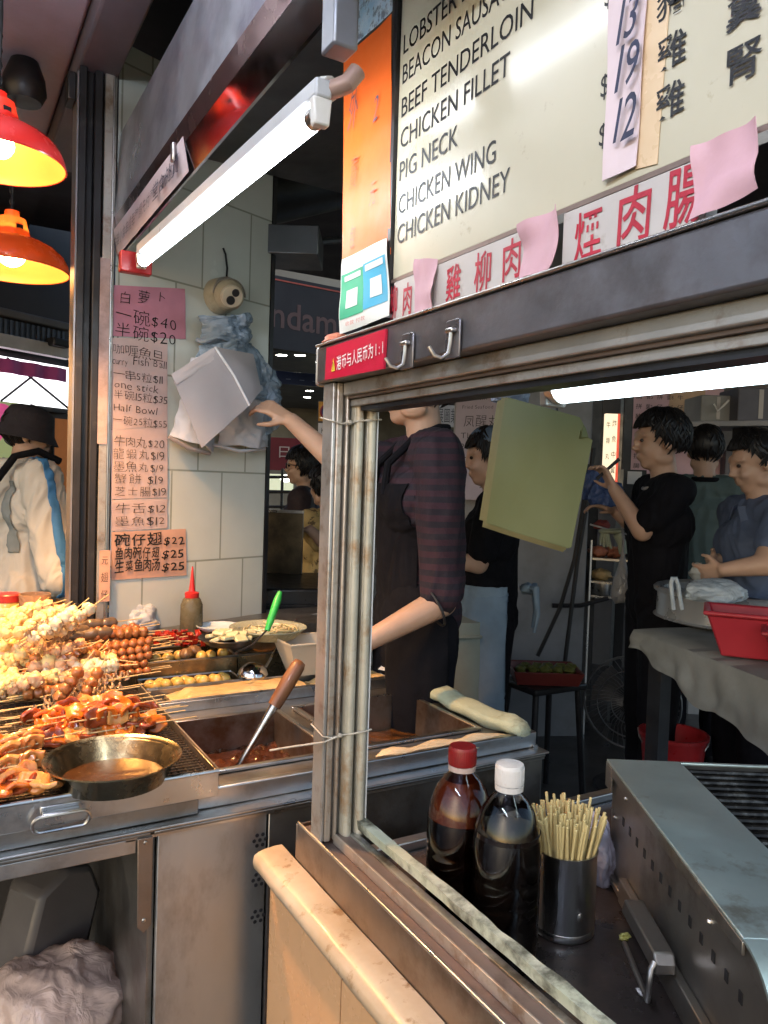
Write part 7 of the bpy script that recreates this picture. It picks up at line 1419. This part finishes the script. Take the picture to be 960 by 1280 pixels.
part('orange_plate', MB().box((w*.04, h*.57, .0005), (w*.97, h*.98, .004), 0, M_), mat('sign_orange', (.60, .28, .03), .4), t); cM = M_ @ Matrix.Translation((w*.5, h*.775, .005))
part('red_ring', MB().tube([cM @ V((.062*cos(a*pi/14), .062*sin(a*pi/14), 0)) for a in range(28)], .010, 6, closed=True), mat('sign_red', (.30, .02, .04), .4), t); part('blue_disc', MB().tube([cM @ V((0, 0, -.002)), cM @ V((0, 0, .001))], .054, 20), mat('sign_blue', (.03, .04, .18), .4), t)
part('red_bar', MB().tube([cM @ V((-.042, .042, .003)), cM @ V((.042, -.042, .003))], .008, 6), mat('sign_red', (.3, .02, .04)), t)
part('white_plate', MB().box((w*.04, h*.03, .0005), (w*.97, h*.53, .004), 0, M_), WHITEPAPER, t); textline(t, M_ @ Matrix.Translation((0, 0, .003)), w*.2, h*.32, w*.6, .05, 'K-AM', INK, .02); textline(t, M_ @ Matrix.Translation((0, 0, .003)), w*.2, h*.10, w*.6, .07, '禁止', INK, .02)
part('pole', MB().cyl(M_ @ V((w*.5, -2.6, -.04)), M_ @ V((w*.5, h, -.04)), .03), STEEL, t)
t, M_, w, h = flat_sign('red_banner', 'dark red banner with small white characters above the man with glasses', 'banner', [(326, 546), (420, 552), (420, 587), (326, 587)], mat('dark_red_banner', (.17, .018, .028), .5, 0, .12, 4), dp=(8.0, 8.2), th=.02)
textline(t, M_, w*.22, h*.42, w*.16, .10, '日', LABELW, .05); textline(t, M_, w*.36, h*.42, w*.56, .075, '2月7日 沙田廣場', LABELW, .05)
for x0, x1, y0, y1, d, m, lab in ((330, 366, 592, 612, 10.5, glow('shop_glow_green', (.62, .70, .30), .35), 'dim yellow green lit shopfront beyond the red banner'), (372, 398, 556, 590, 16, glow('far_green_glow', (.55, .62, .32), .30), 'far green lit opening behind the red banner'), (462, 490, 556, 580, 15, glow('far_green_glow', (.55, .62, .32), .3), 'far green lit patch beside the neck of the striped worker')):
    flat_sign('lit_shopfront', lab, 'shopfront', [(x0, y0), (x1, y0), (x1, y1), (x0, y1)], m, dp=d, th=.05)
t, M_, w, h = flat_sign('lit_letter_sign', 'small lit sign with pale letters between the worker and the lavender menu', 'sign', [(538, 536), (572, 536), (572, 554), (538, 554)], mat('lit_sign_back', (.02, .02, .02), .5), dp=10, th=.05)
mb = MB(); write(mb, 'FIELD COM', M_ @ Matrix.Translation((w*.05, h*.22, 0)), w*.85, h*.5, lift=.006, thin=.01); part('lettering', mb, glow('pale_green_letters', (.80, 1., .72), 2.2), t, ang=0)
t, M_, w, h = flat_sign('grey_shop_sign', 'grey shop sign with dark characters above the small lit letters', 'sign', [(538, 506), (575, 506), (575, 533), (538, 533)], mat('grey_sign', (.20, .20, .19), .5), dp=9.5, th=.05); textline(t, M_, w*.2, h*.25, w*.7, .14, '展圖業', INK, .03)
# wire crate rack by the man with glasses
c = at(352, 632, 6.2); t = thing('wire_rack', 'dark wire goods rack far behind the stove', 'rack', (c.x, c.y, 0)); mb = MB()
for i in range(5): mb.tube([c-RT*.16+V((0, 0, -.25+i*.12)), c+RT*.16+V((0, 0, -.25+i*.12))], .012, 6)
for k in (-.16, 0, .16): mb.tube([c+RT*k+V((0, 0, .3)), V(((c+RT*k).x, (c+RT*k).y, 0))], .012, 6)
part('grid', mb, DARKM, t)
t = thing('glowing_lamp', 'small white lamp shining behind the face of the man with glasses', 'lamp', at(357, 598, 7.)); part('bulb', MB().ball(at(357, 598, 7.), (.05, .05, .035), 14), glow('white_lamp', (1, .98, .9), 5), t)
# lane shops: light box with crossed lines, magenta awning strip, coloured posters
def lanebox(x0, x1, ya, yb, d=0., th=.10):
    o = LP+L2.cross(V((0, 0, 1)))*d; n = V((-L2.y, L2.x, 0))
    def hit(x, y): return atP(x, y, o, n)
    P0, P1 = hit(x0, yb), hit(x1, yb); zt_ = hit(x0, ya).z; return frame(P0, L2, (0, 0, 1)), (P1-P0).dot(L2), zt_-P0.z
M_, w, h = lanebox(-60, 88, 434, 494, .05); t = thing('light_box_sign', 'white light box sign with a thin black cross of lines, behind the customer', 'light box', M_ @ V((w/2, 0, 0)))
part('box', MB().box((-.02, -.03, -.10), (w+.02, h+.03, -.012), 0, M_), DARKM, t); part('lit_face', MB().box((0, 0, -.0115), (w, h, 0), 0, M_), glow('lightbox_face', (.95, .97, 1.), 1.55), t)
kx = (85+60)/148*0+.0
fx = lambda px: w*(px+60)/148
part('cross_line', MB().tube([M_ @ V((fx(2), h*.97, .006)), M_ @ V((fx(84), h*.02, .006))], .008, 6), BLACKP, t); part('cross_line', MB().tube([M_ @ V((fx(-5), -.0, .009)), M_ @ V((fx(50), h*.92, .009))], .008, 6), BLACKP, t)
M_, w, h = lanebox(-60, 85, 421, 440, .12); t = thing('magenta_valance', 'magenta cloth valance with a white rail above the light box', 'valance', M_ @ V((w/2, 0, 0)))
part('cloth', MB().grid(lambda u, v: M_ @ V((w*u, h*v-.07, .012*sin(u*30))), 60, 4, thick=.004), mat('magenta_cloth', (.62, .10, .36), .6, 0, .1, 4), t, ang=70); part('rail', MB().box((-.02, h-.005, -.05), (w+.02, h+.075, .02), 0, M_), mat('rail_white', (.62, .60, .60), .4), t, bv=.006)
M_, w, h = lanebox(-60, 80, 384, 412, .10); t = thing('corrugated_shutter_box', 'grey blue shutter box above the magenta valance', 'shutter box', M_ @ V((w/2, 0, 0)))
mb = MB()
for i in range(40): mb.box((w*i/40, .02, -.10), (w*(i+.8)/40, h, .0+.012*(i % 2)), 0, M_)
part('slats', mb, mat('shutter_blue', (.13, .16, .22), .45, .3, .15, 4), t); part('pipe', MB().box((-.02, h*1.0+.01, -.06), (w*1.06, h+.06, .03), 0, M_), mat('pipe_grey', (.16, .15, .15), .5), t, bv=.01); part('motor_box', MB().box((w*.80, .01, .013), (w*.97, h*.5, .10), 0, M_), BLACKP, t, bv=.01)
M_, w, h = lanebox(-40, 37, 497, 700, .05); t = thing('food_poster', 'yellow green backlit food poster behind the customer', 'poster', M_ @ V((w/2, 0, 0)))
part('print', MB().box((0, 0, -.02), (w, h, 0), 0, M_), mat('green_poster', (.50, .52, .22), .4, 0, .3, 1.6, col2=(.28, .42, .26), emit=(.55, .60, .25), es=.22), t); part('frame', MB().box((w+.001, 0, -.02), (w+.03, h, .012), 0, M_), mat('frame_brown', (.3, .15, .07), .4), t)
PK = mat('pink_print', (.75, .10, .28), .4, 0, .1, 8, emit=(.9, .12, .34), es=.30)
for i, (u, v, r) in enumerate(((.50, .90, .085), (.60, .82, .05), (.38, .80, .06), (.85, .93, .035))): part('pink_print', MB().tube([M_ @ V((w*u, h*v, .0005)), M_ @ V((w*u, h*v, .002))], r, 20), PK, t)
M_, w, h = lanebox(42, 96, 520, 600, .04); t = thing('orange_poster', 'dim orange poster beside the face of the customer', 'poster', M_ @ V((w/2, 0, 0))); part('print', MB().box((w*.45, -.9, -.02), (w, h, 0), 0, M_), mat('orange_poster', (.50, .16, .04), .5, 0, .2, 3, emit=(.6, .2, .05), es=.12), t); part('frame', MB().box((w*.42, -.9, -.02), (w*.449, h, .004), 0, M_), DARKM, t)
t, M_, w, h = flat_sign('lane_window', 'dim framed window panel above the second heat lamp', 'window', [(45, 215), (93, 215), (93, 280), (45, 266)], mat('dark_glass', (.03, .03, .045), .12, 0, .2, 2, coat=.4), dp=5.2, th=.03)
for a, b, c_, d in ((0, 0, w, .03), (0, h-.03, w, h), (0, 0, .03, h), (w-.03, 0, w, h), (w*.82, 0, w*.86, h)): part('frame', MB().box((a, b, .0005), (c_, d, .03), 0, M_), mat('window_brown', (.26, .19, .15), .5, .2), t)
# long fluorescent lamp of the neighbouring stall, passing behind the dark post
p, q = at(62, 176, 4.2), at(129, 206, 4.6); q.z = p.z+.0; q = at(131, 207, 4.6)
tube_lamp('tube_lamp', 'distant white tube lamp passing behind the dark steel post', p-(q-p)*.2, q, .028, .05, glow('far_tube_light', (.88, .92, 1.), 11.), .05, .05)
solo('lane_beam', MB().prism(*upright(D_(-300, 5.6), D_(84, 4.65), .2, at(40, 205, 4.9).z+.14, at(40, 205, 4.9).z+.34)), mat('lane_beam_grey', (.20, .20, .21), .5, .1, .15, 3), 'grey beam carrying the distant tube lamp', 'beam')
# vivid narrow sign slivers glimpsed between post and pillar track
t, M_, w, h = flat_sign('sliver_sign', 'narrow bright green and yellow sign glimpsed beside the dark post', 'sign', [(117, 434), (126, 434), (126, 500), (117, 500)], mat('sliver_dark', (.03, .04, .12), .5), dp=6, th=.03)
part('green_field', MB().box((0, h*.62, .0005), (w, h*.98, .003), 0, M_), glow('sliver_green', (.25, .75, .15), .8), t); part('yellow_field', MB().box((0, h*.32, .0005), (w, h*.60, .003), 0, M_), glow('sliver_yellow', (.95, .72, .2), .8), t); part('mark', MB().box((w*.1, h*.04, .0005), (w*.8, h*.26, .003), 0, M_), glow('sliver_lime', (.6, .8, .1), .7), t)
# jar with red lid at the left edge of the heap
c = atZ(8, 776, 1.04); c.z = .996; t = thing('sauce_jar', 'yellowish glass jar with a red lid at the left edge of the food heap', 'jar', c); part('jar', MB().lathe([(.0001, 0), (.042, 0), (.046, .006), (.046, .085), (.038, .10), (.036, .11)], 28, 0, Matrix.Translation(c)), mat('mustard_jar', (.55, .38, .10), .2, 0, .1, 6, coat=.5), t); part('lid', MB().lathe([(.0385, .104), (.0395, .105), (.0395, .125), (.036, .128), (.0001, .128)], 28, 0, Matrix.Translation(c)), REDPL, t)
c = c+V((.075, -.04, 0)); t = thing('glass_cup', 'cloudy plastic cup standing beside the red lidded jar', 'cup', c); part('cup', MB().lathe([(.0001, 0), (.036, 0), (.046, .13), (.043, .13), (.034, .004), (.0001, .004)], 28, 0, Matrix.Translation(c)), film('cloudy_cup', (.40, .27, .18), .7), t)
bpy.data.objects.remove(_to, do_unlink=True)
